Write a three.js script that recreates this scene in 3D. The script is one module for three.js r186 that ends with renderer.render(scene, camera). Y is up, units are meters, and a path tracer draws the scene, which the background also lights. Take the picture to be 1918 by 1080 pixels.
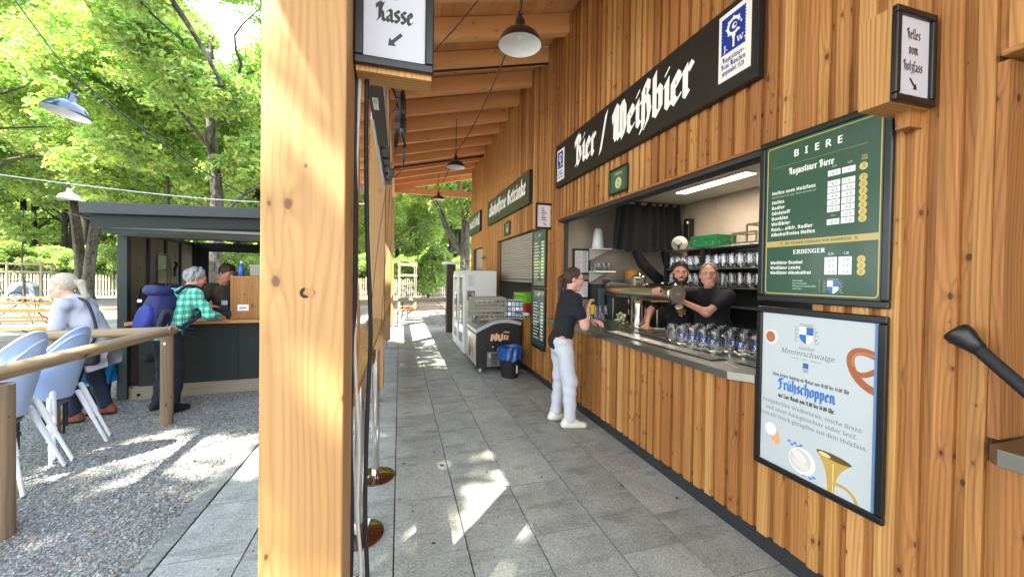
import * as THREE from 'three';
import { mergeGeometries, mergeVertices, toCreasedNormals } from 'three/addons/utils/BufferGeometryUtils.js';
import { RoundedBoxGeometry } from 'three/addons/geometries/RoundedBoxGeometry.js';
import { RectAreaLightUniformsLib } from 'three/addons/lights/RectAreaLightUniformsLib.js';

// ---------------------------------------------------------------- camera, sky, sun, exposure
RectAreaLightUniformsLib.init();
const scene = new THREE.Scene();
const camera = new THREE.PerspectiveCamera(73.3, 1918 / 1080, 0.05, 600);
camera.position.set(0, 1.6, 0);
{ // yaw to the right, a little down, a little roll; the lens sits 13 pixels above the middle
  const yaw = 0.2826, pitch = 0.0124, roll = -0.015;
  const m = new THREE.Matrix4().makeRotationZ(roll)
    .multiply(new THREE.Matrix4().makeRotationX(pitch))
    .multiply(new THREE.Matrix4().makeRotationY(yaw)).transpose();
  camera.quaternion.setFromRotationMatrix(m);
  camera.setViewOffset(1918, 1080, 0, 13.2, 1918, 1080);
}
const renderer = new THREE.WebGLRenderer({ antialias: true });
renderer.setSize(1024, 576);
renderer.toneMapping = THREE.LinearToneMapping;
renderer.toneMappingExposure = 6;
renderer.shadowMap.enabled = true;

{ // sky: pale blue, whiter to the horizon, thin fair-weather cloud
  const w = 256, h = 128, d = new Float32Array(w * h * 4);
  for (let j = 0; j < h; j++) for (let i = 0; i < w; i++) {
    const el = (j / (h - 1) - 0.5) * Math.PI, t = Math.max(0, Math.sin(el)), a = i / w * Math.PI * 2;
    const c = Math.max(0, Math.sin(a * 3 + Math.sin(el * 5 + a) * 1.5) * Math.sin(el * 9 + a * 2)) * 0.25 * t;
    const k = (j * w + i) * 4;
    const w0 = Math.pow(t, 1.6); d[k] = 1.1 - 0.6 * w0 + c; d[k + 1] = 1.14 - 0.44 * w0 + c; d[k + 2] = 1.18 - 0.12 * w0 + c; d[k + 3] = 1;
  }
  const sky = new THREE.DataTexture(d, w, h, THREE.RGBAFormat, THREE.FloatType);
  sky.mapping = THREE.EquirectangularReflectionMapping; sky.magFilter = THREE.LinearFilter; sky.needsUpdate = true;
  scene.background = sky; scene.environment = sky;
  scene.backgroundIntensity = 1; scene.environmentIntensity = 1;
}
const SUN = new THREE.Vector3(-0.49, 1, 0.55).normalize();
const sun = new THREE.DirectionalLight(new THREE.Color(1, 0.94, 0.84), 5);
sun.position.copy(SUN).multiplyScalar(60); sun.target.position.set(0, 0, -8);
sun.position.add(sun.target.position);
sun.castShadow = true; sun.shadow.mapSize.set(4096, 4096);
Object.assign(sun.shadow.camera, { left: -40, right: 40, top: 40, bottom: -40, near: 1, far: 160 });
scene.add(sun, sun.target);

// ---------------------------------------------------------------- helpers
let seedState = 12345;
const rs = (s) => { seedState = s >>> 0; };
const rnd = () => { seedState = (seedState + 0x6d2b79f5) | 0; let t = Math.imul(seedState ^ (seedState >>> 15), 1 | seedState); t = (t + Math.imul(t ^ (t >>> 7), 61 | t)) ^ t; return ((t ^ (t >>> 14)) >>> 0) / 4294967296; };
const rr = (a, b) => a + (b - a) * rnd();
const V = (x, y, z) => new THREE.Vector3(x, y, z);
const clamp = (x, a = 0, b = 1) => Math.min(b, Math.max(a, x));
const sst = (a, b, x) => { const t = clamp((x - a) / (b - a)); return t * t * (3 - 2 * t); };
const hash2 = (x, y, s) => { let h = Math.imul(x, 374761393) + Math.imul(y, 668265263) + Math.imul(s, 2147483647 ^ 0x5bd1e995); h = Math.imul(h ^ (h >>> 13), 1274126177); return ((h ^ (h >>> 16)) >>> 0) / 4294967296; };
function vnoise(x, y, px, py, s) { // value noise that repeats after px, py cells
  const xi = Math.floor(x), yi = Math.floor(y), fx = x - xi, fy = y - yi, u = fx * fx * (3 - 2 * fx), v = fy * fy * (3 - 2 * fy);
  const w = (i, p) => ((i % p) + p) % p, x0 = w(xi, px), x1 = w(xi + 1, px), y0 = w(yi, py), y1 = w(yi + 1, py);
  return (hash2(x0, y0, s) * (1 - u) + hash2(x1, y0, s) * u) * (1 - v) + (hash2(x0, y1, s) * (1 - u) + hash2(x1, y1, s) * u) * v;
}
function fbm(u, v, fx, fy, s, oct = 4) { let a = 0, t = 0, k = 1; for (let o = 0; o < oct; o++) { a += k * vnoise(u * fx, v * fy, fx, fy, s + o * 17); t += k; k *= 0.5; fx *= 2; fy *= 2; } return a / t; }
const hash3 = (x, y, z) => { let h = Math.imul(x, 374761393) + Math.imul(y, 668265263) + Math.imul(z, 1440662683); h = Math.imul(h ^ (h >>> 13), 1274126177); return ((h ^ (h >>> 16)) >>> 0) / 4294967296; };
function n3(x, y, z) {
  const X = Math.floor(x), Y = Math.floor(y), Z = Math.floor(z), f = (t) => t * t * (3 - 2 * t), u = f(x - X), v = f(y - Y), w = f(z - Z);
  const L = (a, b, t) => a + (b - a) * t, H = (i, j, k) => hash3(X + i, Y + j, Z + k);
  return L(L(L(H(0, 0, 0), H(1, 0, 0), u), L(H(0, 1, 0), H(1, 1, 0), u), v), L(L(H(0, 0, 1), H(1, 0, 1), u), L(H(0, 1, 1), H(1, 1, 1), u), v), w);
}
function dataTex(w, h, f, srgb = true) {
  const d = new Uint8Array(w * h * 4);
  for (let j = 0; j < h; j++) for (let i = 0; i < w; i++) { const c = f(i / w, j / h), k = (j * w + i) * 4; d[k] = clamp(c[0], 0, 255); d[k + 1] = clamp(c[1], 0, 255); d[k + 2] = clamp(c[2], 0, 255); d[k + 3] = 255; }
  const t = new THREE.DataTexture(d, w, h, THREE.RGBAFormat); t.wrapS = t.wrapT = THREE.RepeatWrapping; t.magFilter = THREE.LinearFilter; t.minFilter = THREE.LinearMipmapLinearFilter;
  if (srgb) t.colorSpace = THREE.SRGBColorSpace; t.needsUpdate = true; return t;
}
const mat = (color, rough = 0.6, extra = {}) => new THREE.MeshStandardMaterial({ color, roughness: rough, side: THREE.DoubleSide, ...extra });
const phys = (color, rough, extra = {}) => new THREE.MeshPhysicalMaterial({ color, roughness: rough, side: THREE.DoubleSide, ...extra });

const taken = {};
function numbered(n) { const k = taken[n] = (taken[n] ?? -1) + 1; return k ? n + '_' + String(k).padStart(3, '0') : n; }
function thing(name, label, category, pos = [0, 0, 0], turn = 0, group) {
  const o = new THREE.Group(); o.name = numbered(name); o.position.set(...pos); o.rotation.y = turn;
  o.userData = { label, category }; if (group) o.userData.group = group; scene.add(o); return o;
}
function part(parent, name, geo, m, label) {
  const o = new THREE.Mesh(geo, m); o.name = name; o.castShadow = o.receiveShadow = true; parent.add(o); if (label) o.userData.label = label; return o;
}
function solo(name, geo, m, label, category, group, pos = [0, 0, 0], turn = 0) {
  const o = new THREE.Mesh(geo, m); o.name = numbered(name); o.position.set(...pos); o.rotation.y = turn; o.castShadow = o.receiveShadow = true;
  o.userData = { label, category }; if (group) o.userData.group = group; scene.add(o); return o;
}
function struct(name, geo, m) { const o = geo ? new THREE.Mesh(geo, m) : new THREE.Group(); o.name = name; o.userData = { kind: 'structure' }; o.castShadow = o.receiveShadow = true; scene.add(o); return o; }
function dup(root, pos, turn, label, group) {
  const r = root.clone(); r.name = numbered(root.name.replace(/_\d{3}$/, '')); r.userData = { ...root.userData }; scene.add(r);
  r.position.set(...pos); r.rotation.y = turn; if (label) r.userData.label = label; if (group) r.userData.group = group; return r;
}
const clean = (g) => { let q = g.index ? g.toNonIndexed() : g; const o = new THREE.BufferGeometry(); for (const k of ['position', 'normal', 'uv']) { if (q.attributes[k]) o.setAttribute(k, q.attributes[k]); } if (!o.attributes.uv) o.setAttribute('uv', new THREE.BufferAttribute(new Float32Array(o.attributes.position.count * 2), 2)); if (!o.attributes.normal) o.computeVertexNormals(); return o; };
const merge = (list) => mergeGeometries(list.map(clean));
const at = (g, x = 0, y = 0, z = 0, rx = 0, ry = 0, rz = 0) => { if (rx) g.rotateX(rx); if (rz) g.rotateZ(rz); if (ry) g.rotateY(ry); return g.translate(x, y, z); };
const box = (w, h, d, x = 0, y = 0, z = 0, rx = 0, ry = 0, rz = 0) => at(new THREE.BoxGeometry(w, h, d), x, y, z, rx, ry, rz);
const rbox = (w, h, d, x = 0, y = 0, z = 0, r = 0.006, s = 2) => new RoundedBoxGeometry(w, h, d, s, Math.min(r, w / 2.01, h / 2.01, d / 2.01)).translate(x, y, z);
const cyl = (r0, r1, h, x = 0, y = 0, z = 0, n = 20) => new THREE.CylinderGeometry(r1, r0, h, n).translate(x, y + h / 2, z); // stands on y
function bar(a, b, r, r2 = r, n = 10) { // tapered rod between two points
  const d = b.clone().sub(a), g = new THREE.CylinderGeometry(r2, r, d.length(), n); g.translate(0, d.length() / 2, 0);
  g.applyQuaternion(new THREE.Quaternion().setFromUnitVectors(V(0, 1, 0), d.normalize())); return g.translate(a.x, a.y, a.z);
}
function beam(a, b, w, h) { // square bar between two points, h roughly upwards
  const d = b.clone().sub(a), L = d.length(), g = new THREE.BoxGeometry(w, h, L); const m = new THREE.Matrix4().lookAt(b, a, V(0, 1, 0)); g.applyMatrix4(m); const c = a.clone().add(b).multiplyScalar(0.5); return g.translate(c.x, c.y, c.z);
}
const tube = (pts, r, n = 8, seg = 0, closed = false) => new THREE.TubeGeometry(new THREE.CatmullRomCurve3(pts.map((p) => p.isVector3 ? p : V(...p)), closed), seg || pts.length * 8, r, n, closed);
const lathe = (pts, n = 24) => new THREE.LatheGeometry(pts.map((p) => new THREE.Vector2(p[0], p[1])), n);
function extrude(pts, depth, bevel = 0) { const s = new THREE.Shape(pts.map((p) => new THREE.Vector2(p[0], p[1]))); return new THREE.ExtrudeGeometry(s, { depth, bevelEnabled: bevel > 0, bevelThickness: bevel, bevelSize: bevel, bevelSegments: 2, curveSegments: 10 }); }
function uvMetres(g, grain = 'y', su = 1, sv = 1, ou = 0, ov = 0) { // box-project uv in metres, v along the grain
  if (g.index) g = g.toNonIndexed(); g.computeVertexNormals && !g.attributes.normal && g.computeVertexNormals();
  const p = g.attributes.position, n = g.attributes.normal, uv = new Float32Array(p.count * 2), I = { x: 0, y: 1, z: 2 }[grain];
  for (let i = 0; i < p.count; i += 3) {
    const nx = [0, 0, 0]; for (let k = 0; k < 3; k++) { nx[0] += Math.abs(n.getX(i + k)); nx[1] += Math.abs(n.getY(i + k)); nx[2] += Math.abs(n.getZ(i + k)); }
    let m = nx.indexOf(Math.max(...nx)), a, b;
    if (m === I) { a = (m + 1) % 3; b = (m + 2) % 3; } else { b = I; a = 3 - m - I; }
    for (let k = 0; k < 3; k++) { const q = [p.getX(i + k), p.getY(i + k), p.getZ(i + k)]; uv[(i + k) * 2] = q[a] * su + ou; uv[(i + k) * 2 + 1] = q[b] * sv + ov; }
  }
  g.setAttribute('uv', new THREE.BufferAttribute(uv, 2)); return g;
}
function canvasTex(w, h, draw, srgb = true) {
  const c = document.createElement('canvas'); c.width = w; c.height = h; const x = c.getContext('2d'); draw(x, w, h);
  const t = new THREE.CanvasTexture(c); if (srgb) t.colorSpace = THREE.SRGBColorSpace; t.anisotropy = 8; return t;
}

// ---------------------------------------------------------------- wood
// one tile is 0.5 m across the grain and 2 m along it
function woodTex(s, base, dark, o = {}) {
  const { knots = 10, ring = 46, con = 0.5, knotR = 0.016, streak = 0.5, cracks = 0, w = 320, h = 896 } = o;
  rs(s * 977 + 5); const K = []; for (let i = 0; i < knots; i++) K.push([rnd(), rnd(), rr(0.3, 1.0) * rr(0.6, 1.5) * knotR]);
  const CR = []; for (let i = 0; i < cracks; i++) CR.push([rnd(), rnd(), rr(0.04, 0.14)]);
  const t = dataTex(w, h, (u, v) => {
    let du = 0, kn = 0, halo = 0;
    for (const k of K) {
      let x = (u - k[0]); x -= Math.round(x); x *= 0.5; let y = v - k[1]; y -= Math.round(y); y *= 2;
      const q = Math.hypot(x, y * 0.62) / k[2];
      if (q < 6) { du += Math.sign(x || 1) * Math.exp(-q * q * 0.12) * k[2] * 1.1 * Math.min(1, q * 0.7); kn = Math.max(kn, 1 - sst(0.6, 1.05, q + 0.3 * (vnoise(u * 60, v * 120, 60, 120, 9) - 0.5))); halo = Math.max(halo, Math.exp(-q * q * 0.35)); }
    }
    const warp = (fbm(u, v, 3, 2, s, 3) - 0.5) * 0.09 + du * 1.6;
    const rg = Math.sin((u * 0.5 + warp) * ring * 2 * Math.PI + fbm(u, v, 4, 2, s + 3, 2) * 7);
    const fine = fbm(u, v, 90, 4, s + 7, 2), broad = fbm(u, v, 5, 2, s + 11, 3);
    let d = con * (0.28 * Math.pow(0.5 + 0.5 * rg, 2.5) + streak * 0.5 * fine + 0.55 * (broad - 0.3)) + 0.34 * halo;
    d = clamp(d); const c = [0, 1, 2].map((i) => base[i] + (dark[i] - base[i]) * d);
    const kc = [dark[0] * 0.66, dark[1] * 0.58, dark[2] * 0.55];
    let ck = 0; for (const k of CR) { let y = v - k[1]; y -= Math.round(y); if (Math.abs(y) < k[2]) { let x = u - k[0] - 0.006 * Math.sin(v * 40) - warp * 0.4; x -= Math.round(x); ck = Math.max(ck, Math.abs(x) < 0.0022 * (1 - Math.abs(y) / k[2]) + 0.0008 ? 1 : 0); } }
    return c.map((x, i) => (x + (kc[i] - x) * kn * 0.85) * (1 - 0.6 * ck));
  });
  return t;
}
const woodMats = (n, bases, o, rough = 0.62) => Array.from({ length: n }, (_, i) => { const b = bases[i % bases.length]; const t = woodTex(o.seed + i * 3, b[0], b[1], o); return new THREE.MeshStandardMaterial({ map: t, bumpMap: t, bumpScale: 0.0015, roughness: rough, side: THREE.DoubleSide }); });
const larch = woodMats(6, [[[206, 152, 82], [126, 78, 36]], [[194, 136, 70], [112, 66, 30]], [[216, 166, 98], [138, 90, 46]], [[180, 120, 60], [100, 57, 26]], [[202, 148, 80], [122, 75, 35]], [[188, 128, 66], [106, 62, 29]]], { seed: 31, knots: 26, knotR: 0.009, ring: 50, con: 0.95, streak: 0.9 });
const spruce = woodMats(2, [[[178, 138, 86], [134, 93, 50]], [[172, 133, 82], [128, 89, 48]]], { seed: 71, knots: 7, knotR: 0.009, ring: 42, con: 0.9, streak: 0.5, cracks: 3 }, 0.55);
const roofWood = woodMats(3, [[[228, 172, 114], [186, 128, 76]], [[220, 164, 106], [176, 120, 70]], [[232, 178, 120], [190, 134, 82]]], { seed: 91, knots: 9, knotR: 0.012, ring: 34, con: 0.5 });
const logWood = woodMats(2, [[[168, 146, 114], [104, 86, 64]], [[144, 124, 98], [86, 70, 54]]], { seed: 111, knots: 8, knotR: 0.014, ring: 30, con: 0.8, streak: 0.8 }, 0.75);
const greyWood = woodMats(1, [[[150, 140, 122], [92, 82, 68]]], { seed: 131, knots: 7, ring: 36, con: 0.7 }, 0.8);
const benchWood = woodMats(1, [[[226, 142, 62], [176, 98, 36]]], { seed: 141, knots: 3, ring: 40, con: 0.5 }, 0.4);
const lay = (g, grain) => uvMetres(g, grain, 2, 0.5, rnd(), rnd()); // wood uv: 0.5 m x 2 m tile
const pick = (a) => a[Math.floor(rnd() * a.length) % a.length];

// plain materials
const steel = new THREE.MeshStandardMaterial({ color: 0xb9b8b2, metalness: 1, roughness: 0.28, side: THREE.DoubleSide });
const brushed = new THREE.MeshStandardMaterial({ color: 0x9a9a92, metalness: 1, roughness: 0.3, side: THREE.DoubleSide });
const chrome = new THREE.MeshStandardMaterial({ color: 0xd6d4cf, metalness: 1, roughness: 0.12, side: THREE.DoubleSide });
const zinc = new THREE.MeshStandardMaterial({ color: 0x9a9c9d, metalness: 0.9, roughness: 0.45, side: THREE.DoubleSide });
const black = mat(0x141413, 0.42), blackMatt = mat(0x17171a, 0.8), rubber = mat(0x101012, 0.7), white = mat(0xe8e8e4, 0.45), plasticGrey = mat(0x8f9088, 0.55);
// ---------------------------------------------------------------- ground, gravel, paving
{
  const gravelTex = dataTex(512, 512, (u, v) => {
    const a = fbm(u, v, 64, 64, 3, 3), b = fbm(u, v, 6, 6, 9, 3), c = vnoise(u * 150, v * 150, 150, 150, 4);
    const k = 78 + 90 * a + 44 * (b - 0.5) + 34 * (c - 0.5); return [k * 1.02, k, k * 0.95];
  });
  gravelTex.repeat.set(1, 1);
  const m = new THREE.MeshStandardMaterial({ map: gravelTex, bumpMap: gravelTex, bumpScale: 0.012, roughness: 0.95, side: THREE.DoubleSide });
  const g = new THREE.PlaneGeometry(520, 520, 1, 1).rotateX(-Math.PI / 2).translate(0, -0.03, -60);
  const uv = g.attributes.uv; for (let i = 0; i < uv.count; i++) uv.setXY(i, uv.getX(i) * 520 / 1.3, uv.getY(i) * 520 / 1.3);
  struct('ground', g, m);
  // loose stones in the yard near the path
  const stone = new THREE.IcosahedronGeometry(1, 0); rs(7);
  const pos = stone.attributes.position; const jig = {};
  for (let i = 0; i < pos.count; i++) { const key = [pos.getX(i), pos.getY(i), pos.getZ(i)].map((x) => x.toFixed(2)).join(); jig[key] ??= rr(0.75, 1.2); pos.setXYZ(i, pos.getX(i) * jig[key], pos.getY(i) * jig[key] * 0.7, pos.getZ(i) * jig[key]); }
  stone.computeVertexNormals();
  const N = 62000, im = new THREE.InstancedMesh(stone, mat(0xffffff, 0.9), N), M4 = new THREE.Matrix4(), q = new THREE.Quaternion(), col = new THREE.Color();
  for (let i = 0; i < N; i++) {
    const z = -0.9 - 8.2 * Math.pow(rnd(), 1.25), x0 = Math.max(-7, z * 0.86 - 0.4), x = x0 + (-1.33 - x0) * rnd(), s = rr(0.004, 0.0085) * (rnd() < 0.06 ? 1.6 : 1);
    q.setFromEuler(new THREE.Euler(rr(-0.6, 0.6), rr(0, 6.3), rr(-0.6, 0.6)));
    M4.compose(V(x, -0.03 + s * 0.35, z), q, V(s * rr(0.8, 1.5), s, s * rr(0.8, 1.4))); im.setMatrixAt(i, M4);
    const k = rr(0.11, 0.34), w = rr(-0.02, 0.014); col.setRGB(k + w, k, k - w * 0.8); im.setColorAt(i, col);
  }
  for (let i = 0; i < 420; i++) { const z = rr(-9, -1), s = rr(0.003, 0.007), x = -1.32 + 0.9 * Math.pow(rnd(), 2.2); q.setFromEuler(new THREE.Euler(rr(-0.6, 0.6), rr(0, 6.3), rr(-0.6, 0.6))); M4.compose(V(x, s * 0.45, z), q, V(s * 1.2, s, s)); im.setMatrixAt(i, M4); }
  im.name = 'gravel'; im.userData = { kind: 'stuff', label: 'loose grey gravel stones covering the beer garden yard', category: 'gravel' }; scene.add(im);
  // a few dry leaves on the gravel
  const lf = new THREE.BufferGeometry(); lf.setAttribute('position', new THREE.Float32BufferAttribute([0, 0, -1, 0.5, 0.12, 0, 0, 0, 1, 0, 0, -1, 0, 0, 1, -0.5, 0.16, 0], 3)); lf.computeVertexNormals();
  const lm = new THREE.InstancedMesh(lf, mat(0xffffff, 0.9), 260);
  for (let i = 0; i < 260; i++) { const z = rr(-8, -1.2), x = rr(z * 0.8 - 0.5, -1.35); q.setFromEuler(new THREE.Euler(rr(-0.4, 0.4), rr(0, 6.3), rr(-0.4, 0.4))); const s = rr(0.01, 0.024); M4.compose(V(x, -0.012, z), q, V(s, s, s)); lm.setMatrixAt(i, M4); const k = rnd(); col.setRGB(0.16 + 0.12 * k, 0.09 + 0.08 * k, 0.04); lm.setColorAt(i, col); }
  lm.name = 'dry_leaves'; lm.userData = { kind: 'stuff', label: 'small dry brown leaves scattered on the gravel', category: 'leaves' }; scene.add(lm);
}
{
  const mk = (s, base) => { const t = dataTex(512, 512, (u, v) => {
    const a = vnoise(u * 190, v * 190, 190, 190, s), b = vnoise(u * 95, v * 95, 95, 95, s + 1), f = fbm(u, v, 5, 5, s + 2, 4), st = fbm(u, v, 3, 9, s + 6, 3);
    let k = base + 36 * (a - 0.5) + 28 * (b - 0.5) + 34 * (f - 0.5) - 14 * sst(0.6, 0.75, st); if (a > 0.93) k += 40; if (b < 0.06) k -= 26;
    return [k * 0.99, k * 1.0, k * 0.985]; });
    return new THREE.MeshStandardMaterial({ map: t, bumpMap: t, bumpScale: 0.0018, roughness: 0.72, side: THREE.DoubleSide }); };
  const ms = [mk(5, 156), mk(15, 152), mk(25, 160), mk(35, 155)];
  const pav = struct('pavement'); rs(99);
  const X = [-1.247, -0.835, -0.43, -0.016, 0.403, 0.822, 1.253, 1.673, 2.094];
  for (let c = 0; c < 8; c++) for (let k = -6; k < 18; k++) {
    const z1 = (c % 2 ? -2.236 : -2.536) - k * 0.58; if (z1 < -12.3 || z1 > 1.2) continue;
    const w = X[c + 1] - X[c] - 0.008, d = 0.572, dy = rr(-0.0012, 0.0012);
    const g = uvMetres(box(w, 0.06, d), 'z', 1 / 0.75, 1 / 0.75, rnd(), rnd()); g.translate((X[c] + X[c + 1]) / 2, -0.03 + dy, z1 - 0.29);
    part(pav, 'slab', g, pick(ms));
  }
  // the joints are swept full of dark sand
  part(pav, 'joint_sand', box(3.34, 0.02, 14.2, 0.424, -0.026, -5.4), mat(0x24241f, 1));
  { const sp = []; for (let i = 0; i < 26; i++) { const x = rr(-0.2, 2.0), z = rr(-6, -1.4), r = rr(0.005, 0.016), n = 9, pts = []; for (let k = 0; k < n; k++) { const a = k / n * 6.283, q = r * rr(0.7, 1.2); pts.push([Math.cos(a) * q * 1.3, Math.sin(a) * q]); } sp.push(extrude(pts, 0.0012).rotateX(-Math.PI / 2).rotateY(rr(0, 6)).translate(x, 0.0012, z)); } part(pav, 'gum_spots', merge(sp), mat(0x3a3a39, 0.8)).userData.kind = 'stuff'; }
  // rough edging stones against the gravel
  const kerb = struct('kerb'); let z = 0.6;
  const kt = mk(45, 118); kt.bumpScale = 0.006;
  while (z > -12.4) {
    const L = rr(0.28, 0.62), w = rr(0.075, 0.14), n = 7, top = [];
    const g = new THREE.BoxGeometry(w, 0.1, L - 0.012, 2, 1, n); const p = g.attributes.position;
    for (let i = 0; i < p.count; i++) { const x = p.getX(i), y = p.getY(i), zz = p.getZ(i); const j = (n3(x * 9 + z * 3, y * 9, zz * 11 + z * 7) - 0.5); p.setXYZ(i, x + (x < -0.01 ? j * 0.055 : 0), y + (y > 0 ? j * 0.014 - (x < -0.01 ? 0.012 : 0) : 0), zz + j * 0.008); }
    g.computeVertexNormals(); const q = uvMetres(g, 'z', 1.3, 1.3, rnd(), rnd()); q.translate(-1.256 - w / 2, -0.047, z - L / 2); part(kerb, 'kerbstone', q, kt); z -= L;
  }
}
// ---------------------------------------------------------------- the timber canopy
const slopeY = (x) => 4.77 - 0.231 * (2.1 - x); // underside of the rafters
{
  const can = thing('timber_canopy', 'open timber canopy of light posts and sloping rafters over the paved passage', 'canopy'); rs(555);
  const post = (x0, x1, z0, z1, y0, n) => {
    const g = lay(rbox(x1 - x0, 4.0 - y0, z0 - z1, 0, 0, 0, 0.006, 1), 'y'); g.translate((x0 + x1) / 2, (4.0 + y0) / 2, (z0 + z1) / 2);
    const p = part(can, 'post', g, spruce[n % 2]);
    part(p, 'post_foot', merge([cyl(0.02, 0.02, y0 - 0.012, (x0 + x1) / 2, 0.012, (z0 + z1) / 2, 14), box(0.12, 0.012, 0.12, (x0 + x1) / 2, 0.007, (z0 + z1) / 2)]), zinc); return p;
  };
  const p1 = post(-0.388, -0.16, -1.272, -1.49, 0.18, 0);
  // wooden plugs over bolt holes and the dark half moon hole in the near post
  const plug = new THREE.CylinderGeometry(0.0125, 0.0125, 0.004, 20).rotateX(Math.PI / 2);
  part(p1, 'plug', plug.clone().translate(-0.256, 1.545, -1.2705), mat(0xa2774a, 0.7));
  part(p1, 'bolt_hole', new THREE.TorusGeometry(0.011, 0.0045, 8, 20, 3.6).rotateZ(1.7).translate(-0.268, 1.543, -1.2715), mat(0x3a2413, 0.8));
  post(-0.362, -0.18, -5.05, -5.24, 0.19, 1); post(-0.362, -0.18, -8.75, -8.95, 0.19, 0); post(-0.362, -0.18, -12.5, -12.7, 0.1, 1);
  for (const [z0, z1] of [[1.8, -5.0], [-5.0, -13.2]]) part(can, 'beam', lay(box(0.2, 0.26, z0 - z1 - 0.004), 'z').translate(-0.27, 4.125, (z0 + z1) / 2), pick(roofWood));
  const rz = [1.08, 0.36, -0.37, -1.09, -1.82, -2.54, -3.26, -3.98, -4.7, -5.44, -6.15, -6.87, -7.62, -8.32, -9.05, -9.78, -10.5, -11.22, -11.95, -12.7];
  const xa = -1.06, xb = 2.3, tilt = Math.atan(0.231), len = (xb - xa) / Math.cos(tilt);
  for (const z of rz) { const g = lay(box(len, 0.24, 0.1), 'x'); g.rotateZ(tilt); g.translate((xa + xb) / 2, (slopeY(xa) + slopeY(xb)) / 2 + 0.122, z); part(can, 'rafter', g, pick(roofWood)); }
  const nb = 24, w = (len + 0.04) / nb;
  for (let i = 0; i < nb; i++) for (const [z0, z1] of [[1.4, -6.1], [-6.1, -13.2]]) {
    const g = lay(box(w - 0.004, 0.024, z0 - z1 - 0.004), 'z'); const s = (i + 0.5) * w - 0.02; g.rotateZ(tilt); g.translate(xa + s * Math.cos(tilt) - 0.12 * Math.sin(tilt) - 0.03, slopeY(xa) + s * Math.sin(tilt) + 0.258, (z0 + z1) / 2); part(can, 'ceiling_board', g, pick(roofWood));
  }
  { const g = box(4.4 * 2.6 / 2.15 + 0.4, 0.05, 16.6); g.rotateZ(tilt); g.translate(1.75, slopeY(1.75) + 0.33, -5.6); part(can, 'roof_cover', g, mat(0x55585a, 0.6)); }
  part(can, 'gutter', merge([box(0.12, 0.1, 14.8, xa - 0.1, slopeY(xa) + 0.17, -5.9)]), zinc);
  part(can, 'end_beam', lay(box(2.3, 0.19, 0.12), 'x').translate(0.97, 4.16, -12.2), roofWood[0]);
  for (const x of [0.38, 1.1, 1.82]) part(can, 'strut', lay(box(0.07, 0.3, 0.1), 'y').translate(x, 4.36, -12.2), roofWood[2]);
  for (const [z, r] of [[-5.36, 0.016], [-9.95, 0.024]]) part(can, 'conduit', bar(V(-0.3, slopeY(-0.3) - 0.03, z), V(2.06, slopeY(2.06) - 0.03, z), r), black);
}
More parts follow.
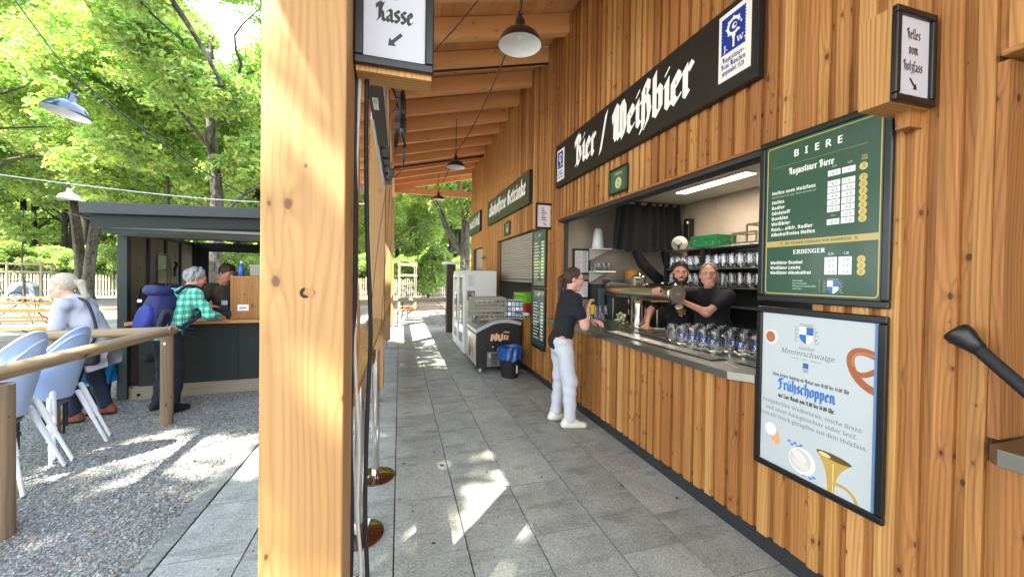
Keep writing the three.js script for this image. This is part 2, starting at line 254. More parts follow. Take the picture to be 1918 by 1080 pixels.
// ---------------------------------------------------------------- the wood-clad bar building
const OPEN = [[-0.87, 1.3, 1.0, 2.43], [-4.97, -1.5, 1.03, 2.405], [-8.38, -5.9, 1.0, 2.375], [-11.27, -9.95, 1.0, 2.375]];
const bar0 = thing('bar_building', 'long bar building clad in upright larch boards with serving windows', 'building');
{
  rs(4242); let count = 0; const rest = [];
  const topY = 4.99;
  const edges = [-11.68, ...OPEN.flatMap((o) => [o[0], o[1]]), 1.3].sort((a, b) => a - b);
  for (let e = edges.length - 1; e > 0; e--) {
    const z0 = edges[e - 1], z1 = edges[e]; if (z1 - z0 < 0.01) continue;
    const op = OPEN.find((o) => z0 >= o[0] - 0.001 && z1 <= o[1] + 0.001);
    const list = []; let L = 0; while (L < z1 - z0) { const r = list.length % 2 === 0; const w = r ? rr(0.05, 0.09) : rr(0.024, 0.046); list.push([r, w]); L += w; }
    const k = (z1 - z0) / L; let z = z1;
    for (const [r, w0] of list) {
      const w = w0 * k, bands = op ? [[0.108, op[2] - 0.05], [op[3], topY]] : [[0.108, topY]];
      for (let [a, b] of bands) {
        // boards come in lengths: tall ones are butt-jointed at random heights
        a += rr(-0.006, 0.006);
        const t = r ? 0.026 : 0.012, x = r ? 2.068 : 2.09, g = lay(box(t, b - a, w - (r ? 0.004 : -0.004)), 'y'); g.translate(x + t / 2 + rr(-0.0015, 0.0015), (a + b) / 2, z - w / 2);
        const m = r ? pick(larch) : larch[[3, 1, 5][Math.floor(rnd() * 3)]];
        if (count < 298) { part(bar0, 'board', g, m); count++; } else rest.push(g);
      }
      z -= w;
    }
  }
  if (rest.length) part(bar0, 'far_boards', merge(rest), larch[0]).userData.kind = 'stuff';
  // shell: core behind the boards, with the openings left free
  const core = mat(0x6b5a48, 0.9), X0 = 2.105, X1 = 2.23, cw = [];
  const wallPiece = (z0, z1, y0, y1) => cw.push(box(X1 - X0, y1 - y0, z1 - z0, (X0 + X1) / 2, (y0 + y1) / 2, (z0 + z1) / 2));
  for (let e = 1; e < edges.length; e++) { const z0 = edges[e - 1], z1 = edges[e]; if (z1 - z0 < 0.01) continue; const op = OPEN.find((o) => z0 >= o[0] - 0.001 && z1 <= o[1] + 0.001); if (op) { wallPiece(z0, z1, 0.1, op[2] - 0.06); wallPiece(z0, z1, op[3] + 0.004, 4.95); } else wallPiece(z0, z1, 0.1, 4.95); }
  part(bar0, 'wall_core', merge(cw), core);
  part(bar0, 'plinth', box(0.16, 0.14, 13, 2.176, 0.065, -5.2), mat(0x26272a, 0.85));
  part(bar0, 'rear_wall', box(0.15, 5.2, 13.2, 4.2, 2.6, -5.2), mat(0xa08a6c, 0.9));
  part(bar0, 'end_wall', merge([box(1.9, 5.1, 0.12, 3.17, 2.55, -11.74), box(1.9, 5.1, 0.12, 3.17, 2.55, 1.36)]), mat(0xa07040, 0.8));
  // rooms
  const tileT = dataTex(512, 512, (u, v) => { const k = 150 + 26 * (fbm(u, v, 8, 8, 61, 4) - 0.5); return [k * 1.06, k * 0.98, k * 0.87]; });
  const wallM = new THREE.MeshStandardMaterial({ map: tileT, roughness: 0.55, side: THREE.DoubleSide });
  const seam = mat(0x7d7466, 0.9), panels = (z0, z1) => { // large wall panels with real joints
    for (let z = z0; z < z1 - 0.01; z += 1.06) for (const [a, b] of [[0.02, 1.0], [1.0, 2.0], [2.0, 2.68]]) { const d = Math.min(1.06, z1 - z); part(bar0, 'wall_panel', uvMetres(box(0.02, b - a - 0.004, d - 0.004, 3.99, (a + b) / 2, z + d / 2), 'y', 0.6, 0.6, rnd(), rnd()), wallM); }
  };
  panels(-5.2, 1.2);
  part(bar0, 'backing', box(0.02, 2.7, 6.5, 4.014, 1.36, -2.0), seam);
  for (const [a, b, c, d] of [[2.24, 2.8, 0.02, 1.62], [2.8, 3.4, 0.02, 1.62], [3.4, 3.98, 0.02, 1.62], [2.24, 2.8, 1.62, 2.68], [2.8, 3.4, 1.62, 2.68], [3.4, 3.98, 1.62, 2.68]]) part(bar0, 'wall_panel', uvMetres(box(b - a - 0.004, d - c - 0.004, 0.02, (a + b) / 2, (c + d) / 2, -5.21), 'y', 0.6, 0.6, rnd(), rnd()), wallM);
  part(bar0, 'partition', box(1.8, 2.7, 0.08, 3.1, 1.35, -5.27), seam);
  part(bar0, 'ceiling', box(1.8, 0.04, 6.5, 3.12, 2.705, -2.0), mat(0xb9b4a8, 0.8));
  part(bar0, 'floor', box(1.8, 0.06, 13, 3.12, 0.0, -5.2), mat(0x4a4845, 0.7));
  part(bar0, 'dark_room_wall', merge([box(0.04, 2.7, 6.2, 3.2, 1.35, -8.5), box(1.0, 0.04, 6.2, 2.72, 2.7, -8.5), box(1.0, 2.7, 0.06, 2.72, 1.35, -9.2)]), mat(0xa5a198, 0.8));
  // trim round the main window: wooden jamb, dark steel channel above
  part(bar0, 'jamb', lay(box(0.16, 1.37, 0.03), 'y').translate(2.15, 1.72, -4.957), larch[1]);
  part(bar0, 'window_channel', merge([box(0.07, 0.055, 3.4, 2.16, 2.375, -3.23), box(0.03, 0.05, 3.4, 2.1, 2.377, -3.23), box(0.05, 1.33, 0.03, 2.2, 1.7, -4.926)]), mat(0x2b2c2e, 0.5));
  part(bar0, 'header_trim', lay(box(0.05, 0.018, 3.44), 'z').translate(2.09, 2.396, -3.24), larch[3]);
  part(bar0, 'jamb', lay(box(0.15, 1.32, 0.03), 'y').translate(2.15, 1.69, -8.365), larch[3]);
  part(bar0, 'jamb', lay(box(0.15, 1.36, 0.03), 'y').translate(2.15, 1.72, -0.9 + 0.045), larch[3]);
  part(bar0, 'header_trim', lay(box(0.14, 0.02, 2.1), 'z').translate(2.12, 2.42, 0.2), larch[1]);
  part(bar0, 'window_channel', box(0.03, 1.38, 0.05, 2.24, 1.72, -0.81), mat(0x54564f, 0.5));
  // roller shutters
  const slatG = extrude([[0, 0], [0.012, 0.008], [0.014, 0.024], [0.006, 0.04], [0, 0.042]], 1);
  const shutter = (z0, z1, y0, y1, x) => { const sh = mat(0xb0a698, 0.45, { metalness: 0.1 }); let i = 0; for (let y = y1 - 0.045; y > y0; y -= 0.045) { const g = slatG.clone(); g.scale(1, 1, z1 - z0); g.rotateY(Math.PI); g.translate(x, y, z1); part(bar0, 'shutter_slat', g, sh); } part(bar0, 'shutter_rail', box(0.03, 0.05, z1 - z0, x, y0 - 0.005, (z0 + z1) / 2), mat(0x8f887c, 0.5, { metalness: 0.1 })); };
  shutter(-8.34, -5.92, 1.53, 2.37, 2.17); shutter(-11.24, -9.97, 1.8, 2.37, 2.17);
  part(bar0, 'window_channel', merge([box(0.05, 1.36, 0.04, 2.17, 1.69, -8.33), box(0.05, 1.36, 0.04, 2.17, 1.69, -11.23)]), mat(0x3b3a38, 0.5));
  // steel counters
  const ctr = (pts, y, t, m) => { const g = extrude(pts.map(([x, z]) => [x, -z]), t, 0.002); g.rotateX(-Math.PI / 2); g.translate(0, y - t, 0); return g; };
  const top = part(bar0, 'counter_top', ctr([[1.965, -5.03], [1.965, -1.93], [2.05, -1.815], [2.2, -1.815], [2.2, -1.56], [2.78, -1.56], [2.78, -5.18], [2.24, -5.18], [2.24, -4.94], [2.07, -4.94], [2.07, -5.03]].reverse(), 1.03, 0.045), brushed);
  const gr = (x0, x1, z0, z1, n, across) => { const L = [box(x1 - x0 + 0.02, 0.004, z1 - z0 + 0.02, (x0 + x1) / 2, 1.034, (z0 + z1) / 2)]; const a = part(top, 'drip_tray', merge(L), mat(0x3a3a38, 0.4, { metalness: 0.8 })); const S = []; for (let i = 0; i < n; i++) { const t = (i + 0.5) / n; S.push(across ? rbox(x1 - x0, 0.006, (z1 - z0) / n * 0.5, (x0 + x1) / 2, 1.041, z0 + t * (z1 - z0), 0.002, 1) : rbox((x1 - x0) / n * 0.5, 0.006, z1 - z0, x0 + t * (x1 - x0), 1.041, (z0 + z1) / 2, 0.002, 1)); } part(top, 'drip_grate', merge(S), steel); };
  gr(2.1, 2.23, -3.62, -2.2, 62, true); gr(2.38, 2.66, -3.55, -2.95, 26, true); gr(2.22, 2.6, -2.1, -1.7, 24, true);
  part(bar0, 'counter_top', ctr([[1.95, -0.79], [1.95, 1.2], [2.7, 1.2], [2.7, -0.82], [1.98, -0.82]], 1.04, 0.055), brushed);
  part(bar0, 'counter_top', ctr([[1.93, -8.3], [1.93, -5.98], [2.0, -5.92], [2.6, -5.92], [2.6, -8.3]].reverse(), 1.02, 0.05), brushed);
  part(bar0, 'counter_base', box(0.5, 0.96, 3.3, 2.5, 0.5, -3.4), mat(0x55544f, 0.5, { metalness: 0.5 }));
  // ceiling lamp of the bar room
  const lamp = thing('ceiling_lamp', 'long white ceiling light panel glowing over the bar', 'lamp');
  part(lamp, 'lamp_housing', box(0.16, 0.02, 1.04, 3.35, 2.678, -3.56), white);
  part(lamp, 'lamp_panel', box(0.13, 0.006, 1.0, 3.35, 2.664, -3.56), mat(0xffffff, 0.5, { emissive: 0xfff4e6, emissiveIntensity: 1.6 }));
  const ra = new THREE.RectAreaLight(0xffedd8, 12, 0.13, 1.0); ra.position.set(3.35, 2.655, -3.56); ra.rotation.x = -Math.PI / 2; scene.add(ra);
}
// ---------------------------------------------------------------- trees and the wood
function clumpGeo(k, leafL, leafW, flat, s) {
  rs(s); const pos = [], idx = [];
  for (let i = 0; i < k; i++) {
    const c = V(rr(-1, 1), rr(-1, 1) * flat, rr(-1, 1)), e = new THREE.Euler(rr(-1.05, 1.05), rr(0, 6.3), rr(-0.9, 0.9)), b = pos.length / 3;
    for (const p of [V(0, 0, -leafL), V(leafW, leafW * 0.35, -leafL * 0.1), V(0, 0, leafL), V(-leafW, leafW * 0.35, -leafL * 0.1)]) { p.applyEuler(e).add(c); pos.push(p.x, p.y, p.z); }
    idx.push(b, b + 1, b + 2, b, b + 2, b + 3);
  }
  const g = new THREE.BufferGeometry(); g.setAttribute('position', new THREE.Float32BufferAttribute(pos, 3)); g.setIndex(idx); const q = g.toNonIndexed(); q.computeVertexNormals(); return q;
}
const leafM = new THREE.MeshPhysicalMaterial({ color: 0xffffff, roughness: 0.85, transmission: 0.55, thickness: 0, side: THREE.DoubleSide });
const clumps = [clumpGeo(9, 0.36, 0.2, 0.45, 3), clumpGeo(9, 0.34, 0.2, 0.5, 8), clumpGeo(12, 0.3, 0.15, 0.6, 13)];
const barkT = dataTex(256, 512, (u, v) => { const a = fbm(u, v, 14, 5, 201, 4), b = fbm(u, v, 4, 3, 206, 3), r = Math.abs(fbm(u, v, 20, 4, 209, 2) - 0.5); const k = 58 + 50 * a - 46 * sst(0.12, 0.0, r) * 0.6 + 30 * (b - 0.5); return [k * 1.04, k * 0.98, k * 0.86]; });
barkT.repeat.set(2, 3);
const bark = new THREE.MeshStandardMaterial({ map: barkT, bumpMap: barkT, bumpScale: 0.02, roughness: 0.95, side: THREE.DoubleSide });
const barkDark = new THREE.MeshStandardMaterial({ map: barkT, bumpMap: barkT, bumpScale: 0.02, color: 0x9a948a, roughness: 0.95, side: THREE.DoubleSide });
function limbGeo(a, b, r0, r1, bend = 0.15, n = 9) { // tapered, gently crooked limb
  const L = a.distanceTo(b), m1 = a.clone().lerp(b, 0.35).add(V(rr(-1, 1), rr(-0.3, 1), rr(-1, 1)).multiplyScalar(L * bend * 0.5)), m2 = a.clone().lerp(b, 0.7).add(V(rr(-1, 1), rr(-0.5, 0.7), rr(-1, 1)).multiplyScalar(L * bend * 0.5));
  const c = new THREE.CatmullRomCurve3([a, m1, m2, b]), g = new THREE.TubeGeometry(c, 10, 1, n, false), p = g.attributes.position, q = V();
  for (let i = 0; i <= 10; i++) { const o = c.getPointAt(i / 10), r = r0 + (r1 - r0) * (i / 10); for (let j = 0; j <= n; j++) { const k = i * (n + 1) + j; q.fromBufferAttribute(p, k).sub(o).multiplyScalar(r).add(o); p.setXYZ(k, q.x, q.y, q.z); } }
  g.computeVertexNormals(); return g;
}
const LEAF = { light: [0.36, 0.5, 0.085], mid: [0.32, 0.46, 0.075] };
function tree(name, label, x, z, o) {
  const { h = 14, r = 4.5, y0 = 4, tr = 0.2, n = 7000, s = 1, leaf = 0.3, tone = LEAF.mid, group, fork = false, lean = [0, 0], clusters = 46, limbs = [], spread = 0.85, extra = [], shell = 0.45, category = 'tree', barkM = bark, cut = null } = o;
  rs(s * 7919 + 11);
  const t = thing(name, label, category, [x, -0.03, z], 0, group), tg = [];
  const topP = V(lean[0], h * 0.72, lean[1]);
  if (h > 4.2) {
    const flare = lathe([[tr * 1.5, -0.1], [tr * 1.22, 0.12], [tr * 1.04, 0.45], [tr, 0.9]], 12); tg.push(flare);
    if (fork) { for (const sx of [-1, 1]) tg.push(limbGeo(V(sx * tr * 0.3, 0.6, 0), V(lean[0] + sx * (0.6 + r * 0.25), h * 0.75, lean[1] + sx * 0.4), tr * 0.8, tr * 0.2, 0.05, 11)); } else tg.push(limbGeo(V(0, 0.5, 0), topP, tr * 1.02, tr * 0.3, 0.05, 12));
    for (let i = 0; i < 9; i++) { const f = rr(0.3, 0.95), p = V(lean[0] * f, h * 0.72 * f, lean[1] * f), a = rr(0, 6.3), L = r * rr(0.55, 0.95); if (p.y < y0 * 0.7) p.y = y0 * 0.7; tg.push(limbGeo(p, p.clone().add(V(Math.cos(a) * L, L * rr(0.3, 0.9), Math.sin(a) * L)), tr * 0.26, tr * 0.06, 0.25, 7)); }
  } else for (let i = 0; i < 7; i++) { const a = rr(0, 6.3); tg.push(limbGeo(V(0, 0, 0), V(Math.cos(a) * r * 0.6, h * rr(0.5, 0.8), Math.sin(a) * r * 0.6), 0.03, 0.008, 0.2, 6)); }
  for (const [a, b, r0, r1] of limbs) tg.push(limbGeo(V(...a), V(...b), r0, r1, 0.08, 9));
  part(t, h > 4.2 ? 'trunk' : 'stems', merge(tg), barkM);
  const C = [], cy = (h + y0) / 2, ry = (h - y0) / 2;
  for (let i = 0; i < clusters; i++) { const u = rr(-1, 1), a = rr(0, 6.3), d = Math.pow(rr(shell, 1), 0.6), q = Math.sqrt(1 - u * u); C.push([V(lean[0] * 0.6 + Math.cos(a) * q * r * d * spread, cy + u * ry * d * 0.92, lean[1] * 0.6 + Math.sin(a) * q * r * d * spread), rr(0.16, 0.34) * r]); }
  for (const [p, rad, rep] of extra) for (let i = 0; i < rep; i++) C.push([V(...p), rad]);
  const im = new THREE.InstancedMesh(clumps[s % 3], leafM, n), M4 = new THREE.Matrix4(), Q = new THREE.Quaternion(), col = new THREE.Color(), S = V(), P = V(); let k = 0;
  for (let guard = 0; k < n && guard < n * 4; guard++) {
    const [c, rad] = C[Math.floor(rnd() * C.length)];
    let a = rr(0, 6.3), u = rr(-1, 1), d = Math.pow(rnd(), 0.42) * rad, q = Math.sqrt(1 - u * u);
    P.set(c.x + Math.cos(a) * q * d, c.y + u * d * 0.55 - 0.12 * d, c.z + Math.sin(a) * q * d); if (P.y < 0.15 || (cut && cut(P.x + x, P.y, P.z + z))) continue;
    Q.setFromEuler(new THREE.Euler(rr(-0.5, 0.5), rr(0, 6.3), rr(-0.5, 0.5))); const sc = leaf * rr(0.7, 1.25);
    M4.compose(P, Q, S.set(sc, sc, sc)); im.setMatrixAt(k, M4);
    const v = rr(0.55, 1.4), w = rr(-0.3, 0.25); col.setRGB(tone[0] * v * (1 + w), tone[1] * v, tone[2] * v * (1 - w * 0.5)); im.setColorAt(k, col); k++;
  }
  im.count = k; im.name = 'crown'; im.castShadow = im.receiveShadow = true; t.add(im); return t;
}
// trees left of the frame, whose broken shade dapples the yard and the passage
const away = (X, Y, Z) => X / Math.max(0.01, -Z) > -0.9 && Z < 0.4 && Y < 7;   // boughs lopped where they would reach over the yard
tree('shade_tree', 'leafy tree standing left of the yard and shading the gravel', -7.2, 2.0, { h: 13, r: 4.6, y0: 5.2, tr: 0.26, n: 5200, s: 21, leaf: 0.32, clusters: 26, cut: away });
tree('shade_tree', 'second leafy tree at the left edge of the yard', -8.8, -3.4, { h: 13.5, r: 4.6, y0: 5.4, tr: 0.24, n: 4600, s: 22, leaf: 0.32, clusters: 24, cut: away });
tree('shade_tree', 'leafy tree behind the entrance end of the canopy', -3.2, 6.4, { h: 12, r: 4.2, y0: 5.6, tr: 0.22, n: 2200, s: 24, leaf: 0.32, clusters: 14, cut: away });
// the tree whose boughs hang into the upper left of the view
tree('overhanging_tree', 'tree with drooping bough reaching over the kiosk from the left', -10.3, -9.0, { h: 13, r: 4.3, y0: 5.4, tr: 0.24, n: 12000, s: 23, leaf: 0.2, tone: LEAF.light, clusters: 46, limbs: [[[0, 9.4, 0], [5.3, 7.8, -0.1], 0.1, 0.07], [[5.3, 7.8, -0.1], [6.9, 5.3, 0.0], 0.07, 0.03], [[4.1, 8.4, -0.4], [6.1, 6.2, -0.3], 0.045, 0.015]], barkM: barkDark, extra: [[[5.4, 7.2, -0.1], 0.8, 1]] });
const yardTree = 'trees of the beer garden';
tree('garden_tree', 'thick trunked tree by the bicycles at the left edge', -17.0, -21.8, { h: 15, r: 5.2, y0: 4.6, tr: 0.36, n: 11000, s: 25, leaf: 0.25, tone: LEAF.light, group: yardTree });
tree('garden_tree', 'twin stemmed tree rising left of the kiosk before the picket fence', -17.0, -27.6, { h: 16, r: 5, y0: 5, tr: 0.34, n: 11000, s: 26, leaf: 0.27, fork: true, group: yardTree });
tree('garden_tree', 'tree with pale mossy trunk seen through the kiosk opening', -6.6, -16.5, { h: 14, r: 4.6, y0: 4.2, tr: 0.26, n: 10000, s: 27, leaf: 0.22, tone: LEAF.light, group: yardTree });
tree('garden_tree', 'pale thick trunk with a leaning bough beyond the white fridge', 2.72, -17, { h: 14, r: 4.8, y0: 4.2, tr: 0.25, n: 10000, s: 28, leaf: 0.22, tone: LEAF.light, group: yardTree, limbs: [[[-0.1, 2.6, 0], [-1.7, 5.4, 0.2], 0.15, 0.07]] });
tree('garden_tree', 'bushy tree filling the gap between the posts at the passage end', -0.9, -22.5, { h: 11, r: 4.4, y0: 2.4, tr: 0.2, n: 11000, s: 29, leaf: 0.23, tone: LEAF.light, group: yardTree });
tree('garden_tree', 'slender tree above the kiosk roof', -9.8, -20.5, { h: 13, r: 4.2, y0: 3.6, tr: 0.09, n: 10000, s: 30, leaf: 0.22, tone: LEAF.light, group: yardTree });
rs(31337);
const woodTrees = []; for (let i = 0; i < 36; i++) woodTrees.push([-48 + i * 1.75 + rr(-1, 1), -33 - (i * 7 % 5) * 4.6 + rr(-1.5, 1.5)]);
const protos = [0, 1, 2, 3].map((k) => tree('wood_tree', 'tall leafy tree of the wood beyond the picket fence', woodTrees[k][0], woodTrees[k][1], { h: 17 + k * 1.6, r: 4.4 + k * 0.3, y0: 5.4 + (k % 2) * 1.6, tr: 0.17 + 0.05 * k, n: 12000, s: 40 + k, leaf: 0.32, tone: [LEAF.light, LEAF.mid, LEAF.light, LEAF.mid][k], group: 'trees of the wood beyond the fence', barkM: barkDark }));
woodTrees.slice(4).forEach(([x, z], i) => dup(protos[i % 4], [x, -0.03, z], i * 1.7));
rs(808);
const bush = tree('shrub', 'green shrub growing along the picket fence', -30, -31.4, { h: 3.4, r: 2, y0: 0.5, n: 3600, s: 50, leaf: 0.24, tone: LEAF.light, group: 'shrubs along the fence', category: 'shrub', shell: 0.2, clusters: 18 });
for (let i = 0; i < 15; i++) dup(bush, [-27.6 + i * 2.3 + rr(-0.5, 0.5), -0.03, -31.2 - rr(0, 1.4)], i * 2.1);
tree('dense_shrub', 'dense shrub left of the pale trunk at the passage end', 1.6, -24.5, { h: 3.9, r: 2.2, y0: 0.6, n: 4200, s: 52, leaf: 0.24, tone: LEAF.mid, category: 'shrub', shell: 0.2, clusters: 20 });
{ // deep wood behind, one mass
  rs(606); const N = 42000, im = new THREE.InstancedMesh(clumps[0], leafM, N), M4 = new THREE.Matrix4(), Q = new THREE.Quaternion(), col = new THREE.Color();
  for (let i = 0; i < N; i++) { const x = rr(-78, 26), z = rr(-60, -76), y = Math.pow(rnd(), 0.9) * (19 + 4 * Math.sin(x * 0.35) + 3 * Math.sin(x * 0.9)); Q.setFromEuler(new THREE.Euler(rr(-0.4, 0.4), rr(0, 6.3), rr(-0.4, 0.4))); const s = rr(0.5, 1.0); M4.compose(V(x, y, z), Q, V(s, s, s)); im.setMatrixAt(i, M4); const v = rr(0.6, 1.3); col.setRGB(LEAF.light[0] * v, LEAF.light[1] * v, LEAF.light[2] * v); im.setColorAt(i, col); }
  im.name = 'far_wood'; im.userData = { kind: 'stuff', label: 'deep green wood closing the view far behind the fence', category: 'wood' }; scene.add(im);
}
// ---------------------------------------------------------------- yard furniture
{ // picket fence
  rs(71); const f = thing('picket_fence', 'weathered grey picket fence along the far side of the yard', 'fence', [0, 0, -29.6]), P = [];
  for (let x = -34; x < 7; x += 0.16) P.push(extrude([[-0.045, 0.08], [0.045, 0.08], [0.045, 1.28], [0, 1.36], [-0.045, 1.28]], 0.022).translate(x + rr(-0.012, 0.012), rr(-0.02, 0.02), 0));
  part(f, 'pickets', merge(P.map((g) => lay(g, 'y'))), greyWood[0]).userData.kind = 'stuff';
  for (const y of [0.38, 1.02]) part(f, 'rail', lay(box(41, 0.07, 0.05, -13.5, y, -0.03), 'x'), greyWood[0]);
  for (let x = -33.5; x < 7; x += 2.4) part(f, 'fence_post', lay(cyl(0.09, 0.085, 1.45, x, -0.05, -0.1, 10), 'y'), logWood[0]);
}
{ // tree stake frames
  const t = thing('tree_stake', 'square stake frame of four posts round a young tree by the bicycles', 'tree stake', [-17.9, -0.03, -25.2], 0.3);
  for (const [x, z] of [[-0.75, -0.6], [0.75, -0.6], [0.75, 0.6], [-0.75, 0.6]]) part(t, 'stake', lay(cyl(0.05, 0.048, 2.0, x, 0, z, 10), 'y'), greyWood[0]);
  for (const z of [-0.6, 0.6]) for (const y of [1.5, 1.9]) part(t, 'crossbar', lay(box(1.7, 0.09, 0.05, 0, y, z), 'x'), greyWood[0]);
  for (const x of [-0.75, 0.75]) part(t, 'crossbar', lay(box(0.05, 0.09, 1.3, x, 1.9, 0), 'z'), greyWood[0]);
  dup(t, [0.3, -0.03, -16.2], 0.1, 'stake frame of four posts in the yard beyond the passage end').scale.set(0.42, 1.08, 0.42);
  tree('young_tree', 'young tree tied inside the stake frame by the bicycles', -17.9, -25.2, { h: 6.5, r: 1.5, y0: 2.6, tr: 0.05, n: 1600, s: 60, leaf: 0.2, tone: LEAF.light, clusters: 16 });
}
{ // beer tables and benches
  const legs = (w, h, span, t) => { for (const s of [-1, 1]) { const L = []; for (const k of [-1, 1]) L.push(tube([[s * span, h - 0.02, k * w * 0.2], [s * span, h * 0.62, k * w * 0.12], [s * span, h * 0.38, k * w * 0.2], [s * (span + 0.02), 0, k * w * 0.46]], 0.014, 6, 14)); L.push(bar(V(s * span, h * 0.5, -w * 0.16), V(s * span, h * 0.5, w * 0.16), 0.012), bar(V(s * span, h * 0.42, 0), V(s * span * 0.45, h - 0.03, 0), 0.011)); part(t, 'leg_frame', merge(L), mat(0x23352c, 0.5)); } };
  const tb = thing('beer_table', 'orange beer garden table standing nearest on the left edge', 'table', [-7.7, -0.03, -10.6], 0.12); rs(9);
  part(tb, 'table_top', lay(rbox(2.2, 0.028, 0.5, 0, 0.76, 0, 0.006, 1), 'x'), benchWood[0]); legs(0.5, 0.75, 0.8, tb);
  const bn = thing('beer_bench', 'orange bench in front of the nearest table on the left', 'bench', [-7.45, -0.03, -9.9], 0.12);
  part(bn, 'seat', lay(rbox(2.2, 0.028, 0.26, 0, 0.47, 0, 0.006, 1), 'x'), benchWood[0]); legs(0.26, 0.46, 0.8, bn);
  for (const [x, z, a, l] of [[-9.0, -13.0, 0.08, 'orange beer table in the second row behind the lady in white'], [-11.6, -15.6, 0.05, 'orange beer table in the third row near the bicycles'], [-5.9, -11.8, 1.3, 'orange beer table turned lengthwise just left of the kiosk corner'], [0.9, -14.2, 0.1, 'beer table standing in the sun beyond the passage end'], [-1.4, -16.4, 0.2, 'beer table in the sun behind the timber posts'], [-4.6, -17.5, 0.1, 'beer table seen through the kiosk']]) dup(tb, [x, -0.03, z], a, l);
  for (const [x, z, a, l] of [[-8.1, -11.4, 0.12, 'orange bench behind the nearest table on the left'], [-8.8, -12.2, 0.08, 'orange bench in front of the second row table'], [-11.3, -14.9, 0.05, 'orange bench in front of the third row table'], [0.75, -13.4, 0.1, 'bench before the sunlit table beyond the passage end'], [1.1, -15.0, 0.1, 'bench behind the sunlit table beyond the passage end']]) dup(bn, [x, -0.03, z], a, l);
}
{ // bicycles
  const bike = (label, pos, turn, colr) => {
    const t = thing('bicycle', label, 'bicycle', pos, turn), paint = mat(colr, 0.35);
    for (const x of [-0.52, 0.52]) { const w = part(t, 'wheel', new THREE.TorusGeometry(0.33, 0.02, 8, 30).translate(x, 0.35, 0), rubber); const S = []; for (let i = 0; i < 9; i++) { const a = i * Math.PI / 9; S.push(bar(V(x + Math.cos(a) * 0.32, 0.35 + Math.sin(a) * 0.32, 0), V(x - Math.cos(a) * 0.32, 0.35 - Math.sin(a) * 0.32, 0), 0.0025, 0.0025, 4)); } part(w, 'spokes', merge(S), steel); }
    const A = V(-0.52, 0.35, 0), B = V(-0.1, 0.3, 0), C = V(-0.22, 0.82, 0), D = V(0.36, 0.8, 0), E = V(0.52, 0.35, 0), F = V(0.39, 0.62, 0);
    part(t, 'frame', merge([bar(A, B, 0.014), bar(A, C, 0.012), bar(B, C, 0.018), bar(B, F, 0.02), bar(C, D, 0.016), bar(D, F, 0.02), bar(F, E, 0.016)]), paint);
    part(t, 'saddle', rbox(0.26, 0.06, 0.15, -0.26, 0.93, 0, 0.03), black); part(t, 'seat_post', bar(C, V(-0.25, 0.92, 0), 0.013), steel);
    part(t, 'handlebar', merge([bar(D, V(0.33, 1.02, 0), 0.014), tube([[0.22, 1.04, -0.3], [0.34, 1.03, -0.12], [0.34, 1.03, 0.12], [0.22, 1.04, 0.3]], 0.012)]), black);
    part(t, 'crank', merge([new THREE.TorusGeometry(0.09, 0.01, 6, 20).translate(-0.1, 0.3, 0.04), bar(V(-0.1, 0.3, 0.05), V(0.0, 0.17, 0.06), 0.01), bar(V(-0.1, 0.3, -0.05), V(-0.2, 0.43, -0.06), 0.01)]), black);
  };
  bike('dark bicycle leaning near the thick trunk at the left edge', [-19.6, -0.03, -26.6], 0.3, 0x20242a);
  bike('teal bicycle parked beside the stake frame', [-16.6, -0.03, -26.4], -0.2, 0x3f7d80);
  bike('grey bicycle parked before the far fence beyond the passage end', [0.6, -0.03, -25.5], 0.2, 0x4a5866);
  const c = thing('bike_trailer', 'child trailer with pale cover parked beside the bicycles', 'trailer', [-18.4, -0.03, -25.9], 0.2);
  part(c, 'cover', extrude([[-0.55, 0.25], [0.55, 0.25], [0.45, 0.75], [0.1, 0.98], [-0.25, 0.9]], 0.7, 0.03).translate(0, 0, -0.35), mat(0x7d8a92, 0.5));
  for (const z of [-0.45, 0.45]) part(c, 'wheel', new THREE.TorusGeometry(0.24, 0.025, 8, 24).translate(-0.1, 0.27, z), rubber);
  part(c, 'window', extrude([[-0.3, 0.4], [0.35, 0.4], [0.28, 0.7], [0.0, 0.82]], 0.012).translate(0, 0, 0.385), mat(0x2c3a46, 0.2));
}
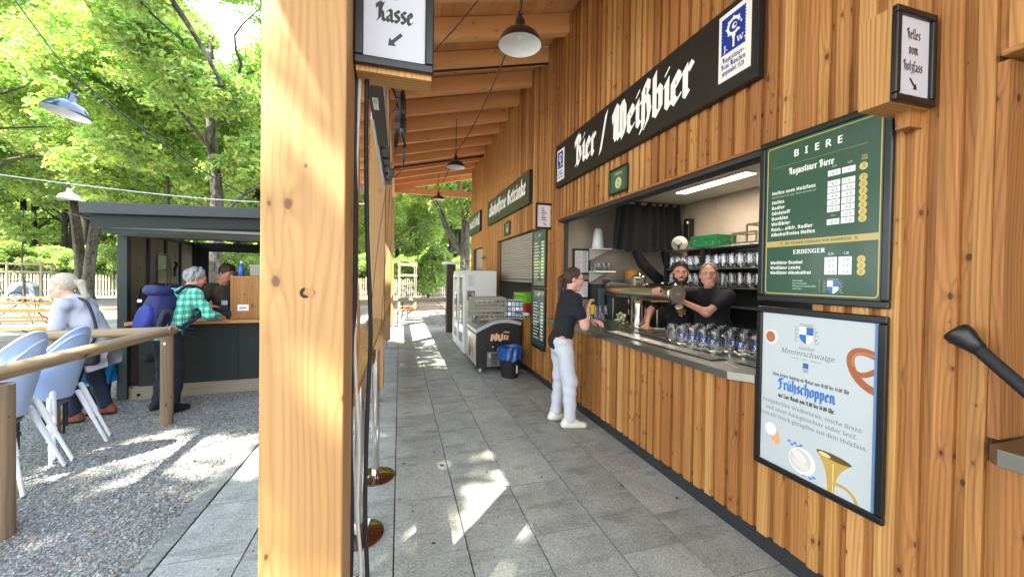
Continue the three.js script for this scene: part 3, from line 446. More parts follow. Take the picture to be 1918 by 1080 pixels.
{ // log handrails
  rs(17); const rail = (t, a, b, r) => part(t, 'rail', lay(bar(a, b, r, r * 0.94, 18), Math.abs(b.x - a.x) > Math.abs(b.z - a.z) ? 'x' : 'z'), logWood[0]);
  const t = thing('log_handrail', 'round log handrail turning a corner between the path and the kiosk queue', 'handrail');
  for (const [x, z, r, y] of [[-2.325, -3.1, 0.07, 0.9], [-2.375, -4.98, 0.055, 0.92], [-3.3, -4.95, 0.052, 0.9]]) part(t, 'post', lay(cyl(r * 1.03, r, y + 0.1, x, -0.1, z, 16), 'y'), logWood[1]);
  rail(t, V(-2.352, 0.955, -1.5), V(-2.372, 0.965, -5.09), 0.051); rail(t, V(-2.32, 0.968, -4.955), V(-3.42, 0.955, -4.94), 0.046);
  part(t, 'post', lay(cyl(0.062, 0.06, 1.0, -2.35, -0.1, -1.6, 16), 'y'), logWood[1]);
  part(t, 'tag', box(0.022, 0.03, 0.002, -2.372, 0.84, -4.925), mat(0xd8d6cf, 0.5));
  const u = thing('log_handrail', 'straight log handrail in full sun across the end of the passage', 'handrail');
  rail(u, V(-2.4, 0.8, -13.1), V(2.2, 0.79, -13.1), 0.065); for (const x of [-1.7, 1.75]) part(u, 'post', lay(cyl(0.06, 0.058, 0.82, x, -0.06, -13.1, 14), 'y'), logWood[1]);
  const d = thing('dark_post', 'square dark brown post with a pale cap at the end of the passage', 'post', [1.4, 0, -11.1]);
  part(d, 'post_body', rbox(0.24, 1.92, 0.24, 0, 0.96, 0, 0.01), mat(0x3a2e28, 0.6)); part(d, 'cap', rbox(0.42, 0.07, 0.34, -0.02, 1.955, 0, 0.015), white); part(d, 'socket_box', rbox(0.03, 0.16, 0.09, 0.13, 0.62, 0.06, 0.01), plasticGrey);
  const p = thing('planter', 'low rough wooden planter block beside the left highchair', 'planter', [-4.5, -0.03, -5.1], 0.2); part(p, 'block', lay(rbox(0.62, 0.74, 0.34, 0, 0.37, 0, 0.03), 'x'), logWood[1]); part(p, 'soil', box(0.5, 0.03, 0.24, 0, 0.745, 0), mat(0x3a2d20, 1));
}
// ---------------------------------------------------------------- kiosk
const green = mat(0x15211e, 0.7), greenDark = mat(0x141d1a, 0.7), greenEdge = mat(0x22302d, 0.6);
const KY = 0.1, kx = (x, z) => [-3.36 + x * Math.cos(KY) + z * Math.sin(KY), -6.0 + z * Math.cos(KY) - x * Math.sin(KY)];
{
  const k = thing('kiosk', 'dark green timber cash kiosk with a flat roof and open serving front', 'kiosk', [-3.36, -0.03, -6.0], KY); rs(321);
  const W = 2.0, D = 2.3;
  part(k, 'base', lay(box(W + 0.04, 0.17, 0.06, W / 2, 0.085, -0.02), 'x'), greyWood[0]);
  part(k, 'side_base', lay(box(0.06, 0.17, D, 0.02, 0.085, -D / 2 - 0.055), 'z'), greyWood[0]);
  part(k, 'front_panel', box(W - 0.2, 0.78, 0.04, W / 2 + 0.1, 0.56, 0.0), green);
  for (let i = 0; i < 3; i++) part(k, 'panel_batten', box(0.03, 0.78, 0.012, 0.62 + i * 0.62, 0.56, 0.027), greenDark);
  for (const [x, z] of [[0.05, 0.0], [W - 0.05, 0.0], [0.05, -D], [W - 0.05, -D]]) part(k, 'post', rbox(0.1, 2.15, 0.1, x, 1.085 + 0.01, z, 0.008, 1), greenEdge);
  part(k, 'counter', lay(rbox(W - 0.1, 0.045, 0.42, W / 2 + 0.06, 0.975, -0.06, 0.008, 1), 'x'), larch[2]);
  part(k, 'side_wall', box(0.03, 2.1, D - 0.1, 0.015, 1.1, -D / 2), green);
  for (let i = 0; i < 4; i++) part(k, 'inner_panel', lay(box(0.016, 1.95, 0.5, 0.042, 1.12, -0.32 - i * 0.53), 'y'), greyWood[0]);
  for (let i = 0; i < 3; i++) part(k, 'inner_batten', box(0.03, 1.95, 0.045, 0.06, 1.12, -0.575 - i * 0.53), greenDark);
  part(k, 'rear_panel', box(W, 1.0, 0.04, W / 2, 0.55, -D), greyWood[0]); part(k, 'rear_panel', box(0.2, 1.1, 0.04, 0.15, 1.6, -D), greenDark);
  part(k, 'right_wall', box(0.03, 2.1, D - 0.1, W - 0.015, 1.1, -D / 2), green);
  part(k, 'floor', box(W, 0.04, D, W / 2, 0.02, -D / 2), greyWood[0]);
  const rf = (g) => { g.rotateZ(0.035); return g.translate(0, 0.02, 0); };
  part(k, 'roof', rf(rbox(W + 0.26, 0.13, D + 0.9, W / 2 + 0.13, 2.3, -D / 2 + 0.15, 0.01, 1)), mat(0x33393b, 0.6));
  part(k, 'fascia', rf(box(W + 0.24, 0.13, 0.04, W / 2 + 0.17, 2.165, 0.5)), green);
  part(k, 'fascia', rf(box(W + 0.16, 0.07, 0.04, W / 2 + 0.18, 2.07, 0.4)), greenEdge);
  part(k, 'shutter_flap', box(W - 0.02, 0.03, 0.5, W / 2, 2.1, 0.2, -0.14), mat(0x8a8d88, 0.6));
  part(k, 'lintel', box(W - 0.2, 0.1, 0.06, W / 2, 2.1, -0.0), greenDark);
  part(k, 'rear_lintel', box(W, 0.16, 0.06, W / 2, 2.08, -D), greenDark);
  part(k, 'wall_hook', tube([[0.09, 1.78, -1.35], [0.12, 1.74, -1.32], [0.09, 1.68, -1.35], [0.09, 1.55, -1.35]], 0.02, 8), black);
  const pl = (n, l, c, g, m) => { const [x, z] = kx(...g); return solo(n, m[0], m[1], l, c, undefined, [x, g[2], z], KY); };
  const [cx, cz] = kx(0.27, -0.42), ch = thing('office_chair', 'tall dark chair back standing inside the kiosk by the left wall', 'chair', [cx, 0.0, cz], KY + 0.5);
  part(ch, 'backrest', extrude([[-0.2, 0.75], [0.2, 0.75], [0.23, 1.1], [0.2, 1.36], [0.08, 1.42], [-0.08, 1.42], [-0.2, 1.36], [-0.23, 1.1]], 0.06, 0.02), blackMatt); part(ch, 'seat', rbox(0.48, 0.09, 0.46, 0, 0.5, 0.26, 0.03), blackMatt); part(ch, 'stem', cyl(0.03, 0.03, 0.46, 0, 0.0, 0.25), black); part(ch, 'foot_star', merge([0, 1, 2, 3, 4].map((i) => bar(V(0, 0.07, 0.25), V(Math.sin(i * 1.257) * 0.3, 0.03, 0.25 + Math.cos(i * 1.257) * 0.3), 0.02))), black); part(ch, 'support', box(0.06, 0.4, 0.03, 0, 0.65, 0.02), black);
  const sl = thing('paper_sleeve', 'clear sleeve with printed papers hanging on the kiosk inner wall', 'papers', [kx(0.075, -0.95)[0], 1.45, kx(0.075, -0.95)[1]], KY);
  part(sl, 'sheet', box(0.004, 0.2, 0.24, 0, 0.28, 0), mat(0xc9c4b8, 0.7)); part(sl, 'sheet', box(0.004, 0.28, 0.24, 0.001, 0.02, 0), mat(0x9b8f80, 0.7)); part(sl, 'sleeve', box(0.003, 0.6, 0.28, 0.008, 0.12, 0), phys(0xffffff, 0.08, { transmission: 1, thickness: 0 }));
  const wb = thing('wooden_box', 'wooden cash box stand at the right of the kiosk counter', 'box', [kx(1.52, -0.1)[0], 0.97, kx(1.52, -0.1)[1]], KY);
  part(wb, 'box_front', lay(rbox(0.72, 0.56, 0.03, 0, 0.28, 0.1, 0.005, 1), 'y'), larch[4]); part(wb, 'box_side', lay(box(0.03, 0.56, 0.3, -0.345, 0.28, -0.07), 'y'), larch[4]); part(wb, 'shelf_top', lay(box(0.72, 0.02, 0.3, 0, 0.57, -0.05), 'x'), larch[4]);
  part(wb, 'photo', box(0.3, 0.26, 0.004, 0.2, 0.36, 0.118), new THREE.MeshStandardMaterial({ map: canvasTex(128, 110, (x) => { x.fillStyle = '#c9c9d2'; x.fillRect(0, 0, 128, 110); x.fillStyle = '#8e8fa0'; for (let i = 0; i < 6; i++) x.fillRect(0, 12 + i * 9, 128, 4); x.fillStyle = '#241c1e'; x.fillRect(0, 62, 128, 48); x.fillStyle = '#b8a9a4'; x.fillRect(20, 80, 80, 5); }), roughness: 0.4 }));
  part(wb, 'notice', box(0.13, 0.085, 0.004, -0.21, 0.15, 0.118), new THREE.MeshStandardMaterial({ map: canvasTex(128, 80, (x) => { x.fillStyle = '#e9ebf0'; x.fillRect(0, 0, 128, 80); x.fillStyle = '#33405c'; x.fillRect(24, 34, 78, 9); x.fillRect(24, 48, 60, 4); }), roughness: 0.6 }));
  const gb = thing('grey_crate', 'grey box standing on the wooden stand in the kiosk', 'box', [kx(1.56, -0.15)[0], 1.552, kx(1.56, -0.15)[1]], KY); part(gb, 'box_body', rbox(0.5, 0.15, 0.2, 0.06, 0.076, 0, 0.01), plasticGrey); part(gb, 'rim', rbox(0.52, 0.02, 0.22, 0.06, 0.15, 0, 0.006), mat(0xa9a9a4, 0.5));
  const bo = thing('spray_bottle', 'blue and white bottle beside the grey box in the kiosk', 'bottle', [kx(1.26, -0.1)[0], 1.552, kx(1.26, -0.1)[1]]); part(bo, 'bottle', lathe([[0, 0], [0.035, 0], [0.037, 0.08], [0.03, 0.13], [0.014, 0.16], [0.014, 0.18]], 14), mat(0x2a63c4, 0.3)); part(bo, 'cap', cyl(0.018, 0.012, 0.03, 0, 0.18, 0, 12), white);
  const tm = thing('card_terminal', 'black till and card terminal on the kiosk counter', 'till', [kx(1.05, -0.05)[0], 0.998, kx(1.05, -0.05)[1]], KY);
  part(tm, 'till_base', rbox(0.26, 0.08, 0.24, 0, 0.04, -0.05, 0.012), black); part(tm, 'reader', rbox(0.09, 0.17, 0.035, 0.04, 0.16, 0.02, 0.012), black); part(tm, 'screen', box(0.07, 0.06, 0.004, 0.04, 0.19, 0.039), mat(0x9fb0bb, 0.2)); part(tm, 'drawer', rbox(0.34, 0.05, 0.2, -0.05, 0.09, -0.08, 0.01), blackMatt);
  const pd = solo('notepad', merge([box(0.15, 0.008, 0.21, 0, 0.004, 0), box(0.11, 0.006, 0.06, 0.2, 0.003, -0.03)]), mat(0xe6e6e0, 0.7), 'white writing pad lying on the kiosk counter before the man', 'notepad', undefined, [kx(0.83, 0.06)[0], 0.968, kx(0.83, 0.06)[1]], KY + 0.3);
}
// ---------------------------------------------------------------- waste bins
function bin(label, pos, h, r, bagCol, tall) {
  const t = thing('waste_bin', label, 'bin', pos); part(t, 'bin_body', lathe([[0, 0], [r * 0.78, 0], [r * 0.82, 0.02], [r, h], [r + 0.012, h + 0.004], [r + 0.012, h + 0.02], [r - 0.02, h + 0.02], [r * 0.76, 0.05]], 28), rubber);
  const g = new THREE.CylinderGeometry(r + 0.02, r + 0.028, tall, 48, 8, true), p = g.attributes.position; for (let i = 0; i < p.count; i++) { const a = Math.atan2(p.getZ(i), p.getX(i)), y = p.getY(i), k = 1 + 0.07 * Math.sin(a * 11 + y * 18) * (0.4 + n3(a * 3 + 9, y * 9, 2)) + 0.05 * (n3(Math.cos(a) * 6, y * 14, Math.sin(a) * 6) - 0.5); p.setX(i, p.getX(i) * k); p.setZ(i, p.getZ(i) * k); p.setY(i, y + 0.014 * Math.sin(a * 5) * Math.sign(y)); } g.computeVertexNormals(); g.translate(0, h - tall * 0.18, 0);
  part(t, 'bin_bag', g, phys(bagCol, 0.22, { transmission: 0.25, thickness: 0 }));
  part(t, 'bag_lining', lathe([[r + 0.022, h + tall * 0.31], [r - 0.005, h + tall * 0.3], [r * 0.85, h * 0.5], [0, h * 0.35]], 24), mat(bagCol, 0.35)); return t;
}
{ const b = bin('black waste bin with blue bag beside the ice cream freezer', [1.712, 0, -5.95], 0.42, 0.165, 0x1f56a0, 0.2); part(b, 'sticker', box(0.03, 0.12, 0.003, 0.08, 0.14, 0.128, 0, 0.45), white);
  bin('dark waste bin with bright blue bag at the kiosk corner', [-3.58, -0.03, -5.92], 0.5, 0.19, 0x1c86c4, 0.34); }
// ---------------------------------------------------------------- highchairs
{
  const blue = mat(0x9ab2dc, 0.4), pale = mat(0xdde3ea, 0.4), greyP = mat(0x5a5d66, 0.6);
  const t = thing('highchair', 'pale blue highchair with white legs nearest the camera behind the handrail, lower of its stack', 'highchair', [-2.86, -0.03, -3.8], 1.75);
  const rim = (a) => 0.14 + 0.42 * Math.pow(Math.cos(a / 2.3 * Math.PI / 2), 1.7), bucket = (inset) => { const g = new THREE.PlaneGeometry(1, 1, 40, 14), p = g.attributes.position; for (let i = 0; i < p.count; i++) { const a = p.getX(i) * 4.5, v = p.getY(i) + 0.5, r = 0.145 + 0.055 * Math.sin(v * 1.5) - inset, y = 0.53 + v * rim(a); p.setXYZ(i, Math.sin(a) * r * 0.96, y, Math.cos(a) * r + (y - 0.53) * 0.1); } g.computeVertexNormals(); return g; };
  const edge = []; for (let i = 0; i <= 30; i++) { const a = (i / 30 - 0.5) * 4.5, r = 0.145 + 0.055 * Math.sin(1.5) - 0.006, y = 0.53 + rim(a); edge.push([Math.sin(a) * r * 0.96, y, Math.cos(a) * r + (y - 0.53) * 0.1]); }
  part(t, 'seat_shell', merge([bucket(0), bucket(0.013), tube(edge, 0.01, 8, 60)]), blue);
  part(t, 'seat', lathe([[0, 0.53], [0.14, 0.53], [0.15, 0.545], [0.14, 0.56], [0, 0.56]], 28), blue);
  part(t, 'seat_cover', lathe([[0, 0.45], [0.07, 0.45], [0.12, 0.48], [0.14, 0.529], [0, 0.529]], 24), greyP);
  for (const s of [-1, 1]) part(t, 'armrest', tube([[s * 0.17, 0.7, 0.05], [s * 0.2, 0.7, -0.06], [s * 0.19, 0.69, -0.2]], 0.02, 8), blue);
  part(t, 'strap', merge([box(0.022, 0.3, 0.004, 0.06, 0.33, 0.06), box(0.022, 0.24, 0.004, -0.08, 0.36, 0.03), box(0.03, 0.03, 0.012, 0.06, 0.3, 0.06)]), black);
  for (const [sx, sz] of [[-1, -1], [1, -1], [1, 1], [-1, 1]]) { const l = part(t, 'leg', merge([bar(V(sx * 0.115, 0.56, sz * 0.115), V(sx * 0.255, 0.0, sz * 0.26), 0.017, 0.012, 12), bar(V(sx * 0.12, 0.55, sz * 0.12), V(sx * 0.185, 0.28, sz * 0.19), 0.021, 0.018, 12)]), pale); part(l, 'rubber_foot', cyl(0.014, 0.013, 0.02, sx * 0.256, -0.002, sz * 0.262, 10), greyP); }
  dup(t, [-2.86, 0.04, -3.83], 1.75, 'pale blue highchair stacked on top of the one nearest the camera');
  dup(t, [-2.97, -0.06, -4.42], 1.75, 'pale blue highchair with white legs standing closer to the kiosk, lower of its stack');
  dup(t, [-2.97, 0.0, -4.45], 1.75, 'pale blue highchair stacked on the one closer to the kiosk');
}
// ---------------------------------------------------------------- fridge, freezer, crates
{
  const f = thing('display_fridge', 'tall white display fridge with glass doors towards the passage', 'fridge', [1.6, 0, -8.65]);
  part(f, 'cabinet', merge([rbox(0.66, 0.12, 1.7, 0.0, 0.08, 0, 0.01), rbox(0.66, 0.1, 1.7, 0, 1.66, 0, 0.01), box(0.03, 1.5, 1.7, 0.315, 0.88, 0), rbox(0.66, 1.69, 0.05, 0, 0.865, 0.83, 0.01), rbox(0.66, 1.69, 0.05, 0, 0.865, -0.83, 0.01)]), mat(0xdcdcd8, 0.4));
  for (const z of [-0.41, 0.41]) { const d = part(f, 'door_frame', merge([box(0.035, 1.5, 0.06, -0.33, 0.89, z + 0.36), box(0.035, 1.5, 0.06, -0.33, 0.89, z - 0.36), box(0.035, 0.06, 0.66, -0.33, 1.61, z), box(0.035, 0.06, 0.66, -0.33, 0.17, z)]), white); part(d, 'glass', box(0.008, 1.4, 0.66, -0.33, 0.89, z), phys(0xf4fbff, 0.03, { transmission: 0.85, thickness: 0 })); part(d, 'handle', bar(V(-0.365, 0.6, z + 0.34), V(-0.365, 1.2, z + 0.34), 0.012), plasticGrey); }
  for (const y of [0.5, 0.86, 1.22]) part(f, 'shelf', box(0.56, 0.012, 1.58, 0.0, y, 0), steel);
  part(f, 'foot_rail', merge([box(0.6, 0.04, 0.06, 0.02, 0.02, 0.78), box(0.6, 0.04, 0.06, 0.02, 0.02, -0.78)]), rubber);
  part(f, 'photo_sticker', box(0.16, 0.2, 0.003, -0.2, 1.2, 0.857), new THREE.MeshStandardMaterial({ map: canvasTex(64, 80, (x) => { x.fillStyle = '#7c6f78'; x.fillRect(0, 0, 64, 80); x.fillStyle = '#40333f'; x.fillRect(8, 30, 24, 50); x.fillStyle = '#b9a7a4'; x.fillRect(36, 16, 20, 30); }), roughness: 0.5 }));
  part(f, 'notice', box(0.17, 0.27, 0.002, -0.2, 1.5, 0.857), new THREE.MeshStandardMaterial({ map: canvasTex(64, 100, (x) => { x.fillStyle = '#d9d9d6'; x.fillRect(0, 0, 64, 100); x.fillStyle = '#8b8b90'; for (let i = 0; i < 7; i++) x.fillRect(8, 10 + i * 12, 30 + (i * 13) % 18, 3); }), roughness: 0.6 }));
}
{
  const z0 = -6.24, D = 0.9, W = 0.74, cx = 1.6;
  const f = thing('ice_cream_freezer', 'black ice cream chest freezer with arched lid and cream lettering', 'freezer', [cx, 0, z0 - D / 2]);
  const prof = [[-W / 2, 0.09]]; prof.push([W / 2, 0.09], [W / 2, 0.78]); for (let i = 1; i < 12; i++) { const t = i / 12; prof.push([W / 2 - W * t, 0.78 - 0.11 * t + 0.1 * Math.sin(t * Math.PI)]); } prof.push([-W / 2, 0.67]);
  part(f, 'body', extrude(prof, D - 0.02, 0.008).translate(0, 0, -D / 2 + 0.01), mat(0x1b1817, 0.4));
  const lid = []; for (let i = 0; i <= 14; i++) { const t = i / 14; lid.push([W / 2 + 0.012 - (W + 0.024) * t, 0.782 - 0.11 * t + 0.1 * Math.sin(t * Math.PI)]); } for (let i = 14; i >= 0; i--) { const t = i / 14; lid.push([W / 2 + 0.012 - (W + 0.024) * t, 0.83 - 0.11 * t + 0.1 * Math.sin(t * Math.PI)]); }
  part(f, 'lid_rim', extrude(lid, D + 0.02, 0.006).translate(0, 0, -D / 2 - 0.01), mat(0xb6b8b8, 0.35, { metalness: 0.5 }));
  part(f, 'side_panel', new RoundedBoxGeometry(0.008, 0.5, D - 0.08, 1, 0.003).translate(-W / 2 - 0.012, 0.38, 0), new THREE.MeshStandardMaterial({ map: canvasTex(256, 160, (x) => { x.fillStyle = '#b9b2ab'; x.fillRect(0, 0, 256, 160); x.fillStyle = '#6d4a35'; x.beginPath(); x.ellipse(90, 90, 38, 60, 0.3, 0, 7); x.fill(); x.fillStyle = '#c98a5e'; x.beginPath(); x.ellipse(160, 80, 34, 56, -0.2, 0, 7); x.fill(); x.fillStyle = '#e7ded2'; x.fillRect(20, 14, 90, 14); }), roughness: 0.25 }));
  const gr = part(f, 'vent_grille', box(0.44, 0.24, 0.012, 0.02, 0.23, D / 2 + 0.006), mat(0x6e6a66, 0.5)); const S = []; for (let c = 0; c < 3; c++) for (let i = 0; i < 12; i++) S.push(box(0.1, 0.008, 0.004, -0.1 + c * 0.125 + 0.02, 0.14 + i * 0.016, D / 2 + 0.0145)); part(gr, 'vent_slots', merge(S), black); part(gr, 'switch', box(0.035, 0.07, 0.008, -0.16, 0.29, D / 2 + 0.016), mat(0xaaa7a2, 0.5));
  part(f, 'thermostat', new THREE.SphereGeometry(0.018, 12, 8).translate(-0.1, 0.43, D / 2 + 0.004), chrome); part(f, 'plate', box(0.12, 0.04, 0.003, 0.03, 0.385, D / 2 + 0.01), mat(0xb9b5ae, 0.5));
  const L = 0.022, z = D / 2 + 0.009, let0 = (pts, r) => tube(pts.map(([x, y]) => [x, y, z]), r, 8, 24).scale(1, 1, 1);
  const nu = merge([let0([[-0.125, 0.53], [-0.118, 0.6], [-0.108, 0.64]], L), let0([[-0.108, 0.635], [-0.075, 0.585], [-0.05, 0.535]], L), let0([[-0.05, 0.54], [-0.045, 0.6], [-0.035, 0.655]], L), let0([[-0.005, 0.63], [0.0, 0.555], [0.022, 0.535], [0.045, 0.56]], L * 0.85), let0([[0.045, 0.545], [0.05, 0.6], [0.055, 0.645]], L * 0.85), let0([[0.092, 0.54], [0.098, 0.58], [0.103, 0.625]], L * 0.85), let0([[0.142, 0.54], [0.147, 0.58], [0.15, 0.615]], L * 0.8), ...[[0.088, 0.672], [0.118, 0.675], [0.142, 0.665], [0.168, 0.667]].map(([x, y]) => new THREE.SphereGeometry(0.013, 10, 8).translate(x, y, z))]);
  { const p = nu.attributes.position; for (let i = 0; i < p.count; i++) p.setZ(i, z - 0.009 + (p.getZ(i) - z + 0.022) * 0.14); nu.computeVertexNormals(); } part(f, 'lettering', nu, mat(0xd9a878, 0.45));
  for (const [x, zz] of [[-0.3, 0.36], [0.3, 0.36], [-0.3, -0.36], [0.3, -0.36]]) part(f, 'castor', merge([new THREE.CylinderGeometry(0.04, 0.04, 0.03, 18).rotateZ(Math.PI / 2).translate(x, 0.04, zz), box(0.05, 0.05, 0.04, x, 0.075, zz)]), mat(0xbdbdb8, 0.4));
  // price board leaning on top
  const b = thing('ice_price_board', 'tilted price board with rows of ice cream pictures on the freezer', 'price board', [1.9, 0.87, -6.42], -0.55);
  part(b, 'board_frame', rbox(0.4, 0.33, 0.02, 0, 0.17, 0, 0.01), mat(0xb6b8b8, 0.4)); part(b, 'board_print', box(0.37, 0.3, 0.004, 0, 0.17, 0.0115), new THREE.MeshStandardMaterial({ map: canvasTex(256, 200, (x) => { x.fillStyle = '#16243c'; x.fillRect(0, 0, 256, 200); const C = ['#d9dde2', '#9fb6cf', '#e9e4da', '#7ea3c9', '#c9d6e2']; for (let j = 0; j < 3; j++) for (let i = 0; i < 5; i++) { x.fillStyle = C[(i * 2 + j) % 5]; x.fillRect(12 + i * 48, 20 + j * 58, 38, 44); x.fillStyle = ['#8a5a3c', '#e7e1d5', '#46619a', '#c2815a'][(i + j * 2) % 4]; x.fillRect(24 + i * 48, 30 + j * 58, 14, 26); } }), roughness: 0.3 }));
}
function crate(name, label, w, h, d, m, pos, turn, group) {
  const t = thing(name, label, 'crate', pos, turn, group), wall = (L, ax, s) => { const G = [], ht = h; const n = Math.max(3, Math.round(L / 0.1)); const put = (a, y, ww, hh) => G.push(ax === 'x' ? box(ww, hh, 0.012, a, y, s) : box(0.012, hh, ww, s, y, a)); put(0, ht - 0.02, L, 0.04); put(0, 0.02, L, 0.04); put(0, ht * 0.5, L, 0.018); for (let i = 0; i <= n; i++) put(-L / 2 + L * i / n * 0.98 + 0.01 * L, ht / 2, i % n ? 0.016 : 0.03, ht); const q = n * 2; for (let i = 0; i < q; i++) put(-L / 2 + L * (i + 0.5) / q, ht * 0.27, 0.01, ht * 0.42); return merge(G); };
  part(t, 'crate_side', wall(w, 'x', d / 2), m); part(t, 'crate_side', wall(w, 'x', -d / 2), m); part(t, 'crate_side', wall(d, 'z', w / 2), m); part(t, 'crate_side', wall(d, 'z', -w / 2), m);
  part(t, 'crate_floor', box(w, 0.012, d, 0, 0.012, 0), m); part(t, 'rim', merge([box(w + 0.02, 0.018, 0.02, 0, h, d / 2), box(w + 0.02, 0.018, 0.02, 0, h, -d / 2), box(0.02, 0.018, d + 0.02, w / 2, h, 0), box(0.02, 0.018, d + 0.02, -w / 2, h, 0)]), m); return t;
}
{
  const g1 = mat(0x9a9484, 0.5);
  crate('glass_crate', 'grey plastic glass crate resting on the freezer lid, the lower of two', 0.56, 0.18, 0.38, g1, [1.47, 0.856, -6.62], 0.05); crate('glass_crate', 'grey plastic glass crate stacked on top of another on the freezer', 0.56, 0.18, 0.38, g1, [1.475, 1.05, -6.62], 0.04);
  crate('fruit_crate', 'red plastic crate on the counter under the roller shutter', 0.36, 0.12, 0.56, mat(0xa8241f, 0.45), [2.22, 1.025, -6.5], 0.05); crate('fruit_crate', 'lime green plastic crate stacked on the red crate', 0.36, 0.15, 0.56, mat(0x77b81f, 0.45), [2.21, 1.16, -6.5], 0.03);
  crate('fruit_crate', 'green plastic crate on top of the glass shelf in the bar', 0.3, 0.13, 0.38, mat(0x0b5f34, 0.45), [3.72, 2.0, -3.92], 0.05);
  const c = thing('steel_cup', 'small steel cup standing behind the crates on the freezer', 'cup', [1.2, 0.82, -6.36]); part(c, 'cup', lathe([[0, 0], [0.04, 0], [0.045, 0.12], [0.042, 0.12], [0.037, 0.006]], 18), steel); part(c, 'rim', new THREE.TorusGeometry(0.0445, 0.003, 6, 20).rotateX(Math.PI / 2).translate(0, 0.12, 0), steel);
}
// ---------------------------------------------------------------- lamps
function pendant(name, label, pos, r, dark, tiltX, up) {
  const t = thing(name, label, 'lamp', pos); t.quaternion.setFromAxisAngle(V(0.54, 0, 0.84).normalize(), -tiltX);
  const e = phys(dark, 0.22, { clearcoat: 0.8, clearcoatRoughness: 0.1 });
  part(t, 'shade', lathe([[r, 0], [r * 1.005, 0.006], [r * 0.97, r * 0.14], [r * 0.86, r * 0.4], [r * 0.66, r * 0.58], [r * 0.42, r * 0.68], [r * 0.26, r * 0.75], [r * 0.23, r * 1.15], [r * 0.18, r * 1.22], [0, r * 1.23]], 40), e);
  part(t, 'shade_lining', lathe([[r * 0.985, 0.002], [r * 0.95, r * 0.13], [r * 0.84, r * 0.38], [r * 0.64, r * 0.55], [r * 0.4, r * 0.64], [0, r * 0.66]], 40), mat(0xeeeeea, 0.4));
  part(t, 'bulb', merge([new THREE.SphereGeometry(r * 0.15, 16, 12).translate(0, r * 0.4, 0), cyl(r * 0.09, r * 0.09, r * 0.2, 0, r * 0.48, 0, 12)]), mat(0xf4f2ec, 0.2));
  part(t, 'lamp_cap', cyl(r * 0.12, r * 0.1, r * 0.26, 0, r * 1.16, 0, 14), black); part(t, 'hanger', merge([new THREE.TorusGeometry(r * 0.1, r * 0.022, 8, 18).translate(0, r * 1.5, 0), bar(V(0, r * 1.58, 0), V(0, up, 0), 0.006)]), black); return t;
}
pendant('pendant_lamp', 'black enamel lamp hanging nearest under the canopy', [0.925, 3.49, -3.06], 0.178, 0x1b1a19, 0.0, slopeY(0.925) + 0.05 - 3.49);
pendant('pendant_lamp', 'second black enamel lamp hanging halfway along the passage', [0.975, 3.6, -7.2], 0.172, 0x1b1a19, 0.0, 0.9);
pendant('pendant_lamp', 'farthest black enamel lamp at the end of the passage', [1.04, 3.755, -11.2], 0.17, 0x1b1a19, 0.0, 0.75);
pendant('yard_lamp', 'blue black enamel lamp hanging tilted above the yard on the left', [-3.1, 3.1, -4.8], 0.172, 0x16324a, 0.22, 0.42);
pendant('yard_lamp', 'white enamel lamp hanging over the yard behind the kiosk roof corner', [-6.28, 3.0, -9.8], 0.172, 0xb9c0c6, 0.0, 0.3);
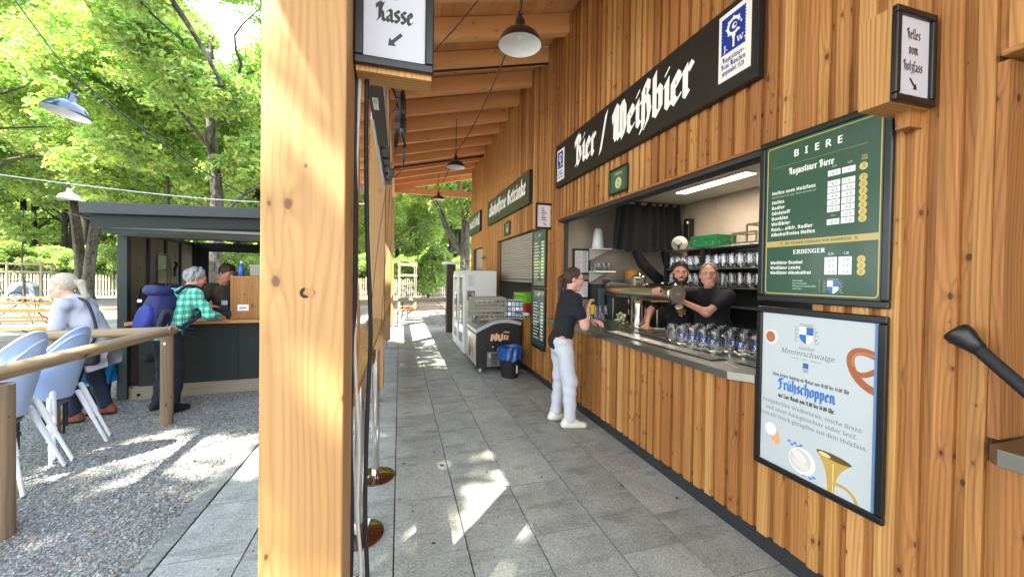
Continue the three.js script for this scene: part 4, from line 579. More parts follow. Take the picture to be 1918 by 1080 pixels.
{
  const cable = (label, pts, r, m) => solo('cable', tube(pts, r, 6, 40), m, label, 'cable');
  cable('lamp cable running from lamp to lamp under the canopy', [[0.62, slopeY(0.62) + 0.2, -1.6], [0.8, 4.0, -2.3], [0.925, 3.79, -3.06], [0.96, 3.68, -5.1], [0.975, 3.86, -7.2], [1.0, 3.9, -9], [1.04, 4.02, -11.2]], 0.009, mat(0x4a3a30, 0.7));
  cable('thin wire crossing below the rafters beside the nearest lamp', [[1.2, slopeY(1.2), -2.5], [0.6, 4.02, -3.5], [0.1, 3.75, -4.4], [-0.1, 3.6, -5.0]], 0.006, mat(0x3a2c24, 0.7));
  cable('dark sagging cable from the left yard lamp towards the kiosk roof', [[-3.1, 3.52, -4.8], [-2.7, 3.1, -5.6], [-2.2, 2.75, -6.9], [-1.6, 2.65, -8.2]], 0.008, mat(0x35403c, 0.7));
  cable('dark cable holding the left yard lamp from above', [[-3.1, 3.52, -4.8], [-3.35, 4.3, -4.2], [-3.6, 5.4, -3.4]], 0.006, mat(0x35403c, 0.7));
  cable('pale cable spanning the yard with the white lamp', [[-9.6, 3.62, -9.8], [-6.28, 3.3, -9.8], [-3.5, 3.16, -9.8], [-0.4, 3.3, -9.9]], 0.008, mat(0xc9cdd0, 0.6));
  // cables running down beside the near post
  cable('thick black cable running down the right edge of the near post', [[-0.158, 4.0, -1.515], [-0.158, 2.2, -1.5], [-0.156, 1.5, -1.5], [-0.168, 1.1, -1.5], [-0.158, 0.7, -1.5], [-0.17, 0.03, -1.5]], 0.009, rubber);
  cable('second black cable hanging free right of the near post', [[-0.12, 2.4, -1.5], [-0.122, 2.1, -1.5], [-0.115, 1.75, -1.5], [-0.1, 1.4, -1.5], [-0.108, 1.1, -1.5], [-0.112, 0.75, -1.5], [-0.1, 0.45, -1.5], [-0.08, 0.03, -1.5]], 0.0085, rubber);
  cable('grey white cable hanging between the black cables', [[-0.145, 2.3, -1.5], [-0.155, 1.9, -1.5], [-0.158, 1.5, -1.5], [-0.15, 1.25, -1.5], [-0.136, 0.95, -1.5], [-0.14, 0.75, -1.5], [-0.125, 0.5, -1.5], [-0.15, 0.25, -1.5], [-0.17, 0.02, -1.5]], 0.007, mat(0xb5aca0, 0.5));
  cable('orange brown cable along the near post', [[-0.168, 3.2, -1.53], [-0.165, 2.4, -1.52], [-0.15, 2.0, -1.52], [-0.152, 1.6, -1.52], [-0.142, 1.4, -1.52], [-0.17, 1.05, -1.53], [-0.175, 0.4, -1.52], [-0.182, 0.02, -1.52]], 0.006, mat(0x9a5a26, 0.5));
  cable('thin black wire slanting from the ceiling unit to the second post', [[-0.13, 2.45, -3.9], [-0.2, 1.9, -3.9], [-0.27, 1.2, -3.9], [-0.3, 1.07, -3.9]], 0.003, rubber);
  cable('thin black wire dropping straight from the ceiling unit', [[-0.1, 2.45, -3.95], [-0.125, 1.9, -3.95], [-0.17, 1.07, -3.95]], 0.003, rubber);
}
{ // ceiling unit and strap
  const t = thing('ceiling_unit', 'long narrow dark and silver unit hanging under the beam beside the near post', 'ceiling unit', [-0.125, 2.45, -3.0]); const sil = mat(0xc9ccd0, 0.4);
  part(t, 'housing', rbox(0.075, 0.1, 1.0, 0, 0.1, 0.62, 0.006), mat(0x2a2421, 0.5)); part(t, 'silver_rail', merge([rbox(0.02, 0.1, 1.9, -0.035, 0.1, -0.35, 0.004), rbox(0.075, 0.02, 1.3, 0, 0.14, -0.4, 0.004)]), sil);
  for (let i = 0; i < 5; i++) part(t, 'vent_block', rbox(0.05, 0.07, 0.17, 0.01, 0.1, -0.1 - i * 0.24, 0.004), i % 2 ? black : mat(0x4b4d50, 0.5)); part(t, 'silver_rail', rbox(0.012, 0.1, 0.9, 0.035, 0.11, 0.55, 0.003), sil);
  part(t, 'label', box(0.028, 0.0015, 0.15, -0.006, 0.0495, 0.82), new THREE.MeshStandardMaterial({ map: canvasTex(64, 128, (x) => { x.fillStyle = '#dcdcd6'; x.fillRect(0, 0, 64, 128); x.fillStyle = '#333'; for (let i = 0; i < 6; i++) x.fillRect(10, 12 + i * 8, 40, 3); }), roughness: 0.6 }));
  part(t, 'hanger', merge([bar(V(0, 0.14, 0.7), V(-0.1, 1.4, 0.7), 0.004), bar(V(0, 0.14, -0.7), V(-0.1, 1.4, -0.7), 0.004)]), steel);
  const s = thing('strap_bundle', 'bundle of black straps hanging from the ceiling unit', 'straps', [0, 0, -2.2]); const band = (pts, w) => { const c = new THREE.CatmullRomCurve3(pts.map((p) => V(...p))), P = []; for (let i = 0; i < 24; i++) { const a = c.getPointAt(i / 24), b = c.getPointAt((i + 1.1) / 24.2); P.push(beam(a, b, w, 0.004)); } return merge(P); };
  part(s, 'strap', band([[-0.07, 2.68, 0], [-0.05, 2.6, 0.02], [-0.01, 2.62, 0.03], [0.01, 2.5, 0.02], [0.0, 2.38, 0.0], [0.02, 2.3, 0.01]], 0.03), black); part(s, 'strap', band([[-0.06, 2.62, 0.01], [-0.03, 2.55, 0.03], [-0.02, 2.4, 0.02], [-0.03, 2.3, 0.0], [-0.035, 2.24, 0.0]], 0.028), black);
  part(s, 'strap', band([[0.02, 2.45, 0], [0.015, 2.3, 0.01], [0.01, 2.2, 0.0], [-0.02, 2.14, 0.0], [-0.055, 2.12, 0.0]], 0.014), black); part(s, 'strap', band([[-0.065, 2.6, -0.02], [-0.062, 2.4, -0.02], [-0.058, 2.2, -0.02]], 0.012), black); part(s, 'buckle', merge([rbox(0.03, 0.05, 0.012, -0.05, 2.15, 0, 0.004), rbox(0.03, 0.035, 0.014, -0.02, 2.56, 0.03, 0.004), bar(V(-0.02, 2.6, 0.02), V(0.035, 2.68, 0.0), 0.009)]), black);
}
{ // bar shelf between the posts with its chrome stands
  const t = thing('standing_counter', 'narrow wooden standing counter running from post to post', 'counter'); rs(66);
  for (const [a, b] of [[-1.5, -5.04], [-5.26, -8.74], [-8.97, -12.48]]) { part(t, 'counter_plank', lay(rbox(0.19, 0.035, a - b, -0.28, 1.035, (a + b) / 2, 0.006, 1), 'z'), spruce[1]); part(t, 'apron', lay(box(0.02, 0.14, a - b - 0.02, -0.3, 0.945, (a + b) / 2), 'z'), spruce[0]); }
  const s = thing('chrome_stand', 'chrome post on a round dark glossy base under the standing counter, the nearer', 'stand', [-0.225, 0, -2.52]); part(s, 'pole', cyl(0.03, 0.03, 0.99, 0, 0.02, 0, 24), chrome); part(s, 'base_plate', lathe([[0, 0.0], [0.145, 0.0], [0.15, 0.006], [0.146, 0.014], [0.05, 0.024], [0, 0.026]], 48), phys(0x3b1d14, 0.08, { clearcoat: 1, clearcoatRoughness: 0.03 }));
  dup(s, [-0.17, 0, -3.22], 0, 'chrome post on a round dark glossy base, second from the near post'); dup(s, [-0.24, 0, -2.02], 0, 'chrome post on a round dark glossy base closest to the near post');
}
// ---------------------------------------------------------------- beer tap
{
  const t = thing('beer_tap', 'polished steel beer tap column with a thick horizontal barrel', 'beer tap', [2.62, 1.03, -3.84]);
  part(t, 'column', lathe([[0, 0], [0.1, 0], [0.1, 0.012], [0.082, 0.02], [0.08, 0.03], [0.08, 0.575], [0.085, 0.58], [0.085, 0.592], [0.06, 0.603], [0.02, 0.608], [0.016, 0.63], [0, 0.635]], 40), chrome);
  const br = part(t, 'barrel', lathe([[0, -0.63], [0.07, -0.63], [0.095, -0.622], [0.1, -0.61], [0.1, 0.6], [0.094, 0.62], [0.0, 0.622]], 48).rotateX(Math.PI / 2).translate(0, 0.42, 0.02), chrome);
  part(br, 'end_disc', new THREE.CylinderGeometry(0.088, 0.088, 0.012, 48).rotateX(Math.PI / 2).translate(0, 0.42, 0.65), mat(0x8a7a6c, 0.4, { metalness: 0.3 })); part(br, 'badge', merge([box(0.05, 0.012, 0.006, 0, 0.42, 0.66), box(0.03, 0.022, 0.005, 0, 0.428, 0.66), box(0.02, 0.01, 0.005, 0.012, 0.412, 0.66)]), chrome);
  part(t, 'nameplate', new THREE.CylinderGeometry(0.0815, 0.0815, 0.3, 20, 1, true, -1.2, 1.0).translate(0, 0.44, 0), new THREE.MeshStandardMaterial({ map: canvasTex(64, 160, (x) => { x.fillStyle = '#6d6038'; x.fillRect(0, 0, 64, 160); x.fillStyle = '#1e1a12'; for (let i = 0; i < 7; i++) x.fillRect(16, 12 + i * 20, 32, 12); }), roughness: 0.4, metalness: 0.4, side: THREE.DoubleSide }));
  for (const z of [-0.1, 0.34, 0.52]) { const v = part(t, 'spout', merge([bar(V(0.08, 0.4, z), V(0.16, 0.4, z), 0.014), tube([[0.15, 0.4, z], [0.175, 0.37, z], [0.178, 0.3, z]], 0.01)]), chrome); part(v, 'tap_handle', lathe([[0, 0], [0.008, 0], [0.014, 0.05], [0.012, 0.11], [0, 0.115]], 14).translate(0.15, 0.42, z), black); }
  part(t, 'bolt', merge([0, 1, 2, 3].map((i) => new THREE.SphereGeometry(0.008, 8, 6).translate(Math.cos(i * 1.57 + 0.7) * 0.09, 0.014, Math.sin(i * 1.57 + 0.7) * 0.09))), steel);
}
// ---------------------------------------------------------------- glasses
const glassM = phys(0xffffff, 0.03, { transmission: 1, thickness: 0.004, ior: 1.5, attenuationColor: new THREE.Color(0.86, 0.95, 0.9), attenuationDistance: 0.25 });
const mugLabel = new THREE.MeshStandardMaterial({ map: canvasTex(64, 80, (x) => { x.fillStyle = '#16296a'; x.fillRect(0, 0, 64, 80); x.fillStyle = '#e8ecf5'; x.beginPath(); x.arc(36, 28, 14, 0, 7); x.fill(); x.fillStyle = '#16296a'; x.beginPath(); x.arc(37, 28, 9, 0, 7); x.fill(); x.fillStyle = '#e8ecf5'; x.fillRect(30, 42, 7, 20); x.fillRect(8, 66, 48, 4); }), roughness: 0.5, side: THREE.DoubleSide });
function mugParts(t, h, r, print) {
  const o = [[0, 0.004], [r * 0.86, 0.0], [r, 0.012], [r * 1.0, h * 0.2], [r * 0.97, h * 0.26], [r * 1.0, h * 0.33], [r * 0.98, h * 0.8], [r * 0.93, h], [r * 0.86, h], [r * 0.88, h * 0.8], [r * 0.9, h * 0.3], [r * 0.87, 0.03], [r * 0.6, 0.022], [0, 0.018]];
  part(t, 'mug_body', lathe(o, 18), glassM); part(t, 'handle', tube([[r * 0.94, h * 0.82, 0], [r * 1.5, h * 0.78, 0], [r * 1.62, h * 0.5, 0], [r * 1.45, h * 0.25, 0], [r * 0.97, h * 0.2, 0]], r * 0.16, 7, 16), glassM);
  if (print) part(t, 'print', new THREE.CylinderGeometry(r * 1.012, r * 1.012, h * 0.3, 10, 1, true, -0.55, 1.1).translate(0, h * 0.5, 0), mugLabel);
}
{
  rs(2024); const m = thing('beer_mug', 'glass beer mug with blue print among the rows on the steel counter', 'mug', [2.42, 1.031, -2.93], -2.4, 'beer mugs on the counter'); mugParts(m, 0.17, 0.049, true); let first = true;
  for (let i = 0; i < 7; i++) for (let j = 0; j < 4; j++) { if (i > 4 && j < 1) continue; const z = -2.93 + i * 0.118 + j * 0.03, x = 2.36 + j * 0.118 + i * 0.004; const a = -2.35 + rr(-0.5, 0.5); if (first) { m.position.set(x, 1.031, z); m.rotation.y = a; first = false; } else dup(m, [x, 1.031, z], a); }
  const s = thing('shelf_mug', 'clear glass mug standing in a row on the dark bar shelf', 'mug', [3.6, 1.757, -3.7], 0, 'mugs on the bar shelves'); mugParts(s, 0.15, 0.045, false); first = true;
  for (const [y, za, zb] of [[1.747, -3.78, -2.6], [1.747, -4.42, -3.92], [1.528, -3.78, -2.6], [1.528, -4.42, -3.92]]) for (let z = za; z < zb; z += 0.112) for (const x of [3.53, 3.66]) { const p = [x + rr(-0.008, 0.008), y, z + rr(-0.006, 0.006)]; if (first) { s.position.set(...p); first = false; } else dup(s, p, rr(0, 6)); }
  const g = thing('tumbler', 'clear tumbler on the counter behind the woman', 'glass', [2.3, 1.031, -4.6], 0, 'tumblers by the left end of the counter'); part(g, 'glass_body', lathe([[0, 0.003], [0.03, 0], [0.036, 0.11], [0.032, 0.11], [0.027, 0.014], [0, 0.012]], 16), glassM); first = true;
  for (let i = 0; i < 14; i++) { const p = [2.3 + (i % 4) * 0.085 + rr(-0.01, 0.01), 1.031 + (i > 8 ? 0.105 : 0), -4.62 + (Math.floor(i / 4) % 3) * 0.09]; if (first) { g.position.set(...p); first = false; } else dup(g, p, 0); }
  const wgl = thing('wall_shelf', 'small white wall shelf holding glasses above the counter end', 'shelf', [2.83, 1.69, -5.05]); part(wgl, 'board', rbox(0.3, 0.02, 0.26, 0, 0, 0, 0.004), white); part(wgl, 'bracket', extrude([[-0.15, -0.01], [0.15, -0.01], [-0.15, -0.16]], 0.015).translate(0, 0, -0.12), mat(0xcac6bd, 0.5));
  dup(wgl, [2.83, 2.015, -5.05], 0, 'upper white wall shelf next to the black curtain');
  for (let i = 0; i < 6; i++) dup(g, [2.73 + (i % 3) * 0.085, 1.7, -5.08 + Math.floor(i / 3) * 0.09], 0, 'clear tumbler on the small white wall shelf', 'tumblers on the wall shelf');
  const wt = thing('white_container', 'white plastic container on the upper wall shelf', 'container', [2.76, 2.026, -5.06]); part(wt, 'container_body', lathe([[0, 0], [0.09, 0], [0.06, 0.26], [0.05, 0.27], [0, 0.27]], 20), white); part(wt, 'lid', cyl(0.052, 0.048, 0.02, 0, 0.27, 0), mat(0xc9c9c4, 0.5));
}
// ---------------------------------------------------------------- bar room fittings
{
  rs(77); const dk = mat(0x26272a, 0.45, { metalness: 0.5 });
  const s = thing('bar_shelf', 'dark steel shelf rack full of mugs along the rear wall of the bar', 'shelf');
  for (const y of [1.08, 1.31, 1.52, 1.74, 1.985]) part(s, 'shelf_board', rbox(0.4, 0.02, 2.1, 3.7, y - 0.01, -3.47, 0.004, 1), steel);
  for (const z of [-4.5, -3.84, -2.44]) for (const x of [3.5, 3.88]) part(s, 'upright', box(0.045, 1.98, 0.045, x, 0.99, z), dk); part(s, 'back_sheet', box(0.01, 1.96, 2.1, 3.93, 1.0, -3.47), mat(0x1d1e20, 0.6)); part(s, 'lower_cabinet', box(0.36, 0.9, 2.06, 3.72, 0.48, -3.47), mat(0x232427, 0.4, { metalness: 0.6 }));
  // stacked steel racks, towels, megaphone on top
  for (let i = 0; i < 3; i++) { const r = thing('rack_insert', ['steel wire basket on the shelf top, front', 'steel wire basket on the shelf top, middle', 'tall steel wire basket on the shelf top by the towels'][i], 'basket', [3.62 + i * 0.07, 1.987, -3.28 + i * 0.12]); const w = 0.3, h = 0.12 + i * 0.09, L = []; for (const x of [-0.1, 0.1]) { L.push(box(0.012, 0.018, w, x, h, 0), box(0.012, 0.018, w, x, 0.012, 0), box(0.012, h, 0.018, x, h / 2, -w / 2), box(0.012, h, 0.018, x, h / 2, w / 2)); } L.push(box(0.2, 0.018, 0.012, 0, h, -w / 2), box(0.2, 0.018, 0.012, 0, h, w / 2)); part(r, 'basket_frame', merge(L), steel); part(r, 'basket_floor', box(0.2, 0.006, w, 0, 0.006, 0), dk); }
  const tw = thing('folded_towels', 'pile of folded white towels on top of the shelf behind the menu', 'towels', [3.7, 1.987, -2.86]); for (let i = 0; i < 4; i++) part(tw, 'towel', rbox(0.26, 0.045, 0.3, rr(-0.01, 0.01), 0.03 + i * 0.052, rr(-0.01, 0.01), 0.02, 3), mat(i % 2 ? 0xd8d8d6 : 0xe8e7e4, 0.95));
  const mg = thing('megaphone', 'pale megaphone lying on the shelf end beside the black curtain', 'megaphone', [3.56, 2.07, -4.32], 2.4); part(mg, 'horn', lathe([[0.1, 0], [0.075, 0.05], [0.045, 0.12], [0.03, 0.2], [0.026, 0.2], [0.04, 0.12], [0.07, 0.05], [0.095, 0.002]], 28).rotateX(Math.PI / 2).rotateY(Math.PI), mat(0xc9c3b2, 0.4)); part(mg, 'grip', rbox(0.03, 0.1, 0.04, 0, -0.03, -0.16, 0.01), black); part(mg, 'body', cyl(0.04, 0.035, 0.1, 0, 0, 0, 18).rotateX(-Math.PI / 2).translate(0, 0, -0.2), plasticGrey);
  const sp = thing('wall_speaker', 'slim dark speaker fixed in the rear corner above the megaphone', 'speaker', [3.9, 2.3, -4.55]); part(sp, 'speaker_body', rbox(0.1, 0.3, 0.1, 0, 0, 0, 0.01), black); part(sp, 'dome', new THREE.SphereGeometry(0.03, 12, 8).translate(-0.05, 0.09, 0.03), chrome);
  // black curtain on a rod with its tied-back lower ends
  const c = thing('black_curtain', 'black fabric curtain on a rod hanging in the rear left of the bar', 'curtain'); const cloth = mat(0x0f0f11, 0.95);
  const fold = (x0, x1, y0, y1, z, sway) => { const g = new THREE.PlaneGeometry(1, 1, 60, 12), p = g.attributes.position; for (let i = 0; i < p.count; i++) { const u = p.getX(i) + 0.5, v = p.getY(i) + 0.5; const X = x0 + (x1 - x0) * u, Y = y0 + (y1 - y0) * v; p.setXYZ(i, X + sway * (1 - v) * (u - 0.5) * 0.15, Y + 0.015 * Math.sin(u * 21) * (1 - v), z + 0.035 * Math.sin(u * 44 + Math.sin(u * 9) * 2) * (0.6 + 0.6 * (1 - v)) + 0.03 * n3(u * 12, v * 3, 1)); } g.computeVertexNormals(); return g; };
  part(c, 'curtain_panel', fold(2.86, 3.86, 1.985, 2.66, -4.72, 1), cloth);
  part(c, 'curtain_tail', tube([[3.2, 2.02, -4.75], [3.28, 1.85, -4.76], [3.5, 1.66, -4.78], [3.72, 1.5, -4.8], [3.8, 1.2, -4.8]], 0.075, 10).scale(1, 1, 1), cloth); part(c, 'curtain_tail', tube([[3.7, 2.0, -4.8], [3.74, 1.85, -4.8], [3.84, 1.6, -4.82], [3.86, 1.3, -4.82]], 0.06, 10), cloth);
  part(c, 'rod', bar(V(2.5, 2.645, -4.72), V(3.97, 2.645, -4.72), 0.012), steel); part(c, 'eyelet', merge([0, 1, 2, 3, 4, 5].map((i) => new THREE.TorusGeometry(0.024, 0.006, 6, 16).rotateY(1.57).translate(2.94 + i * 0.17, 2.645, -4.72))), steel);
  // steel kitchen unit with drawers and trays, left rear
  const k = thing('steel_unit', 'stainless kitchen unit with dark drawers at the left rear of the bar', 'kitchen unit', [3.2, 0, -4.98]); part(k, 'unit_body', rbox(0.66, 1.42, 0.36, 0, 0.73, 0, 0.008), brushed); for (let i = 0; i < 5; i++) part(k, 'drawer', rbox(0.3, 0.06, 0.012, 0.06, 1.05 + i * 0.075, 0.186, 0.004), i % 2 ? steel : dk); part(k, 'unit_top', rbox(0.7, 0.02, 0.4, 0, 1.445, 0, 0.004), steel);
  const dc = thing('dark_cabinet', 'dark cabinet between the wall shelves and the kitchen unit', 'cabinet', [2.78, 0, -5.1]); part(dc, 'cabinet_body', rbox(0.16, 1.5, 0.18, 0, 0.76, 0, 0.006), mat(0x1c2023, 0.5)); part(dc, 'cabinet_front', rbox(0.1, 0.5, 0.006, 0.02, 1.2, 0.093, 0.002, 1), mat(0x39545c, 0.4));
  for (const [i, x, w] of [[0, 2.96, 0.18], [1, 3.16, 0.16]]) { const p = thing('steel_pan', ['deep steel pan on the kitchen unit, left', 'deep steel pan on the kitchen unit, right'][i], 'pan', [x, 1.457, -4.96]); part(p, 'pan_body', merge([box(w, 0.13, 0.006, 0, 0.065, 0.12), box(w, 0.13, 0.006, 0, 0.065, -0.12), box(0.006, 0.13, 0.24, w / 2, 0.065, 0), box(0.006, 0.13, 0.24, -w / 2, 0.065, 0), box(w, 0.006, 0.24, 0, 0.004, 0)]), i ? steel : brushed); part(p, 'pan_rim', merge([box(w + 0.03, 0.008, 0.02, 0, 0.132, 0.13), box(w + 0.03, 0.008, 0.02, 0, 0.132, -0.13), box(0.02, 0.008, 0.27, w / 2 + 0.01, 0.132, 0), box(0.02, 0.008, 0.27, -w / 2 - 0.01, 0.132, 0)]), steel); }
  const ye = thing('yellow_bucket', 'yellow bucket standing behind the pans under the curtain', 'bucket', [3.36, 1.457, -5.06]); part(ye, 'bucket_body', lathe([[0, 0], [0.1, 0], [0.13, 0.25], [0.126, 0.25], [0.096, 0.01]], 22), mat(0xc98a1a, 0.45)); part(ye, 'bucket_rim', new THREE.TorusGeometry(0.13, 0.007, 6, 24).rotateX(Math.PI / 2).translate(0, 0.25, 0), mat(0xb87a14, 0.45));
  const bl = ['pale liqueur bottle behind the tap barrel, first from left', 'pale liqueur bottle behind the tap barrel, second from left', 'pale liqueur bottle behind the tap barrel, third from left', 'pale liqueur bottle behind the tap barrel, fourth from left', 'dark bottle at the right end of the row behind the tap barrel'];
  for (let i = 0; i < 5; i++) { const b = thing('bottle', bl[i], 'bottle', [3.23 + i * 0.055, 1.35, -4.22 + i * 0.06]); part(b, 'bottle_glass', lathe([[0, 0], [0.026, 0], [0.028, 0.11], [0.024, 0.135], [0.011, 0.155], [0.011, 0.19], [0, 0.19]], 14), i < 4 ? phys(0xdfe8d8, 0.08, { transmission: 0.7, thickness: 0.01 }) : mat(0x101010, 0.2)); part(b, 'bottle_cap', cyl(0.013, 0.013, 0.022, 0, 0.185, 0, 12), i < 4 ? white : black); part(b, 'bottle_label', new THREE.CylinderGeometry(0.0288, 0.0288, 0.06, 16, 1, true).translate(0, 0.06, 0), mat(0xd9d2b4, 0.7)); }
  const bt = thing('bottle_table', 'steel side table carrying the row of small bottles', 'table', [3.34, 0, -4.1]); part(bt, 'table_top', rbox(0.3, 0.02, 0.4, 0, 1.338, 0, 0.004), steel); for (const [x, z] of [[-0.13, -0.18], [0.13, -0.18], [0.13, 0.18], [-0.13, 0.18]]) part(bt, 'leg', cyl(0.014, 0.014, 1.33, x, 0.0, z, 10), steel);
  const fl = thing('flower_bunch', 'small bunch of pale flowers on the counter beside the tap column', 'flowers', [2.58, 1.031, -4.12]); const fg = []; for (let i = 0; i < 34; i++) fg.push(new THREE.IcosahedronGeometry(rr(0.012, 0.022), 0).scale(1, 0.6, 1).translate(rr(-0.06, 0.06), rr(0.03, 0.15), rr(-0.06, 0.06))); part(fl, 'blossoms', merge(fg), mat(0xd8d2a8, 0.8)); const sg = []; for (let i = 0; i < 16; i++) sg.push(bar(V(0, 0, 0), V(rr(-0.05, 0.05), rr(0.05, 0.12), rr(-0.05, 0.05)), 0.003)); part(fl, 'stems', merge(sg), mat(0x6a7a3a, 0.8)); part(fl, 'vase', lathe([[0, 0], [0.03, 0], [0.035, 0.05], [0.032, 0.05], [0.027, 0.005]], 14), glassM);
  const st = thing('stirring_stick', 'thin pale stick lying on the front of the steel counter', 'stick', [2.12, 1.036, -2.05], 0.5); part(st, 'stick_body', bar(V(-0.06, 0, 0.05), V(0.06, 0, -0.05), 0.003), mat(0xd8cdb8, 0.6)); part(st, 'stick_tip', new THREE.SphereGeometry(0.005, 8, 6).translate(0.06, 0, -0.05), mat(0xd8cdb8, 0.6));
  const tr = thing('steel_tray', 'low square steel tray on the counter right of the tap', 'tray', [2.62, 1.031, -3.52]); part(tr, 'tray_body', rbox(0.26, 0.02, 0.26, 0, 0.01, 0, 0.006), brushed); part(tr, 'tray_rim', merge([box(0.26, 0.012, 0.012, 0, 0.026, 0.124), box(0.26, 0.012, 0.012, 0, 0.026, -0.124), box(0.012, 0.012, 0.24, 0.124, 0.026, 0), box(0.012, 0.012, 0.24, -0.124, 0.026, 0)]), steel);
}
{ // black tube with flared end by the right window, and a wall hook light fitting far down
  const t = thing('black_tube', 'black tube with a flared end leaning out of the right serving window', 'tube'); const a = V(1.99, 1.425, -0.925), b = V(2.0, 1.365, -0.865), c = V(2.03, 1.1, -0.62);
  part(t, 'tube_body', tube([b, V(2.003, 1.29, -0.795), V(2.01, 1.2, -0.71), c], 0.021, 16, 30), rubber); const f = lathe([[0, 0], [0.036, 0.0], [0.042, 0.008], [0.041, 0.03], [0.031, 0.06], [0.024, 0.09], [0, 0.09]], 28); f.applyQuaternion(new THREE.Quaternion().setFromUnitVectors(V(0, 1, 0), b.clone().sub(a).normalize())); f.translate(a.x, a.y, a.z); part(t, 'flared_end', f, black);
  const w = thing('wall_lamp', 'small wall light fixed between the far windows', 'wall light', [2.03, 2.06, -9.45]); part(w, 'arm', tube([[0.06, 0, 0], [0, 0.03, 0], [-0.04, 0, 0]], 0.012), steel); part(w, 'shade', lathe([[0.06, 0], [0.05, 0.04], [0.02, 0.06], [0, 0.062]], 18).translate(-0.04, -0.04, 0), steel);
}
